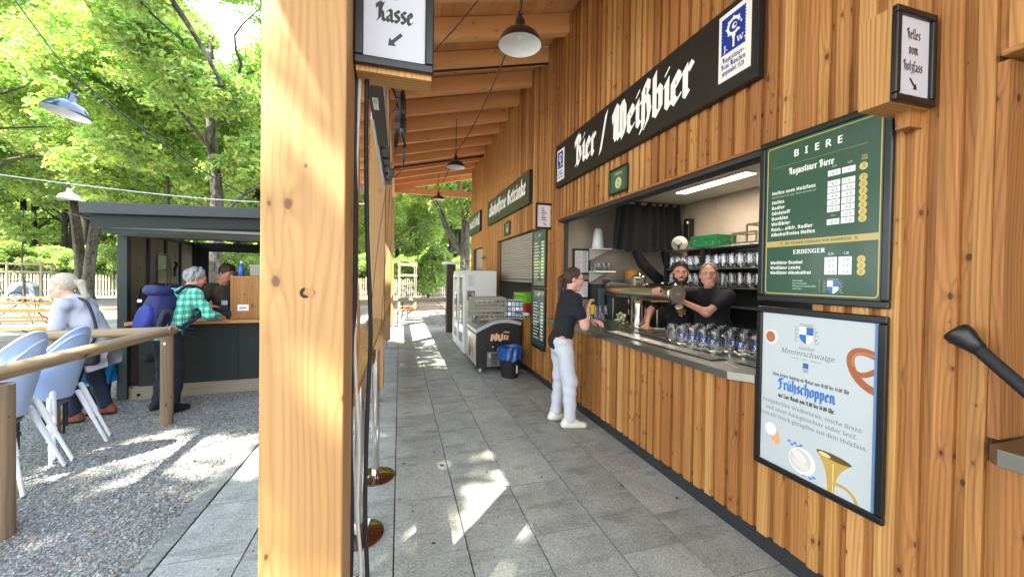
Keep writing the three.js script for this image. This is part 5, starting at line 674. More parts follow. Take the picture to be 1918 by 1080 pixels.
// ---------------------------------------------------------------- broken-script lettering, drawn with a broad nib
// x height 1, ascender 1.5, strokes are polylines; widths in x heights
const GL = {
  a: [0.66, [[.1, .82], [.3, .97], [.46, .84], [.46, .16], [.62, .02]], [[.46, .56], [.2, .46], [.12, .3], [.12, .14], [.26, .02], [.46, .2]]],
  b: [0.64, [[.14, 1.52], [.14, .12], [.32, .0], [.5, .16], [.5, .8], [.36, .96], [.16, .82]]],
  c: [0.54, [[.48, .84], [.32, .98], [.13, .8], [.13, .16], [.28, .02], [.48, .16]]],
  d: [0.64, [[.12, 1.42], [.34, 1.2], [.5, .9], [.5, .16], [.32, .02], [.13, .16], [.13, .78], [.32, .96], [.46, .86]]],
  e: [0.55, [[.14, .46], [.44, .66], [.42, .84], [.3, .97], [.13, .8], [.13, .16], [.28, .02], [.48, .16]]],
  f: [0.46, [[.48, 1.38], [.34, 1.5], [.2, 1.34], [.2, -.26], [.1, -.36]], [[.04, .9], [.42, .9]]],
  g: [0.62, [[.5, .95], [.3, .97], [.13, .8], [.13, .3], [.28, .14], [.48, .3]], [[.5, .97], [.5, -.12], [.34, -.36], [.1, -.28]]],
  h: [0.64, [[.14, 1.52], [.14, .0]], [[.14, .78], [.34, .96], [.5, .8], [.5, .1], [.42, -.2], [.28, -.34]]],
  i: [0.34, [[.08, .84], [.18, .96], [.18, .14], [.3, .02]], [[.14, 1.24], [.22, 1.32]]],
  k: [0.6, [[.14, 1.52], [.14, .0]], [[.14, .84], [.4, .96], [.46, .74], [.2, .54], [.42, .2], [.56, .02]]],
  l: [0.34, [[.16, 1.52], [.16, .14], [.3, .02]]],
  m: [0.98, [[.06, .86], [.16, .96], [.16, .02]], [[.18, .8], [.34, .96], [.47, .84], [.47, .02]], [[.49, .8], [.65, .96], [.78, .84], [.78, .14], [.92, .02]]],
  n: [0.68, [[.06, .86], [.16, .96], [.16, .02]], [[.18, .8], [.36, .96], [.5, .84], [.5, .14], [.64, .02]]],
  o: [0.62, [[.3, .98], [.12, .82], [.12, .16], [.3, .02], [.5, .18], [.5, .84], [.3, .98]]],
  p: [0.64, [[.06, .86], [.16, .98], [.16, -.42]], [[.16, .82], [.36, .97], [.5, .82], [.5, .16], [.34, .02], [.18, .14]]],
  r: [0.48, [[.06, .86], [.16, .96], [.16, .14], [.26, .04]], [[.18, .78], [.36, .97], [.46, .86]]],
  s: [0.54, [[.46, .86], [.3, .98], [.12, .84], [.14, .64], [.44, .4], [.46, .2], [.3, .02], [.1, .14]]],
  ß: [0.72, [[.02, -.3], [.18, -.1], [.18, 1.3], [.36, 1.5], [.52, 1.36], [.5, 1.12], [.34, .94], [.52, .76], [.58, .3], [.44, -.06], [.28, -.2]], [[.04, .9], [.34, .92]]],
  t: [0.42, [[.2, 1.26], [.2, .14], [.36, .02]], [[.04, .92], [.38, .94]]],
  u: [0.68, [[.08, .86], [.16, .96], [.16, .16], [.3, .02], [.48, .18]], [[.5, .97], [.5, .14], [.62, .02]]],
  v: [0.62, [[.06, .88], [.16, .98], [.16, .14], [.3, .0], [.48, .2], [.5, .8], [.36, .97]]],
  w: [0.92, [[.06, .88], [.16, .98], [.16, .14], [.28, .02], [.46, .16]], [[.46, .96], [.46, .14], [.58, .02], [.76, .18], [.78, .8], [.64, .97]]],
  z: [0.52, [[.1, .92], [.42, .92], [.2, .54], [.42, .44], [.44, .06], [.3, -.3], [.08, -.26]]],
  ä: 'a', ö: 'o', ü: 'u',
  A: [0.86, [[.06, 1.1], [.2, 1.44], [.38, 1.3], [.34, .3], [.14, .04]], [[.34, 1.3], [.6, 1.44], [.62, .16], [.8, .02]], [[.3, .66], [.62, .7]]],
  B: [0.84, [[.06, 1.06], [.1, 1.36], [.3, 1.46], [.3, .12], [.12, .0]], [[.3, 1.42], [.58, 1.36], [.64, 1.1], [.34, .82], [.62, .74], [.7, .3], [.5, .02], [.28, .1]]],
  D: [0.86, [[.06, 1.2], [.3, 1.46], [.6, 1.3], [.7, .8], [.66, .2], [.4, .0], [.14, .14]], [[.28, 1.3], [.28, .1]]],
  E: [0.76, [[.62, 1.3], [.4, 1.48], [.14, 1.2], [.14, .3], [.36, .0], [.64, .2]], [[.4, 1.4], [.4, .2]], [[.2, .78], [.58, .84]]],
  F: [0.76, [[.08, .98], [.06, 1.3], [.28, 1.46], [.66, 1.36]], [[.3, 1.42], [.34, .3], [.2, -.06], [.04, .06]], [[.34, .82], [.6, .86]]],
  G: [0.88, [[.66, 1.26], [.46, 1.46], [.16, 1.2], [.14, .3], [.4, .0], [.68, .22], [.68, .74], [.46, .82]], [[.4, 1.38], [.4, .3]]],
  H: [0.8, [[.06, 1.04], [.1, 1.36], [.28, 1.46], [.5, 1.32]], [[.3, 1.42], [.3, .16], [.12, -.02]], [[.3, .84], [.56, .96], [.66, .78], [.64, .1], [.52, -.14]]],
  J: [0.6, [[.1, 1.3], [.34, 1.46], [.52, 1.36]], [[.36, 1.42], [.36, .2], [.18, -.1], [.04, .06]]],
  K: [0.82, [[.06, 1.04], [.1, 1.36], [.28, 1.46], [.46, 1.34]], [[.3, 1.42], [.28, .2], [.1, .0]], [[.6, 1.44], [.36, .82], [.56, .6], [.58, .16], [.76, .02]]],
  L: [0.74, [[.1, 1.2], [.28, 1.46], [.46, 1.36], [.28, 1.0], [.26, .2], [.1, .04], [.4, .12], [.64, .02]]],
  M: [1.08, [[.06, 1.2], [.2, 1.44], [.28, 1.2], [.24, .2], [.1, .02]], [[.28, 1.26], [.5, 1.46], [.54, .14]], [[.54, 1.26], [.78, 1.46], [.84, .16], [1.0, .02]]],
  S: [0.72, [[.62, 1.3], [.4, 1.48], [.14, 1.26], [.2, .94], [.56, .66], [.6, .26], [.36, .0], [.08, .16]]],
  U: [0.8, [[.08, 1.24], [.24, 1.44], [.2, .3], [.36, .02], [.62, .24]], [[.62, 1.42], [.62, .16], [.76, .02]]],
  W: [1.16, [[.1, .9], [.06, 1.24], [.28, 1.46], [.46, 1.28], [.42, .2], [.56, .02], [.74, .2]], [[.24, 1.3], [.2, .24], [.34, .04]], [[.74, 1.4], [.74, .16], [.9, .0], [1.04, .3], [1.02, 1.1], [.86, 1.42]]],
  '/': [0.66, [[.04, -.1], [.58, 1.5]]], '-': [0.5, [[.1, .56], [.4, .6]], [[.1, .36], [.4, .4]]], '.': [0.28, [[.1, .04], [.18, .12]]], '&': [0.76, [[.6, .1], [.3, .9], [.3, 1.3], [.5, 1.3], [.2, .5], [.2, .1], [.44, .0], [.64, .5]]],
  0: [0.62, [[.3, 1.32], [.12, 1.1], [.12, .2], [.3, .0], [.5, .2], [.5, 1.1], [.3, 1.32]]], 1: [0.4, [[.06, 1.1], [.22, 1.32], [.22, .02]]], 2: [0.6, [[.1, 1.1], [.3, 1.32], [.5, 1.1], [.1, .06], [.54, .06]]], 3: [0.58, [[.1, 1.24], [.44, 1.26], [.26, .8], [.48, .6], [.44, .1], [.1, .06]]], 4: [0.6, [[.42, .0], [.42, 1.3], [.08, .4], [.56, .4]]], 8: [0.58, [[.28, .7], [.12, 1.0], [.28, 1.3], [.46, 1.0], [.12, .36], [.28, .0], [.48, .34], [.28, .7]]],
};
function script(x, text, X, Y, size, color, o = {}) { // baseline at Y, size = x height in pixels
  const { wide = 1, nib = 0.24, align = 'center', gap = 0.05 } = o, th = 0.72; let w = 0; const adv = (c) => { let g = GL[c]; if (typeof g === 'string') g = GL[g]; return (c === ' ' ? 0.45 : g ? g[0] + gap : 0.5) * size * wide; };
  for (const c of text) w += adv(c); let px = align === 'center' ? X - w / 2 : X; x.fillStyle = color; const nx = Math.cos(th) * nib * size / 2 * Math.sqrt(wide), ny = Math.sin(th) * nib * size / 2;
  for (const c of text) {
    let g = GL[c], dots = typeof g === 'string'; if (dots) g = GL[g];
    if (g) { const S = g.slice(1).concat(dots ? [[[.16, 1.26], [.22, 1.33]], [[.4, 1.26], [.46, 1.33]]] : []); for (const s of S) for (let i = 0; i + 1 < s.length; i++) { const [ax, ay] = s[i], [bx, by] = s[i + 1]; const A = [px + ax * size * wide, Y - ay * size], B = [px + bx * size * wide, Y - by * size]; x.beginPath(); x.moveTo(A[0] - nx, A[1] + ny); x.lineTo(A[0] + nx, A[1] - ny); x.lineTo(B[0] + nx, B[1] - ny); x.lineTo(B[0] - nx, B[1] + ny); x.closePath(); x.fill(); x.lineWidth = size * nib * 0.22; x.strokeStyle = color; x.stroke(); } }
    px += adv(c);
  }
}
const printM = (w, h, draw, rough = 0.45, extra = {}) => new THREE.MeshPhysicalMaterial({ map: canvasTex(w, h, draw), roughness: rough, side: THREE.DoubleSide, ...extra });
const onWall = (w, h, x, y, z) => new THREE.PlaneGeometry(w, h).rotateY(-Math.PI / 2).translate(x, y, z); // faces the passage
function arrow(x, cx, cy, L, a, t, col) { x.save(); x.translate(cx, cy); x.rotate(a); x.fillStyle = col; x.fillRect(-L / 2, -t / 2, L * 0.72, t); x.beginPath(); x.moveTo(L / 2, 0); x.lineTo(L / 2 - t * 1.9, -t * 1.5); x.lineTo(L / 2 - t * 1.9, t * 1.5); x.fill(); x.restore(); }
function crestStamp(x, w, h) { // enamel plate with blue crozier field and three lines
  x.fillStyle = '#e9e4da'; x.fillRect(0, 0, w, h); const bw = w * 0.78, bh = h * 0.56, bx = w * 0.08, by = h * 0.06; x.fillStyle = '#1b3a8c'; x.fillRect(bx, by, bw, bh); x.fillStyle = '#e9e4da'; const n = 12; for (let i = 0; i <= n; i++) { for (const yy of [by, by + bh]) { x.beginPath(); x.arc(bx + bw * i / n, yy, w * 0.02, 0, 7); x.fill(); } for (const xx of [bx, bx + bw]) { x.beginPath(); x.arc(xx, by + bh * i / n, w * 0.02, 0, 7); x.fill(); } }
  const cx = bx + bw * 0.52, cy = by + bh * 0.36, R = bw * 0.24; x.strokeStyle = '#e9e4da'; x.lineWidth = w * 0.075; x.beginPath(); x.arc(cx, cy, R, 0.7, 6.0); x.stroke(); x.fillStyle = '#e9e4da'; for (let i = 0; i < 8; i++) { const a = i * 0.785; x.beginPath(); x.arc(cx + Math.cos(a) * R * 1.24, cy + Math.sin(a) * R * 1.24, w * 0.03, 0, 7); x.fill(); } x.fillRect(cx - w * 0.03, cy + R, w * 0.06, bh * 0.36); x.beginPath(); x.arc(cx, cy + R * 1.35, w * 0.055, 0, 7); x.fill(); x.beginPath(); x.arc(cx + R * 0.1, cy, R * 0.42, 0, 7); x.fill(); x.fillStyle = '#1b3a8c'; x.beginPath(); x.arc(cx + R * 0.24, cy - R * 0.05, R * 0.22, 0, 7); x.fill();
  x.fillStyle = '#e9e4da'; x.font = 'bold ' + w * 0.2 + 'px serif'; x.textAlign = 'center'; x.fillText('J.', bx + bw * 0.2, by + bh * 0.9); x.fillText('W.', bx + bw * 0.82, by + bh * 0.86);
  script(x, 'Augustiner-', w * 0.48, h * 0.735, h * 0.052, '#1b2f6b', { wide: 1.15 }); script(x, 'Bräu München', w * 0.48, h * 0.83, h * 0.052, '#1b2f6b', { wide: 1.0 }); script(x, 'gegründet 1328', w * 0.48, h * 0.925, h * 0.05, '#1b2f6b', { wide: 0.95 });
}
function wallSign(label, z0, z1, y0, y1, back, edge, draw, pw) {
  const t = thing('shop_sign', label, 'sign', [2.02, (y0 + y1) / 2, (z0 + z1) / 2]); const L = z1 - z0, H = y1 - y0; rs(5);
  part(t, 'sign_board', rbox(0.055, H, L, 0.02, 0, 0, 0.004, 1), edge); part(t, 'print', onWall(L - 0.008, H - 0.008, -0.0095, 0, 0), printM(pw, Math.round(pw * H / L), draw, 0.38)); return t;
}
const chalk = (x, w, h, c) => { x.fillStyle = c; x.fillRect(0, 0, w, h); for (let i = 0; i < 260; i++) { x.fillStyle = `rgba(255,255,255,${0.008 + 0.012 * rnd()})`; x.beginPath(); x.ellipse(rnd() * w, rnd() * h, rr(20, 160), rr(3, 12), rr(-0.4, 0.1), 0, 7); x.fill(); } };
{
  const s = wallSign('large black sign with white lettering Bier / Weißbier over the main serving window', -4.89, -1.81, 2.8, 3.36, 0, mat(0x100f0e, 0.5), (x, w, h) => { chalk(x, w, h, '#1f1d1a'); script(x, 'Bier / Weißbier', w * 0.513, h * 0.74, h * 0.4, '#f3f1ea', { wide: 0.95, nib: 0.26 }); }, 2048);
  part(s, 'enamel_plate', rbox(0.004, 0.43, 0.245, -0.012, 0.02, 1.375, 0.001, 1), white); part(s, 'plate_print', onWall(0.24, 0.425, -0.0155, 0.02, 1.375), printM(300, 520, crestStamp, 0.25));
  part(s, 'enamel_plate', rbox(0.004, 0.4, 0.22, -0.012, -0.01, -1.36, 0.001, 1), white); part(s, 'plate_print', onWall(0.215, 0.395, -0.0155, -0.01, -1.36), printM(240, 440, crestStamp, 0.25));
  wallSign('dark green sign reading alkoholfreie Getränke above the roller shutter', -9.11, -6.01, 2.8, 3.36, 0, mat(0x12140f, 0.5), (x, w, h) => { chalk(x, w, h, '#384433'); script(x, 'alkoholfreie Getränke', w * 0.5, h * 0.66, h * 0.33, '#f0efe6', { wide: 1.2, nib: 0.28 }); }, 2048);
  wallSign('dark green sign above the farthest window at the building end', -11.66, -10.05, 2.8, 3.35, 0, mat(0x12140f, 0.5), (x, w, h) => { chalk(x, w, h, '#3e4d3a'); script(x, 'Snack & Grill', w * 0.5, h * 0.66, h * 0.32, '#e6e8da', { wide: 1.1, nib: 0.26 }); }, 1024);
}
function frame(t, w, h, x, y, z, bw, m) { for (const [dy, dz, hh, ww] of [[h / 2 - bw / 2, 0, bw, w], [-h / 2 + bw / 2, 0, bw, w], [0, w / 2 - bw / 2, h - 2 * bw, bw], [0, -w / 2 + bw / 2, h - 2 * bw, bw]]) part(t, 'frame', rbox(0.024, hh, ww, x, y + dy, z + dz, 0.007, 2), m); part(t, 'frame_back', box(0.008, h - 0.02, w - 0.02, x + 0.008, y, z), black); }
const GOLD = '#c3a95c', gloss = { clearcoat: 0.35, clearcoatRoughness: 0.12 };
const rows = [['Helles', '4,5', '9', 2], ['Radler', '4,8', '9,6', 2], ['Edelstoff', '4,9', '9,8', 2], ['Dunkles', '4,9', '9,8', 2], ['Weißbier', '4,9', '9,8', 2], ['Russ oder alkfr. Radler', '—', '9,8', 2], ['Alkoholfreies Helles', '4,9', '9,8', 2]];
function beerMenu(x, w, h) {
  x.fillStyle = '#1f4734'; x.fillRect(0, 0, w, h); x.strokeStyle = GOLD; x.lineWidth = w * 0.009; const r = w * 0.03, m = w * 0.028; x.beginPath(); x.roundRect(m, m, w - 2 * m, h - 2 * m, r); x.stroke();
  x.fillStyle = '#f2f1ea'; x.textAlign = 'center'; x.font = 'bold ' + h * 0.06 + 'px sans-serif'; 'BIERE'.split('').forEach((c, i) => x.fillText(c, w * (0.31 + i * 0.092), h * 0.112)); x.fillStyle = GOLD; x.fillRect(w * 0.08, h * 0.152, w * 0.8, 2);
  script(x, 'Augustiner Biere', w * 0.44, h * 0.218, h * 0.028, '#f2f1ea', { wide: 1.0 });
  const cell = (px, py, t) => { x.fillStyle = '#e9e9e6'; x.fillRect(px, py, w * 0.098, h * 0.033); x.fillStyle = '#2b2b33'; x.font = 'italic ' + h * 0.026 + 'px sans-serif'; x.textAlign = 'center'; x.fillText(t, px + w * 0.05, py + h * 0.0265); };
  const dot = (py, n) => { x.fillStyle = GOLD; x.beginPath(); x.arc(w * 0.855, py + h * 0.017, w * 0.03, 0, 7); x.fill(); x.fillStyle = '#1b3a2a'; x.font = h * 0.026 + 'px sans-serif'; x.textAlign = 'center'; x.fillText(n, w * 0.855, py + h * 0.026); };
  x.fillStyle = '#d8d8cc'; x.font = h * 0.016 + 'px sans-serif'; x.fillText('0,5l', w * 0.64, h * 0.238); x.fillText('1,0l', w * 0.755, h * 0.238); x.fillStyle = GOLD; x.font = 'bold ' + h * 0.014 + 'px sans-serif'; x.fillText('FEN', w * 0.86, h * 0.222); x.fillText('STER', w * 0.86, h * 0.238);
  const L = (t, y, s = 0.03) => { x.fillStyle = '#f2f1ea'; x.textAlign = 'left'; x.font = 'bold ' + h * s + 'px sans-serif'; x.fillText(t, w * 0.075, y); };
  let y = h * 0.255; cell(w * 0.59, y, '4,5'); cell(w * 0.7, y, '9'); dot(y, 3); L('Helles vom Holzfass', h * 0.33); x.fillStyle = '#bcc6b8'; x.font = 'italic ' + h * 0.0165 + 'px sans-serif'; x.fillText("Wenn's aus is, is' aus. Dann hamma no:", w * 0.075, h * 0.352);
  rows.forEach(([n, a, b, f], i) => { const yy = h * 0.315 + i * h * 0.037; if (a === '—') { x.fillStyle = '#e9e9e6'; x.fillRect(w * 0.62, yy + h * 0.016, w * 0.035, 2); } else cell(w * 0.59, yy, a); cell(w * 0.7, yy, b); dot(yy, f); const ly = h * 0.392 + i * h * 0.0355; if (n.startsWith('Russ')) { L('Russ', ly); x.font = h * 0.014 + 'px sans-serif'; x.fillText('oder', w * 0.165, ly); x.font = 'bold ' + h * 0.03 + 'px sans-serif'; x.fillText('alkfr. Radler', w * 0.215, ly); } else L(n, ly); });
  x.fillStyle = '#b59f58'; x.fillRect(m, h * 0.638, w - 2 * m, h * 0.038); x.fillStyle = '#23412f'; x.font = 'bold ' + h * 0.02 + 'px sans-serif'; x.textAlign = 'center'; x.fillText('!!!   BEI GROßEM ANDRANG NUR MAßKRÜGE   !!!', w * 0.5, h * 0.664);
  x.fillStyle = '#eef0ea'; x.font = 'bold ' + h * 0.036 + 'px serif'; x.fillText('ERDINGER', w * 0.44, h * 0.728); x.font = h * 0.018 + 'px sans-serif'; x.fillText('0,5l', w * 0.63, h * 0.744); x.fillText('1,0l', w * 0.745, h * 0.744);
  ['Weißbier Dunkel', 'Weißbier Leicht', 'Weißbier Alkoholfrei'].forEach((n, i) => { const yy = h * 0.757 + i * h * 0.034; cell(w * 0.58, yy, '4,9'); cell(w * 0.69, yy, '9,8'); dot(yy, 2); L(n, h * 0.79 + i * h * 0.0325, 0.027); });
  x.fillStyle = '#c9d2c6'; x.font = h * 0.0135 + 'px sans-serif'; x.textAlign = 'left'; ['Homepage', 'Reservierungen', 'Allergene & Zusatzstoffe', 'und mehr...'].forEach((t, i) => x.fillText(t, w * 0.3, h * (0.9 + i * 0.017))); x.fillStyle = GOLD; x.fillRect(w * 0.54, h * 0.885, 2, h * 0.08);
  crest(x, w * 0.65, h * 0.925, w * 0.045);
}
function crest(x, cx, cy, s) { x.save(); x.beginPath(); x.moveTo(cx - s, cy - s); x.lineTo(cx + s, cy - s); x.lineTo(cx + s, cy + s * 0.4); x.quadraticCurveTo(cx + s * 0.9, cy + s * 1.1, cx, cy + s * 1.4); x.quadraticCurveTo(cx - s * 0.9, cy + s * 1.1, cx - s, cy + s * 0.4); x.closePath(); x.fillStyle = '#dfe6ee'; x.fill(); x.clip(); x.fillStyle = '#2f62ae'; x.fillRect(cx, cy - s, s, s * 1.1); x.fillRect(cx - s, cy + s * 0.1, s, s * 1.4); x.restore(); x.strokeStyle = '#8d8a78'; x.lineWidth = s * 0.09; for (let i = 0; i < 5; i++) { x.beginPath(); x.arc(cx - s * 0.8 + i * s * 0.4, cy - s * 1.25, s * 0.16, 0, 7); x.stroke(); } for (const k of [-1, 1]) for (let i = 0; i < 4; i++) { x.beginPath(); x.arc(cx + k * s * (1.35 + 0.12 * (i % 2)), cy - s * 0.7 + i * s * 0.55, s * 0.24, 0, 5); x.stroke(); } }
function posterArt(x, w, h) {
  x.fillStyle = '#b9bfc2'; x.fillRect(0, 0, w, h); crest(x, w * 0.44, h * 0.115, w * 0.062); x.fillStyle = '#54585e'; x.textAlign = 'center'; x.font = 'italic ' + h * 0.026 + 'px serif'; x.fillText('Gasthof', w * 0.44, h * 0.212); x.font = 'italic ' + h * 0.042 + 'px serif'; x.fillText('Menterschwaige', w * 0.44, h * 0.252); x.font = h * 0.013 + 'px serif'; x.fillText('Gasthof  |  Hotel  |  Biergarten', w * 0.44, h * 0.276); x.fillStyle = '#2f5d97'; x.fillRect(w * 0.415, h * 0.292, w * 0.05, h * 0.032); for (let i = 0; i < 3; i++) x.fillRect(w * 0.415, h * (0.33 + i * 0.007), w * 0.05, h * 0.003);
  script(x, 'Jeden letzten Sonntag im Monat von 10.00 bis 14.00 Uhr', w * 0.46, h * 0.412, h * 0.0155, '#3b3f45', { wide: 0.93 }); script(x, 'Frühschoppen', w * 0.44, h * 0.49, h * 0.046, '#2a67b4', { wide: 0.95, nib: 0.27 }); script(x, 'mit Live Musik von 11.00 bis 14.00 Uhr.', w * 0.44, h * 0.545, h * 0.017, '#26292e', { wide: 0.92, nib: 0.28 });
  x.fillStyle = '#4a4d52'; x.font = h * 0.0315 + 'px serif'; ['Erstgebrühte Weißwürste, resche Brezn', 'und unser hausgmachter süßer Senf.', 'Dazu ein frisch gezapftes aus dem Holzfass.'].forEach((t, i) => x.fillText(t, w * 0.46, h * (0.6 + i * 0.044)));
  // mustard bowl, pretzel, beer glass, sausage bowl, horn
  const el = (cx, cy, a, b, c, r = 0) => { x.fillStyle = c; x.beginPath(); x.ellipse(cx, cy, a, b, r, 0, 7); x.fill(); };
  el(w * 0.1, h * 0.165, w * 0.062, w * 0.066, '#f1efe9'); el(w * 0.092, h * 0.163, w * 0.05, w * 0.054, '#a9623f'); for (let i = 0; i < 60; i++) el(w * (0.092 + 0.04 * Math.cos(i * 2.4) * ((i % 7) / 7)), h * 0.163 + w * 0.044 * Math.sin(i * 2.4) * ((i % 7) / 7), 2.5, 2.5, i % 2 ? '#c48a63' : '#84452b');
  x.strokeStyle = '#9c5836'; x.lineWidth = w * 0.058; x.lineCap = 'round'; x.beginPath(); x.moveTo(w * 1.02, h * 0.37); x.bezierCurveTo(w * 0.86, h * 0.36, w * 0.8, h * 0.27, w * 0.8, h * 0.22); x.bezierCurveTo(w * 0.8, h * 0.15, w * 0.93, h * 0.15, w * 1.02, h * 0.2); x.stroke(); x.lineWidth = w * 0.04; x.beginPath(); x.moveTo(w * 0.84, h * 0.285); x.bezierCurveTo(w * 0.92, h * 0.31, w * 0.98, h * 0.24, w * 1.02, h * 0.24); x.stroke(); x.strokeStyle = '#b9744a'; x.lineWidth = w * 0.016; x.beginPath(); x.moveTo(w * 0.82, h * 0.25); x.bezierCurveTo(w * 0.79, h * 0.17, w * 0.9, h * 0.16, w * 0.98, h * 0.185); x.stroke();
  el(w * 0.15, h * 0.8, w * 0.05, w * 0.095, '#d7a36a', -0.5); el(w * 0.115, h * 0.775, w * 0.058, w * 0.06, '#ece9e2'); el(w * 0.115, h * 0.77, w * 0.045, w * 0.046, '#f6f4ef'); x.strokeStyle = '#c2c6c8'; x.lineWidth = 5; x.beginPath(); x.moveTo(w * 0.15, h * 0.84); x.lineTo(w * 0.16, h * 0.88); x.stroke();
  x.fillStyle = '#3f7fc2'; for (let i = 0; i < 5; i++) for (let j = 0; j < 2; j++) if ((i + j) % 2 === 0) { x.fillRect(w * (0.29 + i * 0.028), h * (0.795 + j * 0.014), w * 0.028, h * 0.014); x.fillRect(w * (0.4 + i * 0.03), h * (0.955 + j * 0.013), w * 0.03, h * 0.013); }
  el(w * 0.425, h * 0.895, w * 0.12, w * 0.115, '#eceae6'); el(w * 0.41, h * 0.893, w * 0.1, w * 0.098, '#c9c6c0'); el(w * 0.4, h * 0.868, w * 0.075, w * 0.036, '#d9d5ce', 0.5); el(w * 0.41, h * 0.918, w * 0.078, w * 0.036, '#d4d0c8', 0.25);
  x.fillStyle = '#b9974a'; x.beginPath(); x.moveTo(w * 0.55, h * 0.79); x.bezierCurveTo(w * 0.63, h * 0.85, w * 0.64, h * 0.9, w * 0.65, h); x.lineTo(w * 0.7, h); x.bezierCurveTo(w * 0.71, h * 0.9, w * 0.73, h * 0.86, w * 0.83, h * 0.8); x.closePath(); x.fill(); el(w * 0.69, h * 0.793, w * 0.14, h * 0.018, '#5b4620', 0.06); el(w * 0.62, h * 0.795, w * 0.05, h * 0.011, '#d9c98a', 0.1); x.strokeStyle = '#e4d6a0'; x.lineWidth = 5; x.beginPath(); x.moveTo(w * 0.69, h * 0.83); x.lineTo(w * 0.69, h); x.stroke(); x.strokeStyle = '#b9974a'; x.lineWidth = w * 0.025; x.beginPath(); x.moveTo(w * 0.7, h * 0.94); x.bezierCurveTo(w * 0.78, h * 0.92, w * 0.86, h * 0.95, w * 0.87, h); x.stroke();
  x.fillStyle = '#5f82b4'; x.fillRect(w * 0.965, 0, w * 0.035, h); x.fillStyle = '#7d97bd'; x.fillRect(0, 0, w, h * 0.008);
}
{
  const fb = mat(0x0e1012, 0.3);
  const mk = (label, name, cy, cz, w, h, pm) => { const t = thing(name, label, name === 'poster' ? 'poster' : 'menu board', [2.048, cy, cz]); frame(t, w, h, 0, 0, 0, 0.034, fb); part(t, 'print', onWall(w - 0.06, h - 0.06, 0.0005, 0, 0), pm); return t; };
  const mm = printM(900, 1300, beerMenu, 0.4, gloss), pm = printM(800, 1160, posterArt, 0.45, { clearcoat: 0.15, clearcoatRoughness: 0.2 });
  mk('green framed beer menu headed BIERE with price columns, on the wall by the main window', 'menu_board', 1.94, -1.478, 0.645, 0.915, mm); mk('white framed poster announcing Frühschoppen with pretzel and horn, below the beer menu', 'poster', 0.99, -1.478, 0.64, 0.92, pm);
  const g2 = printM(300, 420, (x, w, h) => { x.fillStyle = '#5a6f66'; x.fillRect(0, 0, w, h * 0.62); x.fillStyle = '#2f4a40'; x.fillRect(0, h * 0.62, w, h); x.fillStyle = '#e6e6dd'; x.font = 'bold 26px sans-serif'; x.textAlign = 'center'; x.fillText('SOFT', w / 2, 44); for (let i = 0; i < 12; i++) { x.fillRect(24, 90 + i * 24, 90 + (i * 37) % 60, 7); x.fillRect(200, 86 + i * 24, 66, 15); } }, 0.25, { clearcoat: 1, clearcoatRoughness: 0.04 });
  mk('upper glossy framed drinks menu beside the roller shutter', 'menu_board', 1.89, -5.585, 0.6, 0.9, g2); mk('lower glossy framed drinks menu beside the roller shutter', 'menu_board', 0.965, -5.585, 0.6, 0.92, g2);
  const num = (label, n, y0, y1, z0, z1) => { const t = thing('window_number', label, 'sign', [2.05, (y0 + y1) / 2, (z0 + z1) / 2]), w = z1 - z0, h = y1 - y0; frame(t, w, h, 0, 0, 0, 0.022, fb); part(t, 'print', onWall(w - 0.04, h - 0.04, 0.0005, 0, 0), printM(256, 200, (x, W, H) => { x.fillStyle = '#3f5f48'; x.fillRect(0, 0, W, H); x.fillStyle = '#c9bf86'; x.font = 'bold 28px sans-serif'; x.textAlign = 'center'; x.fillText('FENSTER', W / 2, 48); x.beginPath(); x.arc(W / 2, 122, 50, 0, 7); x.fill(); x.fillStyle = '#2c3f31'; x.font = '66px sans-serif'; x.fillText(n, W / 2, 146); }, 0.35)); };
  num('small green framed sign FENSTER 2 below the large black sign', '2', 2.43, 2.69, -3.54, -3.21); num('small green framed sign above the roller shutter', '1', 2.425, 2.69, -7.66, -7.26);
  // flag signs standing out from wall or post, facing the camera
  const flag = (label, x0, x1, y0, y1, z, dep, pw, draw, lip = 0) => { const t = thing('flag_sign', label, 'sign', [(x0 + x1) / 2, (y0 + y1) / 2, z]), w = x1 - x0, h = y1 - y0; rs(31 + pw); part(t, 'wooden_box', lay(box(w - 0.012, h - 0.002 + lip, dep, 0, -lip / 2, -dep / 2 - 0.006), 'y'), larch[2]); const b = Math.min(0.03, w * 0.12); for (const [dx, dy, ww, hh] of [[0, h / 2 - b / 2, w, b], [0, -h / 2 + b / 2, w, b], [w / 2 - b / 2, 0, b, h - 2 * b], [-w / 2 + b / 2, 0, b, h - 2 * b]]) part(t, 'frame', rbox(ww, hh, 0.022, dx, dy, 0.005, 0.006, 2), fb); part(t, 'print', new THREE.PlaneGeometry(w - 2 * b + 0.004, h - 2 * b + 0.004).translate(0, 0, 0.002), printM(pw, Math.round(pw * h / w), draw, 0.4)); return t; };
  const hs = flag('framed flag sign Helles vom Holzfass with arrow pointing down right, above the menu', 1.825, 2.062, 2.305, 2.672, -1.045, 0.11, 380, (x, w, h) => { x.fillStyle = '#bcb8bc'; x.fillRect(0, 0, w, h); script(x, 'Helles', w / 2, h * 0.27, h * 0.085, '#17181b', { wide: 0.95 }); script(x, 'vom', w / 2, h * 0.46, h * 0.085, '#17181b', { wide: 0.95 }); script(x, 'Holzfass', w / 2, h * 0.67, h * 0.085, '#17181b', { wide: 0.95 }); arrow(x, w * 0.52, h * 0.83, h * 0.2, 0.72, h * 0.036, '#17181b'); });
  part(hs, 'bracket', lay(box(0.1, 0.44, 0.05, 0.1, -0.03, -0.055), 'y'), larch[5]);
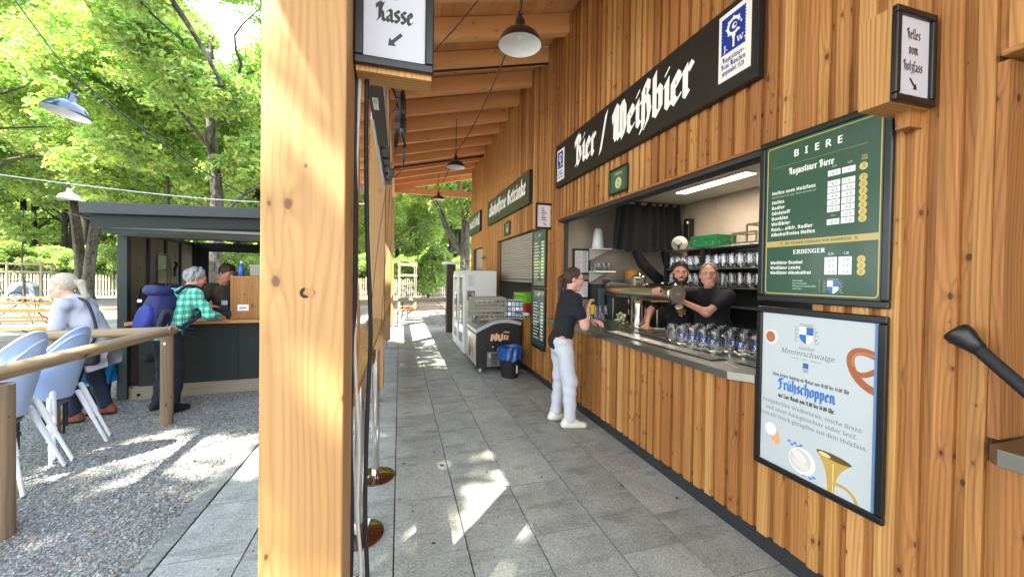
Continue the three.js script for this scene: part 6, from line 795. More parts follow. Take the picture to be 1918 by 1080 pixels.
  flag('framed flag sign Kasse with arrow pointing down left, fixed to the near post', -0.158, 0.108, 2.318, 2.71, -1.43, 0.1, 380, (x, w, h) => { x.fillStyle = '#b0b1b7'; x.fillRect(0, 0, w, h); crest(x, w / 2, h * 0.16, w * 0.055); x.fillStyle = '#6a5a62'; x.font = 'italic ' + h * 0.045 + 'px serif'; x.textAlign = 'center'; x.fillText('Menterschwaige', w / 2, h * 0.3); x.fillStyle = '#2f5d97'; x.fillRect(w * 0.47, h * 0.34, w * 0.06, h * 0.03); script(x, 'Kasse', w / 2, h * 0.6, h * 0.125, '#141418', { wide: 0.95, nib: 0.26 }); arrow(x, w * 0.5, h * 0.78, h * 0.2, Math.PI - 0.75, h * 0.036, '#141418'); }, 0.018);
  flag('small framed flag sign listing drinks with an arrow, at the right of the roller shutter', 1.84, 2.125, 2.285, 2.655, -5.2, 0.05, 300, (x, w, h) => { x.fillStyle = '#d9d0d0'; x.fillRect(0, 0, w, h); ['Bier', 'Helles', 'Edelstoff', 'Radler', 'Weißbier', 'Getränke'].forEach((t, i) => { x.fillStyle = '#2a2426'; x.fillRect(w * 0.12, h * (0.155 + i * 0.105), w * 0.06, 3); script(x, t, w * 0.28, h * (0.18 + i * 0.105), h * 0.052, '#2a2426', { wide: 0.95, align: 'left' }); }); arrow(x, w * 0.5, h * 0.85, h * 0.2, 0.5, h * 0.032, '#15130f'); });
  // papers on the bar end wall
  const pap = (label, x0, y0, w, h, rows_) => { const t = thing('framed_notice', label, 'notice', [x0 + w / 2, y0 + h / 2, -5.185]); for (const [dx, dy, ww, hh] of [[0, h / 2, w + 0.03, 0.03], [0, -h / 2, w + 0.03, 0.03], [w / 2, 0, 0.03, h - 0.03], [-w / 2, 0, 0.03, h - 0.03]]) part(t, 'frame', rbox(ww, hh, 0.02, dx, dy, 0, 0.004, 1), black); part(t, 'print', box(w, h, 0.006, 0, 0, -0.004), printM(200, Math.round(200 * h / w), (x, W, H) => { x.fillStyle = '#dcd9dc'; x.fillRect(0, 0, W, H); x.fillStyle = '#8c8a94'; for (let i = 0; i < rows_; i++) { x.fillRect(16, 20 + i * 15, 60 + (i * 29) % 24, 4); x.fillRect(110, 20 + i * 15, 50 + (i * 17) % 28, 4); } }, 0.4)); };
  pap('framed price notice on the bar end wall behind the woman', 2.44, 1.66, 0.25, 0.35, 18); pap('lower framed sheet on the bar end wall beside the woman', 2.44, 1.3, 0.25, 0.26, 10);
}
// ---------------------------------------------------------------- people
// a field is meshed with surface nets; distances join with a smooth minimum
function meshField(f, lo, hi, cell) {
  const n = [0, 1, 2].map((i) => Math.ceil((hi.getComponent(i) - lo.getComponent(i)) / cell) + 1), [nx, ny, nz] = n, val = new Float32Array(nx * ny * nz), id = (i, j, k) => (k * ny + j) * nx + i, p = V();
  for (let k = 0; k < nz; k++) for (let j = 0; j < ny; j++) for (let i = 0; i < nx; i++) val[id(i, j, k)] = f(p.set(lo.x + i * cell, lo.y + j * cell, lo.z + k * cell));
  const vid = new Int32Array(nx * ny * nz).fill(-1), pos = [], idx = [], C = []; for (let c = 0; c < 8; c++) C.push([c & 1, (c >> 1) & 1, c >> 2]);
  const E = [[0, 1], [2, 3], [4, 5], [6, 7], [0, 2], [1, 3], [4, 6], [5, 7], [0, 4], [1, 5], [2, 6], [3, 7]];
  for (let k = 0; k < nz - 1; k++) for (let j = 0; j < ny - 1; j++) for (let i = 0; i < nx - 1; i++) {
    const v = C.map((c) => val[id(i + c[0], j + c[1], k + c[2])]); let m = 0; for (let c = 0; c < 8; c++) if (v[c] < 0) m |= 1 << c; if (m === 0 || m === 255) continue;
    let sx = 0, sy = 0, sz = 0, q = 0; for (const [a, b] of E) if ((v[a] < 0) !== (v[b] < 0)) { const t = v[a] / (v[a] - v[b]); sx += C[a][0] + (C[b][0] - C[a][0]) * t; sy += C[a][1] + (C[b][1] - C[a][1]) * t; sz += C[a][2] + (C[b][2] - C[a][2]) * t; q++; }
    vid[id(i, j, k)] = pos.length / 3; pos.push(lo.x + (i + sx / q) * cell, lo.y + (j + sy / q) * cell, lo.z + (k + sz / q) * cell);
  }
  const quad = (a, b, c, d, flip) => { if (a < 0 || b < 0 || c < 0 || d < 0) return; if (flip) idx.push(a, c, b, a, d, c); else idx.push(a, b, c, a, c, d); };
  for (let k = 1; k < nz - 1; k++) for (let j = 1; j < ny - 1; j++) for (let i = 1; i < nx - 1; i++) {
    const a = val[id(i, j, k)] < 0;
    if (a !== val[id(i + 1, j, k)] < 0) quad(vid[id(i, j - 1, k - 1)], vid[id(i, j, k - 1)], vid[id(i, j, k)], vid[id(i, j - 1, k)], !a);
    if (a !== val[id(i, j + 1, k)] < 0) quad(vid[id(i - 1, j, k - 1)], vid[id(i - 1, j, k)], vid[id(i, j, k)], vid[id(i, j, k - 1)], !a);
    if (a !== val[id(i, j, k + 1)] < 0) quad(vid[id(i - 1, j - 1, k)], vid[id(i, j - 1, k)], vid[id(i, j, k)], vid[id(i - 1, j, k)], !a);
  }
  const g = new THREE.BufferGeometry(); g.setAttribute('position', new THREE.Float32BufferAttribute(pos, 3)); g.setIndex(idx); g.computeVertexNormals();
  const uv = new Float32Array(pos.length / 3 * 2); for (let i = 0; i < uv.length / 2; i++) { uv[i * 2] = pos[i * 3] - pos[i * 3 + 2] * 0.8; uv[i * 2 + 1] = pos[i * 3 + 1]; } g.setAttribute('uv', new THREE.BufferAttribute(uv, 2)); return g;
}
const smin = (a, b, k) => { const h = Math.max(k - Math.abs(a - b), 0) / k; return Math.min(a, b) - h * h * k * 0.25; };
function cap(a, b, r0, r1) { const ba = b.clone().sub(a), l2 = Math.max(ba.lengthSq(), 1e-9); return (p) => { const x = p.x - a.x, y = p.y - a.y, z = p.z - a.z, t = clamp((x * ba.x + y * ba.y + z * ba.z) / l2); const dx = x - ba.x * t, dy = y - ba.y * t, dz = z - ba.z * t; return Math.sqrt(dx * dx + dy * dy + dz * dz) - (r0 + (r1 - r0) * t); }; }
function ell(c, rx, ry, rz) { const m = Math.min(rx, ry, rz); return (p) => { const x = (p.x - c.x) / rx, y = (p.y - c.y) / ry, z = (p.z - c.z) / rz, k0 = Math.sqrt(x * x + y * y + z * z), k1 = Math.sqrt(x * x / rx / rx + y * y / ry / ry + z * z / rz / rz); return k1 < 1e-9 ? -m : k0 * (k0 - 1) / k1; }; }
const join = (fs, k) => (p) => { let d = fs[0](p); for (let i = 1; i < fs.length; i++) d = smin(d, fs[i](p), k); return d; };
const frameOf = (o, R) => { const inv = R.clone().invert(), q = V(); return (f) => (p) => f(q.copy(p).sub(o).applyQuaternion(inv)); };
// torso cross sections flattened front to back: an ellipsoid chain along the spine
function person(name, label, pos, turn, J, o) {
  const t = thing(name, label, 'person', pos, turn), skin = new THREE.MeshPhysicalMaterial({ color: o.skin, roughness: 0.55, sheen: 0.2, side: THREE.DoubleSide }), B = o.build ?? 1;
  const P = {}; for (const k in J) P[k] = V(...J[k]);
  const hip = P.hipL.clone().add(P.hipR).multiplyScalar(0.5), sh = P.shL.clone().add(P.shR).multiplyScalar(0.5), up = sh.clone().sub(hip), tq = new THREE.Quaternion().setFromUnitVectors(V(0, 1, 0), up.clone().normalize());
  const twist = Math.atan2(P.shL.z - P.shR.z, P.shL.x - P.shR.x); tq.multiply(new THREE.Quaternion().setFromAxisAngle(V(0, 1, 0), -twist * 0.7));
  const T = frameOf(hip, tq), L = up.length(), W = o.shoulder ?? 0.19, depth = o.depth ?? 0.115, waist = o.waist ?? 0.85;
  const torsoF = (e) => [T(ell(V(0, L * 0.74, 0.0), W * 0.86 * B + e, L * 0.36 + e, depth * B + e)), T(ell(V(0, L * 0.34, 0.004), W * waist * 0.86 * B + e, L * 0.36 + e, depth * 0.95 * B * (o.belly ?? 1) + e)), T(ell(V(0, 0.0, -0.012), W * 0.88 * B + e, 0.13 + e, depth * 1.08 * B + e))];
  const armF = (s, e, upTo) => { const a = [cap(P['sh' + s], P['el' + s], 0.047 * B + e, 0.038 * B + e)]; if (upTo === 'wrist') a.push(cap(P['el' + s], P['wr' + s], 0.038 * B + e, 0.025 + e)); return a; };
  const legF = (s, e, k) => [cap(P['hip' + s], P['kn' + s], 0.082 * B + e, 0.056 + e), cap(P['kn' + s], P['an' + s].clone().add(V(0, k, 0)), 0.055 + e, 0.036 + e)];
  const HQ = new THREE.Quaternion().setFromEuler(new THREE.Euler(...(o.head ?? [0, 0, 0]), 'YXZ')), H = frameOf(P.head, HQ), HW = (x, y, z) => V(x, y, z).applyQuaternion(HQ).add(P.head);
  const neckBase = sh.clone().add(V(0, 0.01, -0.01));
  const bodyField = join([...torsoF(0), ...['L', 'R'].flatMap((s) => [...armF(s, 0, 'wrist'), ...legF(s, 0, 0)]), cap(P.shL, P.shR, 0.05, 0.05), cap(neckBase, HW(0, -0.07, -0.012), 0.06 * (o.neck ?? 1), 0.05 * (o.neck ?? 1))], 0.05);
  const bounds = (pts, m) => { const b = new THREE.Box3().setFromPoints(pts); b.expandByScalar(m); return b; };
  const all = Object.values(P), bb = bounds(all, 0.2); const pieces = [meshField(bodyField, bb.min, bb.max, 0.014)];
  // head with brow, nose, cheeks, lips, chin and ears
  const hs = o.headScale ?? 1, S = (f) => H((p) => { p.multiplyScalar(1 / hs); return f(p) * hs; });
  const base = join([ell(V(0, 0.03, -0.014), 0.076, 0.094, 0.096), ell(V(0, -0.03, 0.024), 0.062, 0.08, 0.066), cap(V(-0.022, -0.094, 0.052), V(0.022, -0.094, 0.052), 0.022, 0.022), cap(V(-0.05, -0.055, 0.0), V(0.05, -0.055, 0), 0.022, 0.022), cap(V(0, -0.05, -0.02), V(0, -0.14, -0.03), 0.052, 0.052)], 0.03);
  const feats = [[cap(V(0, 0.022, 0.082), V(0, -0.016, 0.101), 0.009, 0.013), 0.014], [cap(V(-0.013, -0.022, 0.088), V(0.013, -0.022, 0.088), 0.009, 0.009), 0.01], [cap(V(-0.038, 0.034, 0.073), V(0.038, 0.034, 0.073), 0.013, 0.013), 0.02], [ell(V(-0.04, -0.018, 0.06), 0.022, 0.02, 0.016), 0.025], [ell(V(0.04, -0.018, 0.06), 0.022, 0.02, 0.016), 0.025], [cap(V(-0.02, -0.05, 0.08), V(0.02, -0.05, 0.08), 0.0065, 0.0065), 0.006], [cap(V(-0.017, -0.061, 0.079), V(0.017, -0.061, 0.079), 0.0075, 0.0075), 0.006], [ell(V(-0.079, 0.0, -0.014), 0.011, 0.031, 0.018), 0.012], [ell(V(0.079, 0.0, -0.014), 0.011, 0.031, 0.018), 0.012]];
  const headF = S((p) => { let d = base(p); for (const [f, k] of feats) d = smin(d, f(p), k); for (const s of [-1, 1]) { const e = Math.hypot(p.x - s * 0.031, p.y - 0.012, p.z - 0.092) - 0.014; d = -smin(-d, e, 0.014); } return d; });
  pieces.push(meshField(headF, P.head.clone().addScalar(-0.16), P.head.clone().addScalar(0.16), 0.0042));
  // hands: palm, four fingers of different length and a thumb
  for (const s of ['L', 'R']) {
    const w = P['wr' + s], dir = w.clone().sub(P['el' + s]).normalize(), h = o['hand' + s] ?? {}, d = h.dir ? V(...h.dir).normalize() : dir, pn = V(...(h.palm ?? [0, -1, 0])); pn.addScaledVector(d, -pn.dot(d)).normalize(); const side = V().crossVectors(pn, d).normalize().multiplyScalar(s === 'L' ? 1 : -1), curl = h.curl ?? 0.5;
    const fs = [cap(w, w.clone().addScaledVector(d, 0.03), 0.024, 0.026)], at_ = (a, b, c) => w.clone().addScaledVector(d, a).addScaledVector(side, b).addScaledVector(pn, c);
    fs.push(cap(at_(0.02, -0.022, 0), at_(0.082, -0.03, 0), 0.016, 0.013), cap(at_(0.02, 0, 0), at_(0.088, 0, 0), 0.018, 0.014), cap(at_(0.02, 0.02, 0), at_(0.084, 0.026, 0), 0.016, 0.013));
    const F = [[-0.031, 0.028, 0.02, 0.016, 0.0085], [-0.011, 0.036, 0.025, 0.019, 0.0092], [0.011, 0.039, 0.027, 0.02, 0.0094], [0.031, 0.035, 0.024, 0.019, 0.009]], fing = [];
    for (const [b, l1, l2, l3, r] of F) { let q = at_(0.086 - Math.abs(b) * 0.2, b, 0), a = curl * 0.6; for (const [l, da] of [[l1, curl * 0.7], [l2, curl * 0.9], [l3, curl * 0.6]]) { const v = d.clone().multiplyScalar(Math.cos(a)).addScaledVector(pn, Math.sin(a)).addScaledVector(side, b * 1.6), e = q.clone().addScaledVector(v, l); fing.push(cap(q, e, r, r * 0.9)); q = e; a += da; } }
    let q = at_(0.03, 0.026, 0.006); for (const [x, y, z, r] of [[0.022, 0.03, 0.012, 0.0125], [0.026, 0.012, 0.012, 0.0105], [0.02, 0.002, 0.01, 0.009]]) { const e = q.clone().addScaledVector(d, x).addScaledVector(side, y * (1 - curl * 0.4)).addScaledVector(pn, z * (0.4 + curl)); fing.push(cap(q, e, r, r * 0.92)); q = e; }
    const palm = join(fs, 0.02), fg = join(fing, 0.005), f = (p) => smin(palm(p), fg(p), 0.009), c = w.clone().addScaledVector(d, 0.08); pieces.push(meshField(f, c.clone().addScalar(-0.13), c.clone().addScalar(0.13), 0.0042));
  }
  if (o.feet === 'bare') { /* shoes cover the feet */ }
  part(t, 'body', merge(pieces), skin);
  // eyes, brows, mouth
  const em = mat(0xb9aea4, 0.35), iris = mat(0x2e2a26, 0.2); const place = (g) => { g.scale(hs, hs, hs); g.applyQuaternion(HQ); return g.translate(P.head.x, P.head.y, P.head.z); };
  for (const s of [-1, 1]) { const e = part(t, 'eye', place(new THREE.SphereGeometry(0.0115, 12, 10).scale(1.1, 0.5, 1).translate(s * 0.031, 0.01, 0.0755)), em); part(e, 'iris', place(new THREE.SphereGeometry(0.0062, 10, 8).scale(1, 0.85, 1).translate(s * 0.031, 0.0095, 0.0825)), iris); }
  const hairM = mat(o.hair, 0.7), brow = []; for (const s of [-1, 1]) brow.push(tube([[s * 0.015, 0.036, 0.091], [s * 0.033, 0.042, 0.086], [s * 0.05, 0.036, 0.072]], 0.0042, 6, 10)); part(t, 'eyebrows', place(merge(brow)), mat(o.browCol ?? o.hair, 0.8));
  part(t, 'lips', place(merge([tube([[-0.024, -0.053 + (o.smile ? 0.007 : 0), 0.074], [-0.012, -0.055, 0.0855], [0, -0.0555, 0.0875], [0.012, -0.055, 0.0855], [0.024, -0.053 + (o.smile ? 0.007 : 0), 0.074]], 0.0042, 6, 16)])), mat(0x94524a, 0.5)); if (o.smile) part(t, 'teeth', place(tube([[-0.017, -0.0515, 0.0835], [0, -0.054, 0.0905], [0.017, -0.0515, 0.0835]], 0.0032, 6, 12)), mat(0xe8e2d6, 0.3));
  // hair
  const hf = o.hairField, strand = (p, a) => (n3(p.x * a + 40, p.y * a * 0.5 + 40, p.z * a + 40) - 0.5);
  if (hf) part(t, 'hair', meshField(S((p) => hf(p, strand)), P.head.clone().addScalar(-0.3), P.head.clone().addScalar(0.22), 0.0055), hairM);
  if (o.beard) part(t, 'moustache', place(tube([[-0.027, -0.052, 0.074], [-0.012, -0.043, 0.09], [0, -0.041, 0.0935], [0.012, -0.043, 0.09], [0.027, -0.052, 0.074]], 0.0048, 7, 18)), hairM), part(t, 'beard', meshField(S((p) => { const sh_ = base(p) - 0.006 - 0.006 * strand(p, 110); const lowFace = p.y + 0.072 - Math.max(0, Math.abs(p.x) - 0.026) * 1.9, mouth = -1; let d = Math.max(sh_, lowFace, -p.z - 0.005, -p.y - 0.125); d = Math.max(d, Math.min(mouth, 0.05 - p.z)); return d; }), P.head.clone().addScalar(-0.16), P.head.clone().addScalar(0.14), 0.0045), hairM);
  // clothes: a shirt and trousers a little larger than the body, with folds
  const folds = (p, A, fr) => 0.35 * A * (n3(p.x * 34 + 7, p.y * 16 + 3, p.z * 34 + 9) - 0.5) + A * (n3(p.x * fr + 7, p.y * fr * 0.55 + 3, p.z * fr + 9) - 0.5) + A * 0.6 * Math.sin(p.y * 34 + n3(p.x * 6 + 5, p.y * 4 + 5, p.z * 6 + 5) * 9);
  const slv = o.sleeve ?? 0.6, cuff = (s) => slv >= 1 ? [cap(P['sh' + s], P['el' + s], 0.062 * B, 0.053), cap(P['el' + s], P['el' + s].clone().lerp(P['wr' + s], Math.min(1, slv - 1)), 0.052, 0.042)] : [cap(P['sh' + s], P['sh' + s].clone().lerp(P['el' + s], slv), 0.062 * B, 0.058 * B)];
  const hem = o.hem ?? -0.06, shirtF = join([...torsoF(0.016 + (o.loose ?? 0)), ...cuff('L'), ...cuff('R'), cap(P.shL, P.shR, 0.062, 0.062), cap(sh, neckBase.clone().lerp(P.head, 0.16), 0.075, 0.068)], 0.05), th = T((p) => p.y);
  const tail = o.hemFlare ? T(ell(V(0, hem * 0.45, -0.01), W * 1.0 * B, Math.abs(hem) * 1.0, depth * 1.45 * B)) : null;
  const neckCut = S((p) => -(p.y + 0.115 + 0.35 * p.z));
  const sb = bounds([hip.clone().add(V(0, hem, 0)), P.shL, P.shR, P.elL, P.elR, P.hipL, P.hipR, ...(slv > 1 ? [P.wrL, P.wrR] : [])], 0.2);
  const shirt = part(t, o.shirtName ?? 'shirt', meshField((p) => { let d = shirtF(p); if (tail) d = smin(d, tail(p), 0.08); d += folds(p, o.foldA ?? 0.007, 9); d = Math.max(d, hem - th(p.clone())); d = Math.max(d, -neckCut(p.clone())); return d; }, sb.min, sb.max, 0.0115), o.shirtM);
  const legs = join([...['L', 'R'].flatMap((s) => [cap(P['hip' + s], P['kn' + s], 0.096 * B, 0.07 * (o.legW ?? 1)), cap(P['kn' + s], P['an' + s].clone().add(V(0, o.cuffUp ?? 0.03, 0)), 0.068 * (o.legW ?? 1), 0.056 * (o.legW ?? 1))]), ...torsoF(0.009).slice(2)], 0.045);
  const lb = bounds([P.hipL, P.hipR, P.knL, P.knR, P.anL, P.anR], 0.2), top = o.waistAt ?? 0.09;
  part(t, 'trousers', meshField((p) => { let d = legs(p) + folds(p, 0.008, 8); d = Math.max(d, th(p.clone()) - top); d = Math.max(d, -(p.y - 0.055)); return d; }, lb.min, lb.max, 0.0115), o.trousersM);
  for (const s of ['L', 'R']) { const a = P['an' + s], toe = V(...(o['toe' + s] ?? [0, 0, 1])).normalize(), hl = a.clone().addScaledVector(toe, -0.055).setY(a.y - 0.045), ft = a.clone().addScaledVector(toe, 0.15).setY(a.y - 0.058), f = join([cap(hl, ft, 0.043, 0.036), cap(a.clone().addScaledVector(toe, -0.02), a.clone().addScaledVector(toe, 0.06).setY(a.y - 0.03), 0.046, 0.038)], 0.04), fb = bounds([hl, ft, a], 0.1); const sole = a.y - 0.09; const shoe = part(t, 'shoe', meshField((p) => Math.max(f(p), sole - p.y), fb.min, fb.max, 0.007), o.shoeM); part(shoe, 'sole', meshField((p) => Math.max(f(p) - 0.005, sole - 0.002 - p.y, p.y - sole - 0.026), fb.min, fb.max, 0.007), o.soleM ?? white); }
  return { t, P, HQ, HW, place, T, hip, sh, tq, L };
}
const scalp = (e) => ell(V(0, 0.034, -0.016), 0.079 + e, 0.096 + e, 0.1 + e);
const shortHair = (vol, line) => (p, st) => { const d = scalp(0.004 + vol)(p) - vol * 1.2 * st(p, 60) - 0.004 * st(p, 160); const front = p.z - 0.066 + (p.y - line) * -0.55 - Math.abs(p.x) * 0.1, low = -0.045 - p.y + Math.max(0, p.z + 0.02) * 1.1; return Math.max(d, front > 0 && p.y < line + 0.01 ? front : p.y < line ? Math.min(front, 0.0) : d, low); };
const denim = mat(0x1d2230, 0.9), blackTee = mat(0x121216, 0.92);
{ // the woman at the counter
  const M = person('person', 'woman in dark navy T-shirt and white trousers leaning on the steel counter', [1.76, 0, -3.9], 1.5, {
    hipL: [0.09, 0.9, -0.06], hipR: [-0.09, 0.9, -0.06], knL: [0.1, 0.5, -0.02], knR: [-0.12, 0.5, 0.0], anL: [0.1, 0.09, -0.07], anR: [-0.15, 0.09, -0.0],
    shL: [0.17, 1.37, 0.03], shR: [-0.17, 1.37, 0.03], elL: [0.2, 1.1, 0.14], wrL: [-0.03, 1.12, 0.28], elR: [-0.2, 1.09, 0.13], wrR: [-0.08, 1.27, 0.21], head: [0, 1.575, 0.085] },
  { skin: 0xc89584, hair: 0x3a241a, browCol: 0x4a3020, shoulder: 0.168, depth: 0.1, waist: 0.86, neck: 0.85, sleeve: 0.62, head: [0.06, -0.25, 0], hem: -0.09, waistAt: 0.05, shirtM: mat(0x14151d, 0.9), trousersM: mat(0xbcc0ca, 0.85), shoeM: mat(0xd8d4c6, 0.6), soleM: mat(0x9a917c, 0.6), legW: 1.12, handL: { palm: [0, -1, 0], curl: 0.6 }, handR: { palm: [0.3, 0, 1], curl: 0.8 }, toeL: [0.08, 0, 1], toeR: [-0.12, 0, 1],
    hairField: (p, st) => { let d = scalp(0.009)(p) - 0.006 * st(p, 90); const front = p.z - 0.055 + Math.max(0, 0.062 - p.y) * 0.85; d = Math.max(d, front, -0.05 - p.y + Math.max(0, p.z) * 0.9); const tailA = cap(V(0, 0.03, -0.11), V(0, 0.0, -0.145), 0.02, 0.03)(p), tailB = cap(V(0, 0.0, -0.145), V(0, -0.22, -0.15), 0.036, 0.014)(p); return smin(d, Math.min(tailA, smin(tailA, tailB, 0.02)) - 0.008 * st(p, 80), 0.012); } });
  part(M.t, 'glasses', M.place(merge([...[-1, 1].map((s) => new THREE.TorusGeometry(0.021, 0.0018, 6, 22).scale(1.15, 0.85, 1).translate(s * 0.032, 0.008, 0.1)), bar(V(-0.01, 0.01, 0.103), V(0.01, 0.01, 0.103), 0.0016), bar(V(-0.055, 0.012, 0.098), V(-0.082, 0.012, -0.01), 0.0016), bar(V(0.055, 0.012, 0.098), V(0.082, 0.012, -0.01), 0.0016)])), mat(0x5a2426, 0.3));
  part(M.t, 'hair_tie', M.place(new THREE.TorusGeometry(0.02, 0.007, 8, 18).translate(0, 0.03, -0.112)), mat(0x23304a, 0.6));
  const y = thing('yellow_cup', 'yellow cup held by the woman at the counter', 'cup', [2.05, 1.2, -3.87]); part(y, 'cup', lathe([[0, 0], [0.026, 0], [0.032, 0.1], [0.029, 0.1], [0.023, 0.008]], 18), mat(0xd6b21e, 0.5)); part(y, 'cup_rim', new THREE.TorusGeometry(0.031, 0.0025, 6, 20).rotateX(Math.PI / 2).translate(0, 0.1, 0), mat(0xd6b21e, 0.5));
}
{ // bearded bartender, leaning one hand on the counter
  const M = person('person', 'bearded bartender in black T-shirt with curly dark hair, smiling behind the tap', [3.12, 0.03, -3.74], -0.72, {
    hipL: [0.1, 0.93, -0.05], hipR: [-0.1, 0.93, -0.05], knL: [0.13, 0.5, 0.0], knR: [-0.12, 0.5, 0.02], anL: [0.13, 0.09, -0.04], anR: [-0.12, 0.09, -0.03],
    shL: [0.19, 1.41, 0.08], shR: [-0.2, 1.38, 0.08], elL: [0.25, 1.15, 0.1], wrL: [0.16, 1.02, 0.26], elR: [-0.33, 1.18, 0.16], wrR: [-0.34, 1.045, 0.33], head: [-0.01, 1.63, 0.15] },
  { skin: 0xba8670, hair: 0x21160f, shoulder: 0.2, depth: 0.12, sleeve: 0.55, head: [0.06, 0.12, 0.08], shirtM: blackTee, trousersM: mat(0xc9cdd2, 0.9), shoeM: black, smile: true, beard: true, waistAt: 0.08, hem: -0.03, handR: { palm: [0, -1, 0.2], dir: [-0.1, -0.1, 1], curl: 0.35 }, handL: { palm: [0, -1, 0], curl: 0.5 },
    hairField: (p, st) => { const d = ell(V(0, 0.062, -0.012), 0.086, 0.088, 0.098)(p) - 0.036 * st(p, 44); const front = p.z - 0.075 + Math.max(0, 0.075 - p.y) * 1.0, low = -0.02 - p.y + Math.max(0, p.z + 0.03) * 1.2; return Math.max(d, front, low); } });
  part(M.t, 'shirt_print', new THREE.CircleGeometry(0.035, 24).translate(0.02, 1.22, 0.23), mat(0x8b8f7c, 0.8));
}
{ // older bartender reaching for the tap
  const M = person('person', 'bartender with short grey hair in black T-shirt stretching his arm to the tap', [3.2, 0.03, -3.36], -1.35, {
    hipL: [0.1, 0.92, -0.05], hipR: [-0.1, 0.92, -0.05], knL: [0.11, 0.5, -0.02], knR: [-0.11, 0.5, -0.02], anL: [0.12, 0.09, -0.05], anR: [-0.12, 0.09, -0.05],
    shL: [0.2, 1.4, 0.04], shR: [-0.19, 1.42, 0.09], elL: [0.13, 1.24, 0.28], wrL: [0.0, 1.34, 0.46], elR: [-0.22, 1.42, 0.36], wrR: [-0.17, 1.455, 0.6], head: [0.02, 1.615, 0.1] },
  { skin: 0xbf8b74, hair: 0x6d6055, browCol: 0x5a4a3c, shoulder: 0.205, depth: 0.135, belly: 1.12, waist: 0.98, sleeve: 0.55, head: [0.05, 0.62, 0.1], shirtM: blackTee, trousersM: denim, shoeM: black, smile: true, hem: -0.08, handR: { palm: [0, -0.6, -0.4], curl: 1.3 }, handL: { palm: [0, 0.4, 0.6], curl: 0.9 },
    hairField: (p, st) => { const d = scalp(0.004)(p) - 0.004 * st(p, 120); const front = p.z - 0.03 + Math.max(0, 0.1 - p.y) * 0.45 - Math.abs(p.x) * 0.4, low = -0.03 - p.y + Math.max(0, p.z + 0.02) * 1.2; return Math.max(d, front, low); } });
  const g = thing('beer_glass', 'half filled beer glass held under the tap spout', 'glass', [2.77, 1.24, -3.3]); g.rotation.z = 0.45; part(g, 'glass_body', lathe([[0, 0.004], [0.036, 0], [0.04, 0.02], [0.046, 0.17], [0.043, 0.17], [0.036, 0.02], [0, 0.016]], 24), glassM); part(g, 'beer', cyl(0.034, 0.037, 0.06, 0, 0.018, 0, 20), phys(0xd9a02a, 0.1, { transmission: 0.6, thickness: 0.03 })); part(g, 'foam', cyl(0.038, 0.039, 0.02, 0, 0.078, 0, 20), mat(0xefe8d6, 0.9));
}
const plaidT = dataTex(256, 256, (u, v) => { const l = (x, w, n) => { let f = (x * n) % 1; f = Math.min(f, 1 - f); return f < w ? 1 : 0; }; let c = [84, 196, 164]; const a = l(u, 0.07, 2), b = l(v, 0.07, 2), d = l(u + 0.12, 0.03, 2), e = l(v + 0.12, 0.03, 2); c = c.map((x, i) => x + ([226, 244, 236][i] - x) * (0.35 * l(u + 0.25, 0.12, 2) + 0.35 * l(v + 0.25, 0.12, 2))); c = c.map((x, i) => x + ([24, 70, 92][i] - x) * (0.55 * a + 0.55 * b) * (a && b ? 0.8 : 1)); c = c.map((x, i) => x + ([22, 60, 84][i] - x) * 0.45 * Math.max(d, e)); return c; });
plaidT.repeat.set(6.5, 6.5);
const plaid = new THREE.MeshStandardMaterial({ map: plaidT, roughness: 0.9, side: THREE.DoubleSide });
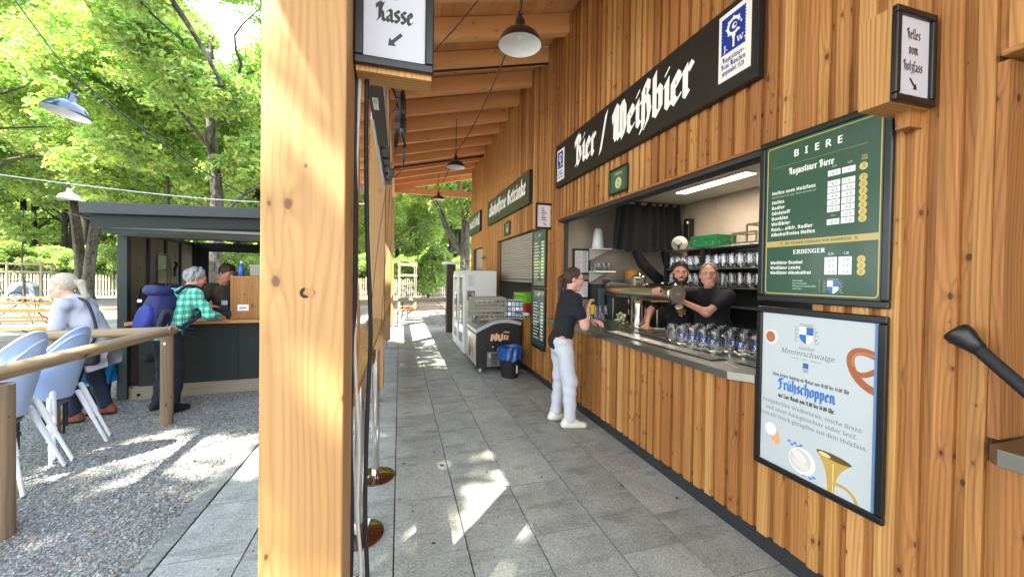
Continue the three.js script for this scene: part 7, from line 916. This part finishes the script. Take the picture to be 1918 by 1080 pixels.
{ // man with backpack at the kiosk
  const M = person('person', 'white haired man in green plaid shirt with blue backpack writing at the kiosk counter', [-2.56, -0.03, -5.53], 2.55, {
    hipL: [0.1, 0.9, -0.1], hipR: [-0.1, 0.9, -0.1], knL: [0.12, 0.5, -0.02], knR: [-0.12, 0.5, -0.06], anL: [0.14, 0.09, -0.08], anR: [-0.16, 0.09, -0.12],
    shL: [0.19, 1.36, 0.1], shR: [-0.19, 1.36, 0.1], elL: [0.26, 1.13, 0.22], wrL: [0.1, 1.07, 0.44], elR: [-0.27, 1.12, 0.2], wrR: [-0.12, 1.06, 0.43], head: [-0.02, 1.545, 0.22] },
  { skin: 0xc68d72, hair: 0x84868a, shoulder: 0.195, depth: 0.125, belly: 1.1, waist: 0.95, sleeve: 1.85, head: [0.32, -0.35, 0], shirtM: plaid, trousersM: denim, shoeM: mat(0x14161a, 0.8), soleM: rubber, legW: 1.2, hem: -0.1, loose: 0.008, foldA: 0.009, handR: { palm: [0, -1, 0], curl: 0.9 }, handL: { palm: [0, -1, 0], curl: 0.4 },
    hairField: (p, st) => { const d = scalp(0.016)(p) - 0.042 * st(p, 38) - 0.01 * st(p, 120); const front = p.z - 0.05 + Math.max(0, 0.07 - p.y) * 0.7, low = -0.065 - p.y + Math.max(0, p.z) * 0.9; return Math.max(d, front, low); } });
  // the backpack he wears
  const b = thing('backpack', 'large blue and grey hiking backpack on the man at the kiosk', 'backpack', [-2.56, -0.03, -5.53], 2.55), navy = mat(0x161f52, 0.8), grey = mat(0x2b2d33, 0.8), dkn = mat(0x141a38, 0.8);
  const shell = (c, rx, ry, rz, A) => { const f = ell(V(0, 0, 0), rx, ry, rz), g = meshField((p) => { const q = Math.max(Math.abs(p.x) / rx, Math.abs(p.y) / ry, Math.abs(p.z) / rz) - 0.86; return smin(f(p), 0.5, 0.01) * 0.6 + q * 0.06 + A * (n3(p.x * 13 + 3, p.y * 9 + 3, p.z * 13 + 3) - 0.5); }, V(-rx, -ry, -rz).multiplyScalar(1.25), V(rx, ry, rz).multiplyScalar(1.25), 0.012); g.rotateX(0.3); return g.translate(c[0], c[1], c[2]); };
  part(b, 'pack_body', shell([0, 1.18, -0.17], 0.17, 0.27, 0.13, 0.02), navy); part(b, 'front_pocket', shell([0, 1.1, -0.3], 0.13, 0.17, 0.06, 0.012), mat(0x1c2c78, 0.75)); part(b, 'side_panel', shell([0.16, 1.08, -0.2], 0.03, 0.14, 0.07, 0.008), grey); part(b, 'side_panel', shell([-0.16, 1.08, -0.2], 0.03, 0.14, 0.07, 0.008), grey); part(b, 'top_flap', shell([0, 1.4, -0.17], 0.16, 0.07, 0.12, 0.01), navy);
  part(b, 'logo_patch', box(0.07, 0.03, 0.004, 0.02, 1.3, -0.335, 0.2), mat(0xc9d3e6, 0.5));
  for (const s of [-1, 1]) part(b, 'shoulder_strap', tube([[s * 0.12, 1.38, -0.06], [s * 0.125, 1.46, 0.05], [s * 0.135, 1.42, 0.19], [s * 0.15, 1.26, 0.24], [s * 0.185, 1.08, 0.12], [s * 0.18, 1.0, -0.04]], 0.02, 8, 30), dkn);
  part(b, 'hip_belt', tube([[0.19, 1.0, -0.1], [0.215, 0.96, 0.02], [0.12, 0.93, 0.14], [-0.12, 0.93, 0.14], [-0.215, 0.96, 0.02], [-0.19, 1.0, -0.1]], 0.016, 8, 30), dkn); part(b, 'haul_loop', tube([[-0.03, 1.44, -0.08], [-0.02, 1.5, -0.07], [0.02, 1.5, -0.07], [0.03, 1.44, -0.08]], 0.007), dkn);
  const [px, pz] = [-2.36, -5.97]; const pn = thing('pen', 'pen in the hand of the man at the kiosk', 'pen', [px, 1.0, pz]); part(pn, 'pen_body', bar(V(0, 0, 0), V(-0.03, 0.13, 0.03), 0.004), black); part(pn, 'pen_tip', bar(V(0.003, -0.012, -0.003), V(0, 0, 0), 0.001, 0.004), steel);
}
{ // cashier
  person('person', 'cashier with brown hair in dark shirt bending over the till inside the kiosk', [-2.5, 0.0, -6.72], 0.35, {
    hipL: [0.09, 0.9, -0.1], hipR: [-0.09, 0.9, -0.1], knL: [0.1, 0.5, -0.04], knR: [-0.1, 0.5, -0.04], anL: [0.1, 0.09, -0.08], anR: [-0.1, 0.09, -0.08],
    shL: [0.17, 1.37, 0.06], shR: [-0.17, 1.37, 0.06], elL: [0.24, 1.14, 0.16], wrL: [0.26, 1.14, 0.4], elR: [-0.24, 1.14, 0.16], wrR: [-0.06, 1.1, 0.38], head: [0.03, 1.585, 0.17] },
  { skin: 0xba8064, hair: 0x3a281c, shoulder: 0.175, depth: 0.11, sleeve: 0.75, head: [0.4, 0.75, 0], shirtM: mat(0x3a332c, 0.9), trousersM: denim, shoeM: black, handL: { palm: [0, -1, 0], curl: 0.5 }, handR: { palm: [0, -1, 0], curl: 0.4 },
    hairField: (p, st) => { const d = scalp(0.014)(p) - 0.014 * st(p, 55); const front = p.z - 0.07 + Math.max(0, 0.06 - p.y) * 1.0, low = -0.055 - p.y + Math.max(0, p.z) * 1.0; return Math.max(d, front, low); } });
}
{ // lady in white walking left
  const M = person('person', 'lady with white ponytail in loose white blouse walking left before the kiosk', [-3.28, -0.03, -5.36], -1.5, {
    hipL: [0.1, 0.88, -0.04], hipR: [-0.1, 0.88, -0.04], knL: [0.11, 0.48, 0.08], knR: [-0.11, 0.48, 0.0], anL: [0.11, 0.09, 0.06], anR: [-0.12, 0.09, -0.1],
    shL: [0.19, 1.26, 0.1], shR: [-0.19, 1.26, 0.1], elL: [0.25, 1.0, 0.12], wrL: [0.22, 0.82, 0.27], elR: [-0.25, 1.0, 0.1], wrR: [-0.22, 0.84, 0.27], head: [0, 1.455, 0.2] },
  { skin: 0xd8a38c, hair: 0xa89e8c, browCol: 0x8a7a6a, shoulder: 0.185, depth: 0.125, belly: 1.15, waist: 1.05, build: 0.95, sleeve: 1.8, head: [0.14, 0, 0], shirtName: 'blouse', shirtM: mat(0xa9aab6, 0.9), trousersM: mat(0x2b3248, 0.9), shoeM: mat(0x8a4d34, 0.7), soleM: rubber, hem: -0.34, hemFlare: true, loose: 0.016, foldA: 0.016, legW: 1.1, handR: { palm: [0.5, 0, 0.5], curl: 0.7 }, handL: { palm: [-0.5, 0, 0.5], curl: 0.7 },
    hairField: (p, st) => { let d = scalp(0.014)(p) - 0.008 * st(p, 70); const front = p.z - 0.06 + Math.max(0, 0.06 - p.y) * 0.8; d = Math.max(d, front, -0.055 - p.y + Math.max(0, p.z) * 0.9); const a = cap(V(0, 0.02, -0.115), V(0, 0.015, -0.15), 0.02, 0.034)(p), b = cap(V(0, 0.015, -0.15), V(0, -0.14, -0.17), 0.036, 0.03)(p); return smin(d, smin(a, b, 0.02) - 0.01 * st(p, 60), 0.012); } });
  part(M.t, 'hair_tie', M.place(new THREE.TorusGeometry(0.024, 0.009, 8, 18).translate(0, 0.02, -0.118)), mat(0x3a1720, 0.6));
  const h = thing('shoulder_bag', 'dark shoulder bag on a long strap worn by the lady in white', 'bag', [-3.28, -0.03, -5.36], -1.5); part(h, 'bag_strap', tube([[0.05, 1.33, 0.06], [0.1, 1.3, -0.04], [0.14, 1.14, -0.12], [0.19, 0.95, -0.17], [0.21, 0.84, -0.14]], 0.013, 8, 24), mat(0x1b1e2c, 0.7)); part(h, 'bag_body', rbox(0.1, 0.22, 0.24, 0.24, 0.74, -0.1, 0.04, 4), mat(0x231c26, 0.7));
}
// ---------------------------------------------------------------- air and render

renderer.render(scene, camera);
